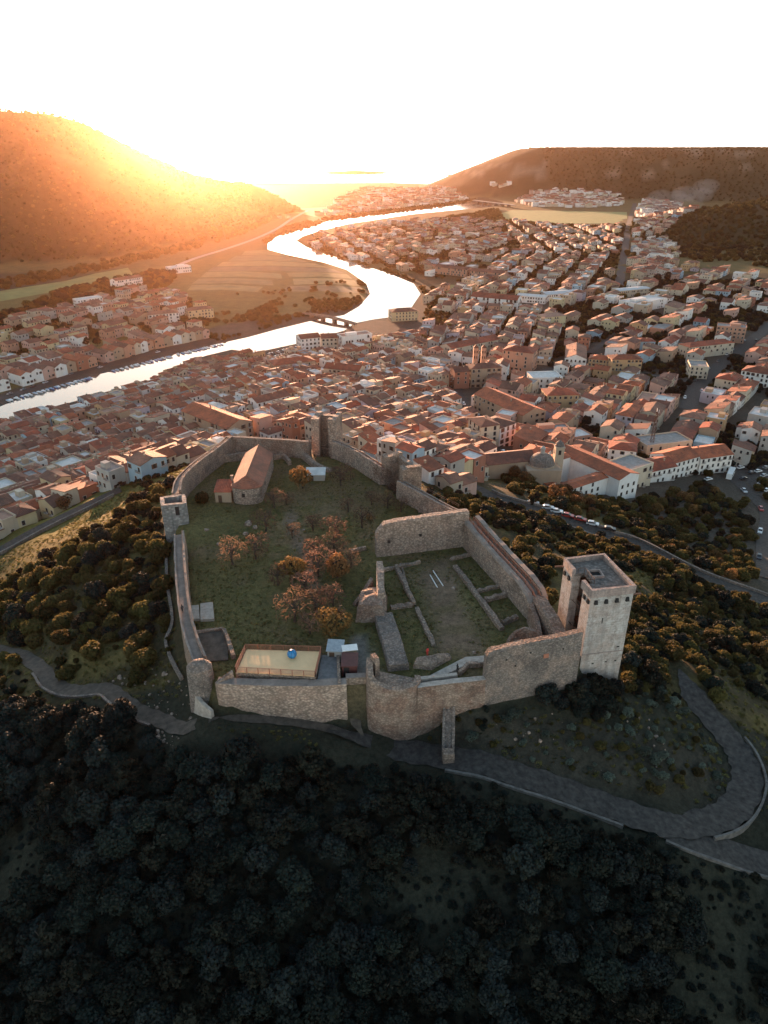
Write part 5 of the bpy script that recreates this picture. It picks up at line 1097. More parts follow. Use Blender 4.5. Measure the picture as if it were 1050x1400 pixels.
# ================================================================== the town
WMESH = {}
def window_mesh(kind):
    if kind not in WMESH:
        mb = MB(); w_, h_ = 1.05, 1.6
        mb.box((0, 0, 0), (w_+.3, .10, h_+.3), 0, 0); mb.box((0, -.02, 0), (w_, .10, h_), 0, 1)
        if kind == 'shut':
            for s in (-1, 1): mb.box((s*(w_*.5+.27), -.03, 0), (.5, .1, h_), 0, 2)
        if kind == 'balc':
            mb.box((0, -.5, -h_*.5-.12), (w_+1.0, 1.0, .14), 0, 0)
            for s in np.linspace(-1, 1, 7): mb.box((s*(w_+.9)*.5, -.97, -h_*.5+.4), (.05, .05, .9), 0, 2)
            mb.box((0, -.97, -h_*.5+.88), (w_+1.0, .07, .07), 0, 2)
        me = bpy.data.meshes.new('window'); me.from_pydata(mb.v, [], mb.f)
        for m in (M['frame'], M['glass'], M['shutter']): me.materials.append(m)
        me.polygons.foreach_set('material_index', mb.m); WMESH[kind] = me
    return WMESH[kind]
def house_geo(s, rnd):
    """local meshes of one building: x along the front, -y is the front"""
    w, d, hh = s['w'], s['d'], s['h']; wl, rf = MB(), MB(); chim = []; W2, D2 = w/2, d/2; B = -5
    rt = s['roof']
    if rt == 'gable' or rt == 'cross':
        if rt == 'cross': pass
        sl = s.get('slope', .38); hr = hh+D2*sl
        wl.add([(-W2, -D2, B), (W2, -D2, B), (W2, D2, B), (-W2, D2, B), (-W2, -D2, hh), (W2, -D2, hh), (W2, D2, hh), (-W2, D2, hh), (-W2, 0, hr), (W2, 0, hr)],
               [(0, 1, 5, 4), (2, 3, 7, 6), (1, 2, 6, 9, 5), (3, 0, 4, 8, 7), (4, 5, 9, 8), (6, 7, 8, 9)])
        o = .35; E_ = hh-o*sl+.03; t = .2; X = W2+.2
        cs = [(-D2-o, E_), (-D2-o, E_+t), (0, hr+.03+t), (D2+o, E_+t), (D2+o, E_), (0, hr+.03)]
        rf.add([(-X, y, z) for y, z in cs]+[(X, y, z) for y, z in cs], [(i, i+6, (i+1) % 6+6, (i+1) % 6) for i in range(6)]+[(0, 1, 2, 5), (5, 2, 3, 4), (11, 8, 7, 6), (10, 9, 8, 11)])
        top = hr
    elif rt == 'hip':
        wl.box((0, 0, (hh+B)/2), (w, d, hh-B)); o = .4; X, Y = W2+o, D2+o; sl = s.get('slope', .36)
        if w >= d: r0, r1, rz = (-(W2-D2), 0), (W2-D2, 0), hh+Y*sl
        else: r0, r1, rz = (0, -(D2-W2)), (0, D2-W2), hh+X*sl
        z0 = hh+.02
        rf.add([(-X, -Y, z0), (X, -Y, z0), (X, Y, z0), (-X, Y, z0), (-X, -Y, z0+.18), (X, -Y, z0+.18), (X, Y, z0+.18), (-X, Y, z0+.18), (*r0, rz), (*r1, rz)],
               [(3, 2, 1, 0), (0, 1, 5, 4), (1, 2, 6, 5), (2, 3, 7, 6), (3, 0, 4, 7)]+([(4, 5, 9, 8), (5, 6, 9), (6, 7, 8, 9), (7, 4, 8)] if w >= d else [(4, 5, 8), (5, 6, 9, 8), (6, 7, 9), (7, 4, 8, 9)]))
        top = rz
    elif rt == 'mono':
        rise = d*s.get('slope', .24)
        wl.add([(-W2, -D2, B), (W2, -D2, B), (W2, D2, B), (-W2, D2, B), (-W2, -D2, hh), (W2, -D2, hh), (W2, D2, hh+rise), (-W2, D2, hh+rise)], [(0, 1, 5, 4), (1, 2, 6, 5), (2, 3, 7, 6), (3, 0, 4, 7), (4, 5, 6, 7)])
        k = rise/d; a, b_ = hh-.35*k+.03, hh+rise+.2*k+.03
        rf.add([(-W2-.15, -D2-.35, a), (W2+.15, -D2-.35, a), (W2+.15, D2+.2, b_), (-W2-.15, D2+.2, b_), (-W2-.15, -D2-.35, a+.2), (W2+.15, -D2-.35, a+.2), (W2+.15, D2+.2, b_+.2), (-W2-.15, D2+.2, b_+.2)],
               [(3, 2, 1, 0), (4, 5, 6, 7), (0, 1, 5, 4), (1, 2, 6, 5), (2, 3, 7, 6), (3, 0, 4, 7)]); top = hh+rise
    else:
        wl.box((0, 0, (hh+B)/2), (w, d, hh-B)); ph = s.get('par', .7)
        for c, sz in (((0, -D2+.125, hh+ph/2), (w, .25, ph)), ((0, D2-.125, hh+ph/2), (w, .25, ph)), ((-W2+.125, 0, hh+ph/2), (.25, d-.5, ph)), ((W2-.125, 0, hh+ph/2), (.25, d-.5, ph))): wl.box(c, sz)
        rf.box((0, 0, hh+.03), (w-.52, d-.52, .06)); top = hh
        if rnd.random() < .5 and not s.get('plainroof'):
            q = MB(); q.box((rnd.uniform(-.2, .2)*w, rnd.uniform(-.15, .25)*d, hh+1.2), (w*.35, d*.32, 2.3)); chim.append(q)
    if rt != 'flat' and not s.get('plainroof'):
        for _ in range(rnd.choice((0, 1, 1, 2))):
            q = MB(); cx, cy = rnd.uniform(-.35, .35)*w, rnd.uniform(-.2, .2)*d; zt = top+.4
            q.box((cx, cy, zt-1.1), (.6, .6, 2.4)); q.box((cx, cy, zt+.15), (.75, .75, .12)); chim.append(q)
    return wl, rf, chim, top
def win_spots(s, rnd, cam=True, most=40):
    out = []; w, d, hh = s['w'], s['d'], s['h']; rz = s['rz']
    st = max(1, int(hh/3.0)); fh = hh/st
    for nx_, ny_, L_, off, ang in ((0, -1, w, d/2, 0), (1, 0, d, w/2, PI/2), (0, 1, w, d/2, PI), (-1, 0, d, w/2, -PI/2)):
        wx = nx_*math.cos(rz)-ny_*math.sin(rz); wy = nx_*math.sin(rz)+ny_*math.cos(rz)
        vx, vy = -s['x'], -s['y']; l = math.hypot(vx, vy)
        if (wx*vx+wy*vy)/l < (.12 if not s.get('allside') else -2): continue
        n = max(1, int(L_/s.get('bay', 2.7)))
        for f in range(st):
            for i in range(n):
                if rnd.random() < s.get('miss', .18): continue
                u = (i+.5)/n*L_-L_/2
                out.append((-ny_*u*(1)+nx_*off if nx_ == 0 else nx_*off, ny_*off if nx_ == 0 else nx_*u, f*fh+fh*.55, ang, rnd.choice(s.get('wk', ('plain', 'plain', 'shut', 'balc')))))
    rnd.shuffle(out) if len(out) > most else None
    return out[:most]
def local(s, v): 
    c, q = math.cos(s['rz']), math.sin(s['rz']); return (s['x']+v[0]*c-v[1]*q, s['y']+v[0]*q+v[1]*c, s['z']+v[2])
def build_house(s, name='house', cat='house', group=None, label=None, rnd=random, most=9):
    wl, rf, chim, top = house_geo(s, rnd)
    o = thing(name, (s['x'], s['y'], s['z']), label or 'house', cat, group, s['rz'])
    wl.build('wall', M['w_'+s['wall']], o); r_ = rf.build('roof', M[s['rm']], o)
    for q in chim: q.build('chimney' if s['roof'] != 'flat' else 'roof_room', M['w_'+('tan' if s['roof'] != 'flat' else s['wall'])], r_)
    for x, y, z, a, k in win_spots(s, rnd, most=most):
        c = bpy.data.objects.new('window', window_mesh(k)); COL.objects.link(c); c.parent = o; c.location = (x, y, z); c.rotation_euler = (0, 0, a)
        c.scale = (s.get('ws', 1), 1, s.get('ws', 1))
    return o
FOOT = []     # footprints already taken: (x, y, rz, w, d)
def taken(x, y, m):
    for fx, fy, rz, w, d in FOOT:
        dx, dy = x-fx, y-fy; c, q = math.cos(rz), math.sin(rz); u, v = dx*c+dy*q, -dx*q+dy*c
        if abs(u) < w/2+m and abs(v) < d/2+m: return True
    return False
def facade(a, b, depth, hh, roof, wall, rm, **kw):
    """a building whose visible front foot runs between two photograph points"""
    A, B_ = G(*a), G(*b); z = min(A[2], B_[2]); A, B_ = Vector(A[:2]), Vector(B_[:2]); d = (B_-A).normalized(); n_ = Vector((-d.y, d.x)); w = (B_-A).length; c = (A+B_)/2+n_*depth/2
    s = dict(x=c.x, y=c.y, z=z, rz=math.atan2(d.y, d.x), w=w, d=depth, h=hh, roof=roof, wall=wall, rm=rm); s.update(kw)
    FOOT.append((c.x, c.y, s['rz'], w+1, depth+1)); return s
LAND = [
 (((656, 613), (681, 611), 14, 12, 'hip', 'cream', 'r_brown'), dict(bay=4, miss=0, ws=1.3), 'palazzo', 'cream four-storey palazzo with tall dark windows left of its white twin', 'mansion', 'to the cream palazzo'),
 (((682, 611), (703, 609), 14, 12.5, 'hip', 'white', 'r_brown'), dict(bay=4, miss=0, ws=1.3), 'palazzo', 'white four-storey palazzo with arched windows beside the narrow street', 'mansion', None),
 (((713, 589), (744, 584), 46, 10, 'cross', 'tan', 'r_terracotta'), dict(bay=4, long=True), 'warehouse', 'long gabled building with glowing orange roof beside the narrow street', 'warehouse', 'to the long glowing roof'),
 (((719, 611), (782, 611), 12, 8.5, 'flat', 'salmon', 'flatgrey'), dict(bay=3.5, miss=.05, par=.8, ws=1.2), 'school_building', 'long flat-roofed pinkish building with pale windows behind the domed church', 'building', 'to the flat-roofed pink building'),
 (((784, 612), (808, 611), 11, 6.5, 'flat', 'salmon', 'flatpale'), dict(bay=3.5), 'annex', 'low salmon annex with bright white flat roof', 'building', None),
 (((853, 668), (888, 664), 13, 11, 'flat', 'cream', 'flatgrey'), dict(bay=3.5, ws=1.2), 'tenement', 'cream tenement with grey flat roof touching the right of the convent', 'apartments', 'to the flat-roofed tenement'),
 (((889, 660), (922, 657), 13, 7.5, 'gable', 'white', 'r_red'), dict(bay=3), 'house', 'white house under plain red gable roof just right of the convent tenement', 'house', None),
 (((916, 654), (952, 648), 14, 9.5, 'gable', 'white', 'r_terracotta'), dict(bay=3, miss=0), 'apartment_block', 'left half of the white balconied pair at the edge of the dark wood', 'apartments', 'to the white balconied pair'),
 (((954, 649), (997, 645), 14, 9.5, 'gable', 'white', 'r_terracotta'), dict(bay=3, miss=0), 'apartment_block', 'right half of the white balconied pair with sun-glowing roof near the bus', 'apartments', None),
 (((643, 530), (684, 529), 12, 14, 'hip', 'tan', 'r_brown'), dict(bay=3.2, miss=0, ws=1.2, wk=('balc', 'shut')), 'palazzo', 'tall tan palazzo with arched windows under the twin bell turrets', 'mansion', 'to the bell-turret palazzo'),
 (((621, 532), (641, 531), 12, 12, 'gable', 'brick-red', 'r_brown'), dict(bay=4), 'house', 'tall plain brick-red house left of the tan palazzo', 'house', None),
 (((685, 505), (726, 510), 16, 15, 'hip', 'salmon', 'r_red'), dict(bay=3, miss=0, ws=1.2), 'apartment_block', 'large salmon five-storey apartment block with red hipped roof', 'apartments', 'to the big salmon apartment block'),
 (((727, 531), (768, 531), 16, 7.5, 'flat', 'white', 'flatpale'), dict(bay=4, plainroof=True), 'market_hall', 'low white hall with big blank white flat roof', 'hall', 'to the white flat-roofed hall'),
 (((746, 563), (789, 563), 14, 11, 'hip', 'ochre', 'r_red'), dict(bay=3, miss=.05), 'palazzo', 'long ochre palazzo with wide red roof right of the glowing roof', 'mansion', None),
 (((536, 440), (571, 438), 14, 9, 'hip', 'yellow', 'r_weathered'), dict(bay=3, miss=0), 'house', 'bright orange-yellow house standing at the river edge', 'house', 'to the orange-yellow house'),
 (((412, 480), (439, 477), 13, 10, 'gable', 'white', 'r_brown'), dict(bay=3, miss=0), 'house', 'large white riverside house beside the quay car park', 'house', 'to the quay car park'),
 (((440, 479), (462, 478), 13, 10, 'gable', 'cream', 'r_brown'), dict(bay=3, miss=0), 'house', 'cream riverside house between the white house and balconied block', 'house', None),
 (((469, 481), (509, 476), 12, 12, 'flat', 'white', 'flattile'), dict(bay=2.4, miss=0, wk=('balc',), ws=1.3), 'apartment_block', 'modern white riverside block with long horizontal balconies', 'apartments', 'to the modern balconied block'),
 (((377, 519), (432, 513), 14, 11, 'hip', 'tan', 'r_red'), dict(bay=3, miss=.05), 'palazzo', 'wide tan palazzo with shallow red roof in the old centre', 'mansion', 'to the wide tan palazzo'),
 (((443, 524), (491, 528), 13, 11, 'gable', 'beige', 'r_red'), dict(bay=3, miss=.05), 'palazzo', 'beige palazzo wing with long red roof and rows of windows in the old centre', 'mansion', None),
 (((353, 572), (398, 562), 11, 10, 'gable', 'white', 'r_brown'), dict(bay=3, miss=.1), 'house', 'long pinkish-white terraced house behind the back curtain wall', 'house', 'to the long white terrace'),
 (((252, 592), (313, 606), 16, 13, 'gable', 'tan', 'r_terracotta'), dict(bay=3.5, miss=0, ws=1.3), 'convent', 'huge tan convent with long many-windowed wall behind the left back corner', 'convent', 'to the huge tan convent'),
 (((594, 374), (638, 379), 14, 9, 'gable', 'salmon', 'r_brown'), dict(bay=2.4, miss=0, ws=1.5, wk=('plain',)), 'school_building', 'left wing of the red-roofed school with wide white windows', 'school', 'to the red-roofed school'),
 (((642, 380), (688, 384), 14, 9, 'gable', 'salmon', 'r_brown'), dict(bay=2.4, miss=0, ws=1.5, wk=('plain',)), 'school_building', 'right wing of the red-roofed school with wide white windows', 'school', None),
 (((643, 418), (706, 424), 18, 10, 'gable', 'white', 'r_red'), dict(bay=4, miss=0, ws=1.6), 'hall', 'large red-roofed hall with white arcaded side below the lawn', 'hall', 'to the arcaded hall'),
 (((706, 413), (745, 416), 16, 7, 'gable', 'white', 'flatpale'), dict(slope=.15, plainroof=True), 'warehouse', 'long pale-roofed warehouse beside the arcaded hall', 'warehouse', 'to the pale-roofed warehouses'),
 (((747, 412), (800, 408), 18, 7, 'gable', 'white', 'metalroof'), dict(slope=.15, plainroof=True), 'warehouse', 'bluish-roofed wide warehouse beyond the arcaded hall', 'warehouse', None),
 (((834, 513), (875, 513), 13, 12, 'hip', 'ochre', 'r_terracotta'), dict(bay=2.6, miss=0, wk=('balc', 'shut')), 'apartment_block', 'ochre four-storey block with white balconies right of centre', 'apartments', 'to the ochre balconied block'),
 (((803, 506), (832, 509), 12, 9, 'hip', 'ochre', 'r_terracotta'), dict(bay=2.6, miss=0), 'apartment_block', 'lower ochre wing attached left of the balconied ochre block', 'apartments', None),
 (((771, 504), (800, 506), 40, 8.5, 'cross', 'white', 'r_weathered'), dict(bay=3, miss=0), 'workshop', 'white-fronted long building under a weathered ridge roof', 'workshop', 'to the white-fronted workshop'),
 (((940, 491), (1001, 484), 13, 9.5, 'hip', 'cream', 'r_red'), dict(bay=3, miss=.05), 'apartment_block', 'long cream block facing the wide straight street', 'apartments', 'to the long cream block'),
 (((976, 466), (1016, 470), 14, 13, 'flat', 'salmon', 'flatgrey'), dict(bay=3, miss=.05), 'apartment_block', 'tall pink flat-roofed block at the top of the wide street', 'apartments', None),
 (((941, 517), (966, 519), 18, 9, 'flat', 'cream', 'flatgrey'), dict(bay=3), 'house', 'cream house with a grey terrace at the corner of the wide street', 'house', None),
 (((1010, 524), (1062, 533), 16, 9.5, 'hip', 'white', 'r_terracotta'), dict(bay=3, miss=0, ws=1.2), 'villa', 'white villa with red hipped roof at the right edge', 'villa', 'to the white right-edge villa'),
 (((870, 480), (894, 480), 11, 8, 'hip', 'blue', 'r_red'), dict(bay=3), 'house', 'pale blue house with red roof among trees', 'house', 'to the pale blue house'),
 (((846, 408), (888, 404), 15, 8, 'gable', 'beige', 'metalroof'), dict(slope=.12, plainroof=True), 'warehouse', 'warehouse with pale green-grey metal roof among the trees', 'warehouse', 'to the metal-roofed warehouse'),
 (((868, 428), (910, 420), 22, 9, 'flat', 'white', 'metalroof'), dict(bay=3), 'apartment_block', 'white block with pale grey roof near the tall autumn tree', 'apartments', None),
 (((882, 627), (943, 623), 14, 8, 'flat', 'beige', 'flatgrey'), dict(bay=5, miss=.1, ws=1.3), 'warehouse', 'two-storey beige building with wide grey flat roof by the mast', 'building', 'to the beige mast-side building'),
 (((829, 637), (866, 642), 11, 9.5, 'hip', 'white', 'r_red'), dict(bay=3.5), 'house', 'white house with projecting wing behind the convent', 'house', None),
 (((743, 452), (772, 449), 13, 12, 'hip', 'yellow', 'flattile'), dict(bay=2.6, miss=0, wk=('balc',)), 'apartment_block', 'yellow apartment block with stacked balconies near the park trees', 'apartments', 'to the yellow balconied block'),
 (((617, 492), (683, 478), 14, 9, 'gable', 'cream', 'r_red'), dict(bay=2.8, miss=0), 'terrace_row', 'long cream row with dark balconies facing the trees in the centre', 'apartments', 'to the long cream row'),
 (((876, 297), (893, 297), 14, 18, 'flat', 'white', 'flatpale'), dict(bay=3), 'apartment_block', 'white high block far off below the smoke', 'apartments', 'to the far white high block'),
 (((233, 375), (262, 372), 14, 8, 'flat', 'white', 'flatpale'), dict(bay=3), 'villa', 'white flat-roofed villa beside the valley road on the left', 'villa', 'to the valley-road villa'),
 (((259, 438), (293, 434), 12, 9, 'hip', 'yellow', 'r_weathered'), dict(bay=3, miss=0), 'house', 'pale yellow house alone at the edge of the flat land', 'house', 'to the lone yellow house'),
 (((205, 444), (246, 440), 13, 9, 'hip', 'white', 'r_weathered'), dict(bay=3, miss=0), 'house', 'large white house among the left bank houses', 'house', 'to the large left-bank house'),
 (((108, 423), (142, 418), 12, 9, 'flat', 'white', 'flatpale'), dict(bay=3), 'house', 'white terraced block at the back of the left bank houses', 'house', None),
 (((160, 396), (196, 390), 12, 10, 'gable', 'white', 'r_weathered'), dict(bay=2.6), 'house', 'bright white row house beneath the left tree belt', 'house', 'to the bright white row'),
]
rnd = random.Random(5)
for args, kw, name, label, cat, lm in LAND:
    a = list(args)
    if a[4] == 'cross':       # long building with its gable end towards us
        s = facade(*args, **kw); s['roof'] = 'gable'; s['w'], s['d'] = s['d'], s['w']; s['rz'] += PI/2
    else: s = facade(*args, **kw)
    build_house(s, name, cat, None, label, rnd, most=30)
    if lm: LMK[lm] = ((args[0][0]+args[1][0])/2, (args[0][1]+args[1][1])/2-8)
# ---- convent round a court
def wings(name, label, A, B_, depth, court, hh, wall, rm):
    a, b = G(*A), G(*B_); z = min(a[2], b[2]); a, b = Vector(a[:2]), Vector(b[:2]); d = (b-a).normalized(); w = (b-a).length; rz = math.atan2(d.y, d.x)
    o = thing(name, (a.x, a.y, z), label, 'convent', rz=rz); n_ = Vector((-d.y, d.x)); c = a+d*w/2+n_*depth/2; FOOT.append((c.x+4, c.y, rz, w+16, depth+8))
    t = court; E = 12.0
    specs = [((w-2)*.5, t*.5, w-2, t, 0), ((w-2)*.5, depth-t*.5, w-2, t, 0), (t*.5, depth*.5, depth-2*t, t, PI/2), (w-2+E/2+.05, depth*.5-1.5, depth+9, E, PI/2)]
    for k, (x, y, ww, dd, r_) in enumerate(specs):
        s = dict(x=0, y=0, z=0, rz=0, w=ww-(.04 if k == 2 else 0), d=dd, h=hh+(.0, 1.6, .6, .9)[k], roof='gable', wall=wall, rm=rm, slope=(.2, .25, .2, .3)[k], plainroof=True)
        wl, rf, _, _ = house_geo(s, rnd)
        for mb_, nm, mt in ((wl, 'wall', M['w_'+wall]), (rf, 'roof', M[rm])):
            q = mb_.build(nm, mt, o); q.location = (x, y, .03*k); q.rotation_euler = (0, 0, r_)
    for f in range(3):
        for i in range(7):
            if rnd.random() < .12: continue
            q = bpy.data.objects.new('window', window_mesh('plain')); COL.objects.link(q); q.parent = o; q.location = ((i+.6)/8.2*(w-2), 0, 1.8+f*2.8)
    for f in range(2):
        for i in range(3):
            q = bpy.data.objects.new('window', window_mesh('plain')); COL.objects.link(q); q.parent = o; q.location = (w-2+2.5+i*3.5, depth*.5-1.5-depth*.5-4.5, 2.4+f*3.4)
            q = bpy.data.objects.new('window', window_mesh('plain')); COL.objects.link(q); q.parent = o; q.location = (t+1.6+i*2.0, depth-t, 5+f*3.2)
    return o
conv = wings('convent', 'white convent with red roofs round a square court beside the domed church', (765, 672), (832, 676), 28, 6.2, 8.6, 'white', 'r_terracotta'); LMK['to the white convent court'] = (800, 640)
# ---- domed church
cb_ = G(741, 664); ch2 = thing('church', cb_, 'stone church with grey dome, lantern and small domed bell tower next to the convent', 'church'); FOOT.append((cb_[0]-6, cb_[1]+10, 0, 34, 30)); LMK['to the domed church'] = (742, 632)
mb = MB(); mb.lathe((0, 5, 0), [(5.6, -4), (5.6, 7.4), (5.9, 7.5), (5.9, 8.0), (5.2, 8.1)], 8); mb.box((0, 5, 2), (14, 13, 11)); mb.build('wall', M['w_tan'], ch2)
mb = MB(); mb.lathe((0, 5, 8.05), [(5.3*math.cos(k*PI/20), 4.6*math.sin(k*PI/20)) for k in range(0, 10)]+[(.8, 4.55)], 24); dm_ = mb.build('dome', M['greystone'], ch2, smooth=True)
mb = MB(); mb.lathe((0, 5, 12.6), [(.95, -.2), (.95, 1.9), (1.15, 2.0), (.9, 2.4), (.45, 2.9), (.05, 3.2)], 10); mb.build('lantern', M['w_grey'], dm_)
mb = MB(); mb.box((7.6, 8.5, 5), (3.6, 3.6, 18)); mb.box((7.6, 8.5, 14.2), (4.1, 4.1, .4)); bt_ = mb.build('bell_tower', M['w_beige'], ch2)
mb = MB(); mb.lathe((7.6, 8.5, 14.4), [(1.9, 0), (1.75, .9), (1.2, 1.7), (.5, 2.2), (.1, 2.6)], 12); mb.build('cupola', M['greystone'], bt_, smooth=True)
for dx, dy in ((0, -1.82), (-1.82, 0)):
    mb = MB(); mb.box((7.6+dx, 8.5+dy, 12), (1.1 if dx == 0 else .1, 1.1 if dy == 0 else .1, 2)); mb.build('bell_opening', M['dark'], bt_)
s = dict(x=0, y=0, z=0, rz=0, w=22, d=12, h=9, roof='gable', wall='tan', rm='r_brown', plainroof=True); wl, rf, _, _ = house_geo(s, rnd)
for mb_, nm, mt in ((wl, 'nave_wall', M['w_tan']), (rf, 'nave_roof', M['r_brown'])):
    q = mb_.build(nm, mt, ch2); q.location = (-14, 9, 0); q.rotation_euler = (0, 0, .25)
# twin bell turrets of the old centre
for k, px in enumerate((652, 663)):
    g_ = G(px, 520); t_ = thing('bell_turret', g_, ('left', 'right')[k]+' one of the two brick bell turrets behind the tall tan palazzo', 'tower', 'twin bell turrets')
    g2 = (g_[0], g_[1]+16); t_.location = (g2[0], g2[1], h(*g2)); mb = MB(); mb.box((0, 0, 9), (3.4, 3.4, 24)); mb.build('wall', M['w_salmon'], t_)
    mb = MB(); mb.box((0, 0, 22), (3.9, 3.9, 2), 0, 0, .15); mb.build('roof', M['r_brown'], t_)
    for z in (14, 18):
        for dx in (-.8, .8): mb = MB(); mb.box((dx, -1.7, z), (.7, .15, 1.9)); mb.build('bell_opening', M['dark'], t_)
# lattice mast
g_ = G(888, 622); ms = thing('radio_mast', g_, 'tall thin lattice mast rising between houses at the right', 'mast')
mb = MB(); hm = 26
for sx_, sy_ in ((-1, -1), (1, -1), (1, 1), (-1, 1)): mb.tube([(sx_*.9, sy_*.9, -2), (sx_*.35, sy_*.35, hm)], .12, 4)
for k in range(13):
    z = k*2; q = .9-.55*z/hm; q2 = .9-.55*(z+2)/hm
    for a, b in (((-1, -1), (1, -1)), ((1, -1), (1, 1)), ((1, 1), (-1, 1)), ((-1, 1), (-1, -1))): mb.tube([(a[0]*q, a[1]*q, z), (b[0]*q2, b[1]*q2, z+2)], .07, 3)
mb.build('lattice', M['iron'], ms)
for k, (z, a) in enumerate(((24, 0), (22, 2), (25, 4))):
    mb = MB(); mb.box((.7*math.cos(a), .7*math.sin(a), z), (.3, .3, 1.8)); mb.build('antenna', M['white'], ms)
# ---- rows of ordinary houses, district by district
HOUSES = []
WARM = ['cream', 'cream', 'white', 'pink', 'salmon', 'beige', 'tan', 'ochre', 'beige', 'grey', 'beige', 'white', 'blue', 'brick-red', 'lilac', 'white', 'cream', 'pink', 'white', 'tan', 'yellow', 'grey']
def wdir(a, b): A, B_ = G(*a), G(*b); return math.atan2(B_[1]-A[1], B_[0]-A[0])
def fill(pxpoly, ang, w=(5, 8.5), d=(8, 11), hh=(6, 10), alley=3.0, street=4.5, flatp=.14, pal=WARM, gapp=.05, margin=5, cap=None, seed=1, run=6, minc=38, lowp=.15):
    r_ = random.Random(seed); poly = [G(*p)[:2] for p in pxpoly]; c, q = math.cos(ang), math.sin(ang)
    U = [(x*c+y*q, -x*q+y*c) for x, y in poly]; u0, u1 = min(p[0] for p in U), max(p[0] for p in U); v0, v1 = min(p[1] for p in U), max(p[1] for p in U)
    v = v0; row = 0; cand = []
    while v < v1:
        dep = r_.uniform(*d); u = u0+r_.uniform(0, 5); cnt = 0
        while u < u1:
            ww = r_.uniform(*w)*(1.6 if r_.random() < .12 else 1)
            if r_.random() > gapp:
                du, dv = u+ww/2, v+dep/2; x, y = du*c-dv*q, du*q+dv*c
                cand.append((x, y, ww, dep+r_.uniform(-1, .6), row, u))
            u += ww+.05; cnt += 1
            if cnt >= run+r_.randint(-2, 3): u += alley; cnt = 0
        v += dep+(street*r_.uniform(.8, 1.4) if row % 2 else .6); row += 1
    if not cand: return
    A = np.array([k[:4] for k in cand]); X, Y = A[:, 0], A[:, 1]
    k = poly_sd(X, Y, poly) < 0; k &= poly_sd(X, Y, RIV) > 8; k &= poly_sd(X, Y, CASTLE) > minc
    for pts, hw, hs in ROADS: k &= line_d(X, Y, pts)[0] > hw+A[:, 3]*.5+.6
    Z = H(X, Y); ok, px, py = inframe(X, Y, Z, 50); k &= ok
    for i in np.nonzero(k)[0]:
        x, y, ww, dep, row, u = cand[i]
        if taken(x, y, min(ww, dep)*.42): continue
        hgt = r_.uniform(*hh)*(0.6 if r_.random() < lowp else 1); fl = r_.random() < flatp; turn = r_.random() < .22
        s = dict(x=x, y=y, z=float(Z[i])-.1, rz=ang+(PI if row % 2 == 0 else 0)+r_.uniform(-.03, .03), w=ww, d=dep, h=hgt, wall=r_.choice(pal), px=float(px[i]), py=float(py[i]))
        s['roof'] = 'flat' if fl else r_.choice(('gable', 'gable', 'gable', 'mono', 'hip')); s['rm'] = r_.choice(('flatpale', 'flatgrey', 'flattile', 'flatpale')) if fl else r_.choice(('r_terracotta', 'r_brown', 'r_red', 'r_weathered', 'r_weathered', 'r_brown', 'r_terracotta'))
        s['slope'] = r_.uniform(.26, .42) if s['roof'] != 'mono' else r_.uniform(.14, .26)
        if turn and s['roof'] == 'gable': s['w'], s['d'] = s['d'], s['w']; s['rz'] += PI/2
        HOUSES.append(s)
aR = wdir((0, 580), (317, 478))
# left bank: the row of old tanneries with gables to the water
row_px = [(-14, 541), (0, 537), (62, 521), (93, 512), (122, 504), (158, 493.5), (186, 486), (213, 477.5), (250, 470), (288, 462)]
rowpts = [G(*p) for p in row_px]; tn = []
for i in range(len(rowpts)-1):
    a, b = rowpts[i], rowpts[i+1]; L_ = math.dist(a[:2], b[:2]); n = max(1, round(L_/8.2))
    for k in range(n):
        t = (k+.5)/n; d_ = Vector((b[0]-a[0], b[1]-a[1])).normalized(); nn = Vector((-d_.y, d_.x)); x, y = a[0]+(b[0]-a[0])*t+nn.x*9, a[1]+(b[1]-a[1])*t+nn.y*9
        pxx = row_px[i][0]+(row_px[i+1][0]-row_px[i][0])*t; pyy = row_px[i][1]+(row_px[i+1][1]-row_px[i][1])*t
        if rnd.random() < .06: continue
        wl_ = 'white' if pxx < 64 else rnd.choice(['salmon', 'brick-red', 'white', 'cream', 'pink', 'salmon', 'tan', 'beige'])
        s = dict(x=x, y=y, z=PLAIN, rz=math.atan2(d_.y, d_.x)+PI/2, w=16+rnd.uniform(-1, 3), d=L_/n-.1, h=rnd.uniform(6.5, 8.5), roof='gable', slope=.42, wall=wl_, rm=rnd.choice(('r_brown', 'r_weathered', 'r_terracotta')), px=pxx, py=pyy-6, row=True, miss=.1, bay=2.6)
        FOOT.append((x, y, s['rz'], s['w'], s['d'])); tn.append(s)
fill([(-40, 528), (60, 505), (160, 478), (285, 448), (262, 425), (300, 440), (235, 396), (150, 403), (60, 430), (-40, 450)], aR, (9, 14), (9, 13), (6, 9.5), 6, 9, .2, ['cream', 'white', 'beige', 'pink', 'salmon', 'grey', 'yellow', 'tan'], .45, seed=3, run=3)
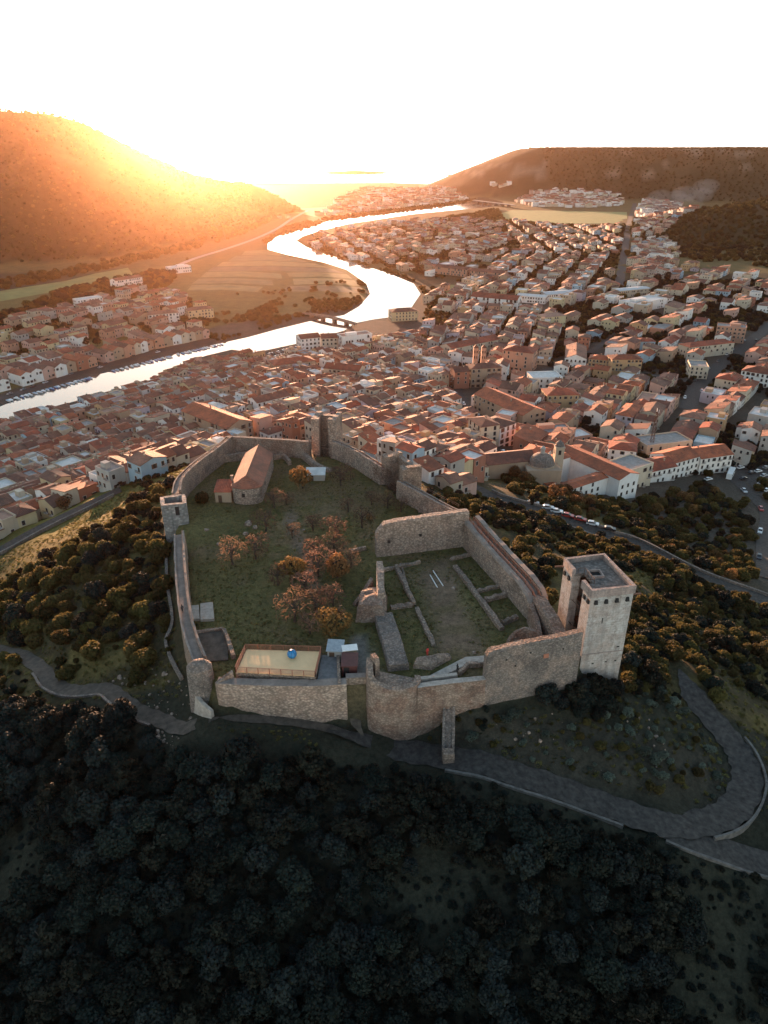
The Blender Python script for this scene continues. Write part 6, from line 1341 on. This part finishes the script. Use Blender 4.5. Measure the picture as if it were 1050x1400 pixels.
# old town
fill([(-60, 640), (0, 592), (60, 572), (120, 556), (200, 533), (262, 505), (330, 490), (352, 492), (370, 520), (352, 560), (330, 600), (250, 650), (190, 668), (130, 676), (60, 712), (-60, 775)], aR-.12, (4.8, 7.6), (7.5, 10), (5, 8), 2.5, 4, .24, seed=5)
fill([(350, 498), (410, 494), (470, 486), (520, 470), (560, 462), (610, 500), (640, 545), (645, 570), (660, 600), (664, 628), (660, 660), (600, 655), (545, 640), (470, 605), (430, 604), (340, 602)], aR-.25, (5, 8), (7.5, 10), (6.5, 11), 2.2, 3.4, .3, WARM+['pink', 'blue', 'salmon', 'white'], .03, seed=7, run=5)
fill([(560, 655), (600, 655), (660, 660), (668, 668), (640, 678), (600, 668)], aR-.4, (5, 7), (7, 9), (4.5, 7), 2.2, 3, .25, seed=8, minc=26)
aM = wdir((957, 524), (1050, 447))
fill([(560, 460), (620, 440), (640, 425), (705, 428), (745, 425), (760, 440), (800, 470), (800, 505), (740, 530), (640, 545), (610, 500)], aM+.35, (7, 12), (9, 12), (6, 11), 4, 6.5, .16, seed=9, gapp=.12)
fill([(660, 600), (640, 545), (720, 535), (800, 505), (860, 510), (940, 525), (935, 560), (980, 590), (1060, 615), (1060, 640), (960, 640), (880, 640), (700, 655), (672, 650)], aM+.1, (8, 15), (9.5, 13), (6, 10.5), 5, 7, .16, seed=11, gapp=.16)
fill([(930, 560), (955, 535), (1000, 500), (1060, 460), (1060, 620), (980, 590)], aM, (10, 17), (10, 14), (6, 9), 6, 10, .16, seed=12, gapp=.35)
fill([(800, 470), (760, 440), (745, 425), (800, 405), (870, 380), (960, 380), (1060, 395), (1060, 440), (960, 505), (880, 505), (800, 500)], aM, (10, 18), (11, 15), (6, 10.5), 8, 12, .24, seed=13, gapp=.45)
fill([(880, 340), (940, 360), (1060, 380), (1060, 400), (960, 385), (870, 382)], aM, (10, 18), (10, 14), (6, 10), 9, 14, .2, seed=14, gapp=.5)
# across the middle distance
fill([(418, 336), (432, 322), (480, 312), (540, 304), (575, 330), (570, 375), (500, 362), (455, 350)], aM+.9, (9, 15), (10, 14), (5, 9), 7, 14, .2, gapp=.42, seed=15, run=3)
fill([(545, 304), (640, 300), (690, 303), (700, 330), (660, 350), (640, 393), (590, 378), (575, 372), (580, 330)], aM+.1, (9, 15), (10, 14), (5, 9), 8, 15, .2, gapp=.42, seed=25, run=3)
fill([(692, 303), (760, 310), (856, 308), (850, 345), (760, 352), (705, 335)], aM+.62, (9, 15), (10, 14), (5, 9), 8, 14, .2, gapp=.4, seed=26, run=3)
fill([(664, 352), (705, 338), (760, 355), (850, 348), (845, 398), (800, 405), (745, 412), (700, 408), (642, 395)], aM+.28, (9, 15), (10, 14), (6, 10), 7, 12, .2, gapp=.32, seed=27, run=4)
fill([(600, 395), (640, 398), (700, 412), (700, 428), (640, 432), (590, 425), (578, 410)], aM+.35, (8, 13), (9, 12), (6, 9), 6, 8, .15, seed=16, gapp=.25)
fill([(866, 300), (930, 296), (950, 290), (930, 280), (880, 276), (868, 282)], 0, (12, 22), (12, 18), (7, 13), 8, 12, .4, ['white', 'cream', 'salmon', 'pink', 'grey'], seed=17, gapp=.15)
fill([(866, 300), (862, 380), (885, 372), (930, 350), (912, 320), (935, 298)], aM, (9, 15), (10, 14), (6, 10), 7, 10, .2, seed=18, gapp=.35)
fill([(445, 288), (470, 270), (500, 258), (600, 255), (630, 266), (640, 274), (590, 281), (500, 288)], .2, (12, 20), (10, 16), (6, 12), 10, 22, .3, ['white', 'cream', 'white', 'pink', 'beige'], seed=19, gapp=.4)
fill([(702, 276), (720, 262), (780, 259), (850, 265), (850, 281), (800, 284), (740, 284)], .1, (12, 20), (10, 16), (6, 12), 8, 12, .35, ['white', 'white', 'cream', 'pink'], seed=20, gapp=.25)
fill([(370, 296), (440, 296), (520, 288), (560, 283), (450, 287)], .2, (10, 18), (10, 16), (5, 8), 20, 45, .3, ['white', 'cream', 'pink'], seed=21, gapp=.6)
fill([(640, 244), (700, 253), (690, 258), (652, 254)], .2, (12, 18), (10, 16), (6, 12), 10, 18, .3, ['white', 'cream'], seed=22, gapp=.3)
# line of sight: leave out what the castle hill and the walls hide altogether
if HOUSES:
    X = np.array([s['x'] for s in HOUSES]); Y = np.array([s['y'] for s in HOUSES]); T_ = np.array([s['z']+s['h']+2 for s in HOUSES]); vis = np.ones(len(X), bool)
    for t in np.linspace(.08, .97, 90):
        xx, yy = X*t, Y*t; hh_ = H0(xx, yy); hh_ = hh_+np.where((poly_sd(xx, yy, CASTLE) < 1.0) & (yy > 150), 3.5, 0); vis &= (CZ+(T_-CZ)*t) > hh_
    HOUSES = [s for s, v in zip(HOUSES, vis) if v]
HOUSES.sort(key=lambda s: -s['w']*s['h']/math.hypot(s['x'], s['y'])**2)
N_IND = 265-len(tn)
near, mass_h = HOUSES[:N_IND], HOUSES[N_IND:]
STO = {1: 'one-storey', 2: 'two-storey', 3: 'three-storey', 4: 'four-storey'}
ROOFW = {'r_terracotta': 'terracotta', 'r_brown': 'brown', 'r_red': 'red', 'r_weathered': 'weathered', 'flatpale': 'pale', 'flatgrey': 'grey', 'flattile': 'tiled'}
items = []
for s in near:
    o = build_house(s, 'house', 'house', 'houses of the town', None, rnd, most=8)
    st = max(1, int(s['h']/3.0)); look = '%s %s house with %s %s roof' % (STO[min(st, 4)], s['wall'], ROOFW[s['rm']], {'gable': 'gable', 'hip': 'hipped', 'mono': 'sloping', 'flat': 'flat'}[s['roof']]); items.append((o, look, (s['px'], s['py'])))
LMT = dict(LMK); LMT.update({'to the square left tower': (235, 690), 'to the twin-pillared tower': (445, 590), 'to the round-topped tower': (540, 640), "to the photo's left edge": (0, 650), 'to the old bridge': (450, 440)})
single_out(items, LMT)
items = []
for s in tn:
    o = build_house(s, 'house', 'house', 'row of old waterside houses on the left bank', None, rnd, most=8)
    items.append((o, '%s gabled %s-roofed house in the waterside row' % (s['wall'], ROOFW[s['rm']]), (s['px'], s['py'])))
single_out(items, {"to the photo's left edge": (0, 540), 'to the old bridge': (430, 436), 'to the gap in the boats': (137, 511)})
# the rest of the town as one mass
wk = list(WALLC); rk = ['r_terracotta', 'r_brown', 'r_red', 'r_weathered', 'flatpale', 'flatgrey', 'flattile', 'metalroof']; mats = [M['w_'+k] for k in wk]+[M[k] for k in rk]+[M['glass'], M['frame']]
big = MB()
for s in mass_h:
    wl, rf, chim, top = house_geo(s, rnd); c, q = math.cos(s['rz']), math.sin(s['rz'])
    for mb_, mi in [(wl, wk.index(s['wall'])), (rf, len(wk)+rk.index(s['rm']))]+[(k, wk.index('tan')) for k in chim]:
        big.add([(s['x']+v[0]*c-v[1]*q, s['y']+v[0]*q+v[1]*c, s['z']+v[2]) for v in mb_.v], mb_.f, mi)
    for x, y, z, a, k in win_spots(s, rnd, most=10):
        mb_ = MB(); mb_.box((x, y, z), (1.0, .12, 1.5), a); big.add([(s['x']+v[0]*c-v[1]*q, s['y']+v[0]*q+v[1]*c, s['z']+v[2]) for v in mb_.v], mb_.f, len(wk)+len(rk))
if big.v:
    o = big.build('distant_houses', mats); tag(o, 'crowded tiled roofs of the farther town houses', 'houses', kind='stuff')
print('houses', len(near), len(tn), len(mass_h))
# ---- bridges
A, B_ = at(414, 431, PLAIN), at(486, 446, PLAIN)
br = thing('footbridge', A, 'low old bridge crossing the river above the bend', 'bridge'); dv = Vector((B_[0]-A[0], B_[1]-A[1], 0)); Lb = dv.length; br.rotation_euler = (0, 0, math.atan2(dv.y, dv.x))
mb = MB(); pts = [(t*Lb/12, 0, 2.2+1.6*math.sin(PI*t/12)) for t in range(13)]; strip(mb, pts, [(-2.2, -.9), (-2.2, .7), (-1.9, .7), (-1.9, 0), (1.9, 0), (1.9, .7), (2.2, .7), (2.2, -.9)], 0, 5, 0, 0); mb.build('deck', M['rubble'], br)
for t in (.18, .4, .62, .84): mb = MB(); mb.box((t*Lb, 0, 1.0), (2.2, 4.6, 3.4)); mb.build('pier', M['rubble'], br)
A, B_ = at(650, 275, 6), at(700, 281, 6)
br = thing('road_bridge', (A[0], A[1], PLAIN), 'long road bridge on dark piers near the river mouth', 'bridge'); dv = Vector((B_[0]-A[0], B_[1]-A[1], 0)); Lb = dv.length; br.rotation_euler = (0, 0, math.atan2(dv.y, dv.x))
mb = MB(); mb.box((Lb/2, 0, 6.2), (Lb+20, 10, 2.0)); mb.build('deck', M['concrete'], br)
for k in range(6): mb = MB(); mb.box((Lb*(k+.5)/6, 0, 2.2), (5, 9, 6)); mb.build('pier', M['greystone'], br)
# breakwater at the horizon
mb = MB(); a = at(560, 238.5, 3); b = at(640, 239.5, 3); mb.prism([(a[0], a[1]), (b[0], b[1]), (b[0], b[1]+25), (a[0], a[1]+25)], -1, 5); tag(mb.build('breakwater', M['rock']), 'thin dark breakwater on the sea at the river mouth', 'breakwater')
# ---- cars
def car_meshes():
    body = MB(); prof = [(-2.1, .35), (-2.1, .85), (-1.2, .95), (.9, .95), (2.0, .8), (2.1, .35)]
    n = len(prof); vs = [(x, -.85, z) for x, z in prof]+[(x, .85, z) for x, z in prof]
    body.add(vs, [tuple(range(n)), tuple(range(2*n-1, n-1, -1))]+[(i, i+n, (i+1) % n+n, (i+1) % n) for i in range(n)])
    roof = MB(); roof.add([(-1.25, -.62, 1.46), (.25, -.62, 1.46), (.25, .62, 1.46), (-1.25, .62, 1.46), (-1.2, -.6, 1.40), (.2, -.6, 1.40), (.2, .6, 1.40), (-1.2, .6, 1.40)], [(0, 1, 2, 3), (7, 6, 5, 4), (0, 4, 5, 1), (1, 5, 6, 2), (2, 6, 7, 3), (3, 7, 4, 0)])
    gl = MB(); gl.add([(-1.85, -.78, .93), (1.05, -.78, .93), (1.05, .78, .93), (-1.85, .78, .93), (-1.25, -.6, 1.40), (.25, -.6, 1.40), (.25, .6, 1.40), (-1.25, .6, 1.40)], [(4, 5, 6, 7), (0, 1, 5, 4), (1, 2, 6, 5), (2, 3, 7, 6), (3, 0, 4, 7)])
    wh = MB(); wh.tube([(0, -.1, 0), (0, .1, 0)], .33, 10)
    out = {}
    for nm, mb_, mt in (('body', body, M['white']), ('roof', roof, M['white']), ('cabin_glass', gl, M['glass']), ('wheel', wh, M['dark'])):
        me = bpy.data.meshes.new(nm); me.from_pydata(mb_.v, [], mb_.f); me.materials.append(mt); out[nm] = me
    return out
CM = car_meshes(); CARC = {'white': (.72, .71, .69), 'silver': (.42, .43, .44), 'grey': (.17, .175, .18), 'black': (.02, .02, .022), 'red': (.36, .035, .025), 'dark blue': (.03, .06, .16)}
CARM = {}
for k, c in CARC.items():
    m, nt, b, N, L = nodes(k.replace(' ', '_')+'_car_paint'); b.inputs['Base Color'].default_value = (*c, 1); b.inputs['Roughness'].default_value = .3; b.inputs['Coat Weight'].default_value = .4
    CARM[k] = {}
    for q in ('body', 'roof'):
        me = CM[q].copy(); me.materials[0] = m; CARM[k][q] = me
def car(loc, rz, colr, label=None, group=None, full=True, name='parked_car'):
    o = thing(name, loc, label or 'car', 'car', group, rz)
    for nm, me in (('body', CARM[colr]['body']), ('roof', CARM[colr]['roof']), ('cabin_glass', CM['cabin_glass'])):
        c = bpy.data.objects.new(nm, me); COL.objects.link(c); c.parent = o
    if full:
        for x in (-1.3, 1.3):
            for y in (-.8, .8): c = bpy.data.objects.new('wheel', CM['wheel']); COL.objects.link(c); c.parent = o; c.location = (x, y, .33)
    return o
def road_dir(road, x, y):
    pts = road[0]; i = min(range(len(pts)-1), key=lambda i: math.dist(pts[i], (x, y))); a, b = pts[i], pts[i+1]; return math.atan2(b[1]-a[1], b[0]-a[0])
for (px, py), c, l in [((729, 689), 'white', 'white car parked farthest left on the hillside road'), ((749, 696), 'silver', 'second white-silver car in the line on the hillside road'), ((761, 701), 'white', 'third pale car in the line on the hillside road, beside a red one'),
                        ((776, 707), 'red', 'bright red car parked between pale cars on the hillside road'), ((793, 712), 'red', 'darker red car parked right of the bright red one'), ((810, 718), 'white', 'white car parked right of the two red cars'), ((833, 725), 'black', 'black-roofed car parked last in the line on the hillside road'), ((858, 750), 'white', 'white car driving along the hillside road')]:
    g_ = G(px, py); a = road_dir(R_ROAD, g_[0], g_[1]); nn = (-math.sin(a), math.cos(a)); d, v = line_d(np.array([g_[0]]), np.array([g_[1]]), R_ROAD[0], R_ROAD[2]); x, y = g_[0], g_[1]
    car((x, y, h(x, y)+.12), a, c, l, 'cars on the hillside road')
def lot(pts, colr, group, marks, zlift=.12, rz=None, cat='car'):
    items = []
    for (x, y), rz_ in pts:
        c = random.choice(colr); o = car((x, y, h(x, y)+zlift), rz_, c, None, group, False); items.append((o, c+' car '+group[len('cars '):].replace('the ', ''), pix(x, y, h(x, y))))
    single_out(items, marks)
# quay car park on the near bank
a, b, c_ = at(366, 500, PLAIN), at(412, 481, PLAIN), at(400, 508, PLAIN)
lot_ = [at(*p, PLAIN) for p in [(362, 484), (410, 472), (440, 483), (395, 499)]]
mt = sheet('car_park', [p[:2] for p in lot_], PLAIN+.16, M['asphalt'], 'asphalt car park by the river')
FOOT_CP = lot_; pts = []
u = Vector((lot_[1][0]-lot_[0][0], lot_[1][1]-lot_[0][1])); v_ = Vector((lot_[3][0]-lot_[0][0], lot_[3][1]-lot_[0][1]))
for rr_ in (.12, .38, .62, .88):
    for k in range(int(u.length/3.2)):
        if random.random() < .78: t = (k+.5)/int(u.length/3.2); pts.append(((lot_[0][0]+u.x*t+v_.x*rr_, lot_[0][1]+u.y*t+v_.y*rr_), math.atan2(v_.y, v_.x)+(random.random() < .5)*PI))
lot(pts, ['white', 'silver', 'grey', 'black', 'white', 'dark blue', 'red'], 'cars parked on the quay', {'to the white riverside house': (420, 470), 'to the modern white block': (468, 478), 'to the river corner of the car park': (364, 484)}, .2)
# right car park
rl = [G(*p) for p in [(985, 640), (1060, 634), (1062, 690), (1000, 660)]]
sheet('car_park', [p[:2] for p in rl], lambda x, y: h(x, y)+.25, M['asphalt'], 'car park at the right edge')
pts = []
for px, py in [(946, 637), (955, 641), (1012, 641), (1020, 640), (1027, 648), (1036, 646), (1044, 652), (1016, 656), (968, 657), (1040, 662), (1048, 672), (1030, 637), (1047, 641)]:
    g_ = G(px, py); pts.append((g_[:2], .5+random.uniform(-.1, .1)))
lot(pts, ['white', 'silver', 'grey', 'black', 'white'], 'cars in the right-hand car park', {'to the bus': (997, 648), "to the photo's right edge": (1050, 665)}, .3)
g_ = G(998, 652); bs = thing('bus', (g_[0], g_[1], g_[2]+.3), 'white bus parked at the corner of the right-hand car park', 'bus', rz=1.0)
mb = MB(); mb.box((0, 0, 1.75), (10, 2.5, 2.9)); mb.build('body', M['white'], bs); mb = MB(); mb.box((0, 0, 2.1), (9.4, 2.56, 1.1)); mb.build('window_band', M['glass'], bs); mb = MB(); mb.box((5.0, 0, 2.0), (.1, 2.3, 1.5)); mb.build('windscreen', M['glass'], bs)
for x in (-3, 3):
    for y in (-1.15, 1.15): mb = MB(); mb.tube([(x, y-.15, .5), (x, y+.15, .5)], .5, 10); mb.build('wheel', M['dark'], bs)
# cars in streets
for road, off, n, t0, t1, grp, mk in ((MAIN_ST, 4.2, 16, .1, .95, 'cars along the wide straight street', {'to the long cream block': (970, 487), 'to the white villa': (1035, 527), "to the photo's right edge": (1050, 447)}), (OLD_ST, 2.0, 12, .05, .9, 'cars in the old town street', {'to the cream palazzo': (670, 613), 'to the tall tan palazzo': (663, 530), 'to the white flat-roofed hall': (747, 531)}), (QUAY_L, 2.6, 9, .1, .8, 'cars on the left bank quay', {"to the photo's left edge": (0, 545), 'to the old bridge': (430, 438)}), (E_ROAD, 1.8, 4, .1, .9, 'cars on the valley road', {'to the bus': (997, 650)})):
    pts = []
    for k in range(n):
        i = int((t0+(t1-t0)*(k+random.random()*.7)/n)*(len(road[0])-2)); a, b = road[0][i], road[0][i+1]; f = random.random(); an = math.atan2(b[1]-a[1], b[0]-a[0]); sgn = random.choice((-1, 1))
        pts.append(((a[0]+(b[0]-a[0])*f-math.sin(an)*off*sgn, a[1]+(b[1]-a[1])*f+math.cos(an)*off*sgn), an+(PI if sgn > 0 else 0)))
    lot(pts, ['white', 'silver', 'grey', 'white', 'black', 'red'], grp, mk, .2)
# ---- boats along the left bank
hull = MB(); st = [(-2.6, .95, .75), (-1, 1.05, .7), (1, .9, .75), (2.3, .45, .9), (3.0, .04, 1.05)]
for sx_, wd_, zt in st: hull.v += [(sx_, -wd_, zt), (sx_, -wd_*.6, 0), (sx_, wd_*.6, 0), (sx_, wd_, zt)]
for i in range(4):
    for k in range(3): hull.f.append((i*4+k, (i+1)*4+k, (i+1)*4+k+1, i*4+k+1)); hull.m.append(0)
    hull.f.append((i*4+3, (i+1)*4+3, (i+1)*4, i*4)); hull.m.append(0)
hull.f.append((0, 1, 2, 3)); hull.m.append(0)
HM = {}
for k, c in (('white', (.72, .71, .7)), ('blue', (.08, .2, .42)), ('grey', (.38, .4, .42))):
    me = bpy.data.meshes.new('hull'); me.from_pydata(hull.v, [], hull.f); me.materials.append(plain(k+'_boat_paint', c, .4, var=.1)); HM[k] = me
cabm = MB(); cabm.box((-.2, 0, 1.15), (1.7, 1.2, .9), 0, 0, .8); cme = bpy.data.meshes.new('cabin'); cme.from_pydata(cabm.v, [], cabm.f); cme.materials.append(M['white'])
cvm = MB(); cvm.box((-.7, 0, .92), (2.9, 1.6, .35), 0, 0, .7); cvme = bpy.data.meshes.new('cover'); cvme.from_pydata(cvm.v, [], cvm.f); cvme.materials.append(plain('boat_cover', (.35, .42, .5), .7))
items = []
for (a, b, n, sg) in (((5, 549), (124, 516), 21, 'lower boat line'), ((150, 508), (234, 487), 15, 'middle boat line'), ((240, 485), (304, 470), 13, 'upper boat line')):
    A, B_ = at(*a, PLAIN), at(*b, PLAIN); an = math.atan2(B_[1]-A[1], B_[0]-A[0])
    for k in range(n):
        t = (k+random.uniform(.2, .8))/n; x, y = A[0]+(B_[0]-A[0])*t, A[1]+(B_[1]-A[1])*t; ck = random.choice(['white', 'white', 'white', 'grey', 'white', 'white', 'blue'])
        o = thing('boat', (x+math.sin(an)*2.5, y-math.cos(an)*2.5, PLAIN), 'boat', 'boat', 'boats moored along the left bank', an-PI/2+random.uniform(-.25, .25))
        c = bpy.data.objects.new('hull', HM[ck]); COL.objects.link(c); c.parent = o
        kind = random.choice(('cabin', 'cover', 'open')); 
        if kind != 'open': c = bpy.data.objects.new(kind, cme if kind == 'cabin' else cvme); COL.objects.link(c); c.parent = o
        items.append((o, '%s %s in the %s' % (ck, {'cabin': 'cabin boat', 'cover': 'covered boat', 'open': 'open boat'}[kind], sg), pix(x, y, PLAIN)))
single_out(items, {"to the photo's left edge": (0, 550), 'to the gap in the boats': (137, 511), 'to the old bridge': (430, 438)})
# ---- town trees, one by one
items = []
def ttree(px, py, r, k, n=1, sp=10):
    for _ in range(n):
        g_ = G(px+random.uniform(-sp, sp), py+random.uniform(-sp*.5, sp*.5)); x, y = g_[0], g_[1]
        if poly_sd(np.array([x]), np.array([y]), RIV)[0] < 2: continue
        o = plant('town_tree', k, x, y, r*random.uniform(.75, 1.2), 1.0, 'tree', 'trees among the town houses'); items.append((o, {'gold': 'golden autumn', 'olive': 'olive-green', 'oak': 'dark green', 'cypress': 'narrow dark cypress', 'rust': 'bare rusty'}[k]+' tree in the town', (px, py)))
for a in [(820, 408, 7, 'gold', 2, 6), (800, 425, 5, 'oak', 3, 8), (770, 425, 5, 'oak', 4, 10), (860, 415, 5, 'olive', 5, 14), (900, 455, 4, 'oak', 4, 10), (848, 465, 4.5, 'oak', 6, 12), (835, 485, 4, 'oak', 3, 6), (700, 445, 4.5, 'olive', 6, 16), (600, 460, 4, 'olive', 7, 16), (575, 480, 4, 'olive', 8, 20), (620, 470, 4, 'gold', 3, 10), (540, 488, 3.5, 'olive', 4, 10),
          (930, 400, 5, 'oak', 8, 18), (985, 420, 5, 'oak', 8, 20), (1030, 405, 5, 'oak', 6, 14), (905, 385, 5, 'oak', 6, 12), (862, 390, 4, 'olive', 6, 8), (862, 350, 4, 'olive', 8, 8), (920, 540, 3.5, 'oak', 4, 12), (1005, 500, 4, 'oak', 3, 8), (870, 535, 3, 'oak', 3, 8), (770, 590, 3, 'oak', 4, 8), (800, 580, 3, 'oak', 4, 10), (130, 655, 3.5, 'oak', 3, 5), (70, 690, 3.5, 'oak', 3, 5), (88, 695, 3, 'gold', 2, 6),
          (720, 662, 3.2, 'gold', 3, 10), (697, 655, 3.5, 'gold', 3, 6), (765, 682, 3.0, 'gold', 4, 10), (800, 690, 2.8, 'gold', 4, 14), (655, 650, 3, 'oak', 2, 5), (733, 688, 2.0, 'cypress', 1, 1), (727, 690, 1.6, 'cypress', 1, 1), (60, 475, 4, 'oak', 4, 14), (120, 470, 4, 'oak', 4, 14), (220, 425, 4, 'oak', 3, 8), (250, 415, 4.5, 'oak', 3, 8), (668, 400, 4, 'oak', 6, 14), (610, 415, 4, 'olive', 4, 10), (560, 355, 4, 'olive', 6, 20), (650, 350, 4.5, 'oak', 5, 25), (750, 340, 4.5, 'oak', 6, 40), (760, 385, 4, 'oak', 6, 20), (690, 375, 4, 'oak', 4, 14)]: ttree(*a)
single_out(items, LMT)
# ---- smoke below the plateau
m = bpy.data.materials.new('smoke'); m.use_nodes = True; nt = m.node_tree; nt.nodes.remove(nt.nodes['Principled BSDF']); pv = nt.nodes.new('ShaderNodeVolumePrincipled'); pv.inputs['Density Attribute'].default_value = ''; pv.inputs['Color'].default_value = (.85, .85, .87, 1); pv.inputs['Density'].default_value = .0028; pv.inputs['Anisotropy'].default_value = .3
nt.links.new(pv.outputs[0], nt.nodes['Material Output'].inputs['Volume'])
bm = bmesh.new()
for px, n, wd_ in ((935, 9, 1.0), (912, 6, .8), (885, 5, .6)):
    g0 = G(px, 291)
    for k in range(n):
        t = k/n; c = (g0[0]+t*60*wd_+14*math.sin(k*2.1+px), g0[1]+45*math.cos(k*1.7), g0[2]+6+t*62*wd_)
        bmesh.ops.create_icosphere(bm, subdivisions=2, radius=(10+14*t)*random.uniform(.7, 1.15), matrix=Matrix.Translation(c)@Matrix.Diagonal((1.5, 1, .8, 1)))
me = bpy.data.meshes.new('smoke'); bm.to_mesh(me); bm.free(); me.materials.append(m)
o = bpy.data.objects.new('smoke', me); COL.objects.link(o); tag(o, 'pale smoke drifting up from buildings below the plateau', 'smoke', kind='stuff')
rmd = o.modifiers.new('Remesh', 'REMESH'); rmd.mode = 'VOXEL'; rmd.voxel_size = 4

# ---- garden trees between the houses
HX = np.array([[q['x'], q['y'], max(q['w'], q['d'])*.5] for q in HOUSES+tn]+[[f[0], f[1], max(f[3], f[4])*.5] for f in FOOT])
def yardfree(X, Y, Z):
    out = np.ones(len(X), bool)
    for i in range(len(X)): out[i] = np.all(np.hypot(HX[:, 0]-X[i], HX[:, 1]-Y[i]) > HX[:, 2]*.85+.8)
    return out
mass('garden_trees', [(420, 334), (480, 312), (640, 300), (856, 308), (850, 395), (700, 408), (590, 378), (455, 350)], 7.5, (2.0, 3.8), ol+oak[:2], 'garden trees between the farther houses', .36, cond=yardfree)
mass('garden_trees', [(560, 460), (640, 425), (760, 430), (860, 385), (1050, 385), (1050, 440), (960, 500), (880, 510), (740, 530), (620, 500)], 5.5, (1.8, 4.0), ol+oak, 'garden trees between the houses right of the centre', .34, cond=yardfree)
mass('garden_trees', [(700, 600), (800, 520), (960, 500), (1060, 470), (1060, 640), (720, 650)], 5, (1.4, 3.0), ol+oak, 'small trees between the houses near the right edge', .42, cond=yardfree)
mass('garden_trees', [(0, 520), (150, 480), (285, 445), (300, 440), (260, 410), (150, 395), (0, 440)], 6.5, (1.8, 3.6), ol+oak[:2], 'garden trees between the left bank houses', .34, cond=yardfree)
# ================================================================== camera, light, air
cam = bpy.data.cameras.new('camera'); cam.sensor_fit = 'VERTICAL'; cam.sensor_height = 24; cam.lens = F/1400*24
cam.clip_start = .5; cam.clip_end = 40000
co_ = bpy.data.objects.new('camera', cam); COL.objects.link(co_); co_.location = (0, 0, CZ); co_.rotation_euler = (PI/2-PT, 0, 0); SC.camera = co_
SUN_AZ, SUN_EL = R(-14.5), R(3.3)
wd = bpy.data.worlds.new('World'); SC.world = wd; wd.use_nodes = True; nt = wd.node_tree
bg = nt.nodes['Background']; sky = nt.nodes.new('ShaderNodeTexSky'); sky.sky_type = 'NISHITA'; sky.sun_disc = False
sky.sun_elevation = SUN_EL; sky.sun_rotation = SUN_AZ; sky.altitude = 100; sky.air_density = 1.0; sky.dust_density = .6; sky.ozone_density = 1.3
tc = nt.nodes.new('ShaderNodeTexCoord'); sx = nt.nodes.new('ShaderNodeSeparateXYZ'); ab = nt.nodes.new('ShaderNodeMath'); ab.operation = 'ABSOLUTE'; cb = nt.nodes.new('ShaderNodeCombineXYZ')
nt.links.new(tc.outputs['Generated'], sx.inputs[0]); nt.links.new(sx.outputs[2], ab.inputs[0])
for i in (0, 1): nt.links.new(sx.outputs[i], cb.inputs[i])
nt.links.new(ab.outputs[0], cb.inputs[2]); nt.links.new(cb.outputs[0], sky.inputs[0]); hs_ = nt.nodes.new('ShaderNodeHueSaturation'); mr_ = nt.nodes.new('ShaderNodeMapRange'); mr_.inputs[1].default_value = .04; mr_.inputs[2].default_value = .55; mr_.inputs[3].default_value = .30; mr_.inputs[4].default_value = 1.0
nt.links.new(ab.outputs[0], mr_.inputs[0]); nt.links.new(mr_.outputs[0], hs_.inputs['Saturation']); nt.links.new(sky.outputs[0], hs_.inputs['Color']); nt.links.new(hs_.outputs[0], bg.inputs[0])
bg.inputs[1].default_value = 0.15
sl = bpy.data.lights.new('sun', 'SUN'); sl.energy = 5.0; sl.angle = R(.5); sl.color = (1.0, .53, .30)
so = bpy.data.objects.new('sun', sl); COL.objects.link(so)
sd = Vector((math.sin(SUN_AZ)*math.cos(SUN_EL), math.cos(SUN_AZ)*math.cos(SUN_EL), math.sin(SUN_EL)))
so.rotation_euler = sd.to_track_quat('Z', 'Y').to_euler(); so.location = (0, 0, 300)
HAZE = True
if HAZE:
    mb = MB(); mb.box((0, 3050, 130.5), (15000, 7300, 281)); hz = bpy.data.materials.new('haze_air'); hz.use_nodes = True; nt = hz.node_tree
    nt.nodes.remove(nt.nodes['Principled BSDF']); pv = nt.nodes.new('ShaderNodeVolumePrincipled'); pv.inputs['Density Attribute'].default_value = ''
    pv.inputs['Color'].default_value = (.66, .375, .23, 1); pv.inputs['Density'].default_value = .00003; pv.inputs['Anisotropy'].default_value = .9
    nt.links.new(pv.outputs[0], nt.nodes['Material Output'].inputs['Volume'])
    hzo = mb.build('haze', hz); tag(hzo, 'warm evening haze', 'haze', kind='stuff')
SC.view_settings.view_transform = 'Standard'; SC.view_settings.look = 'None'; SC.view_settings.gamma = 1; SC.view_settings.exposure = 2.3
cy = SC.cycles; cy.use_denoising = True; cy.volume_bounces = 0; cy.max_bounces = 5; cy.diffuse_bounces = 2; cy.glossy_bounces = 2; cy.transmission_bounces = 3; cy.transparent_max_bounces = 4; cy.sample_clamp_indirect = 8
try: cy.denoiser = 'OPENIMAGEDENOISE'
except Exception: pass

bad = [(o.name, o['label']) for o in SC.objects if 'label' in o and not 4 <= len(o['label'].split()) <= 16]
print('labels out of range', len(bad), bad[::9])
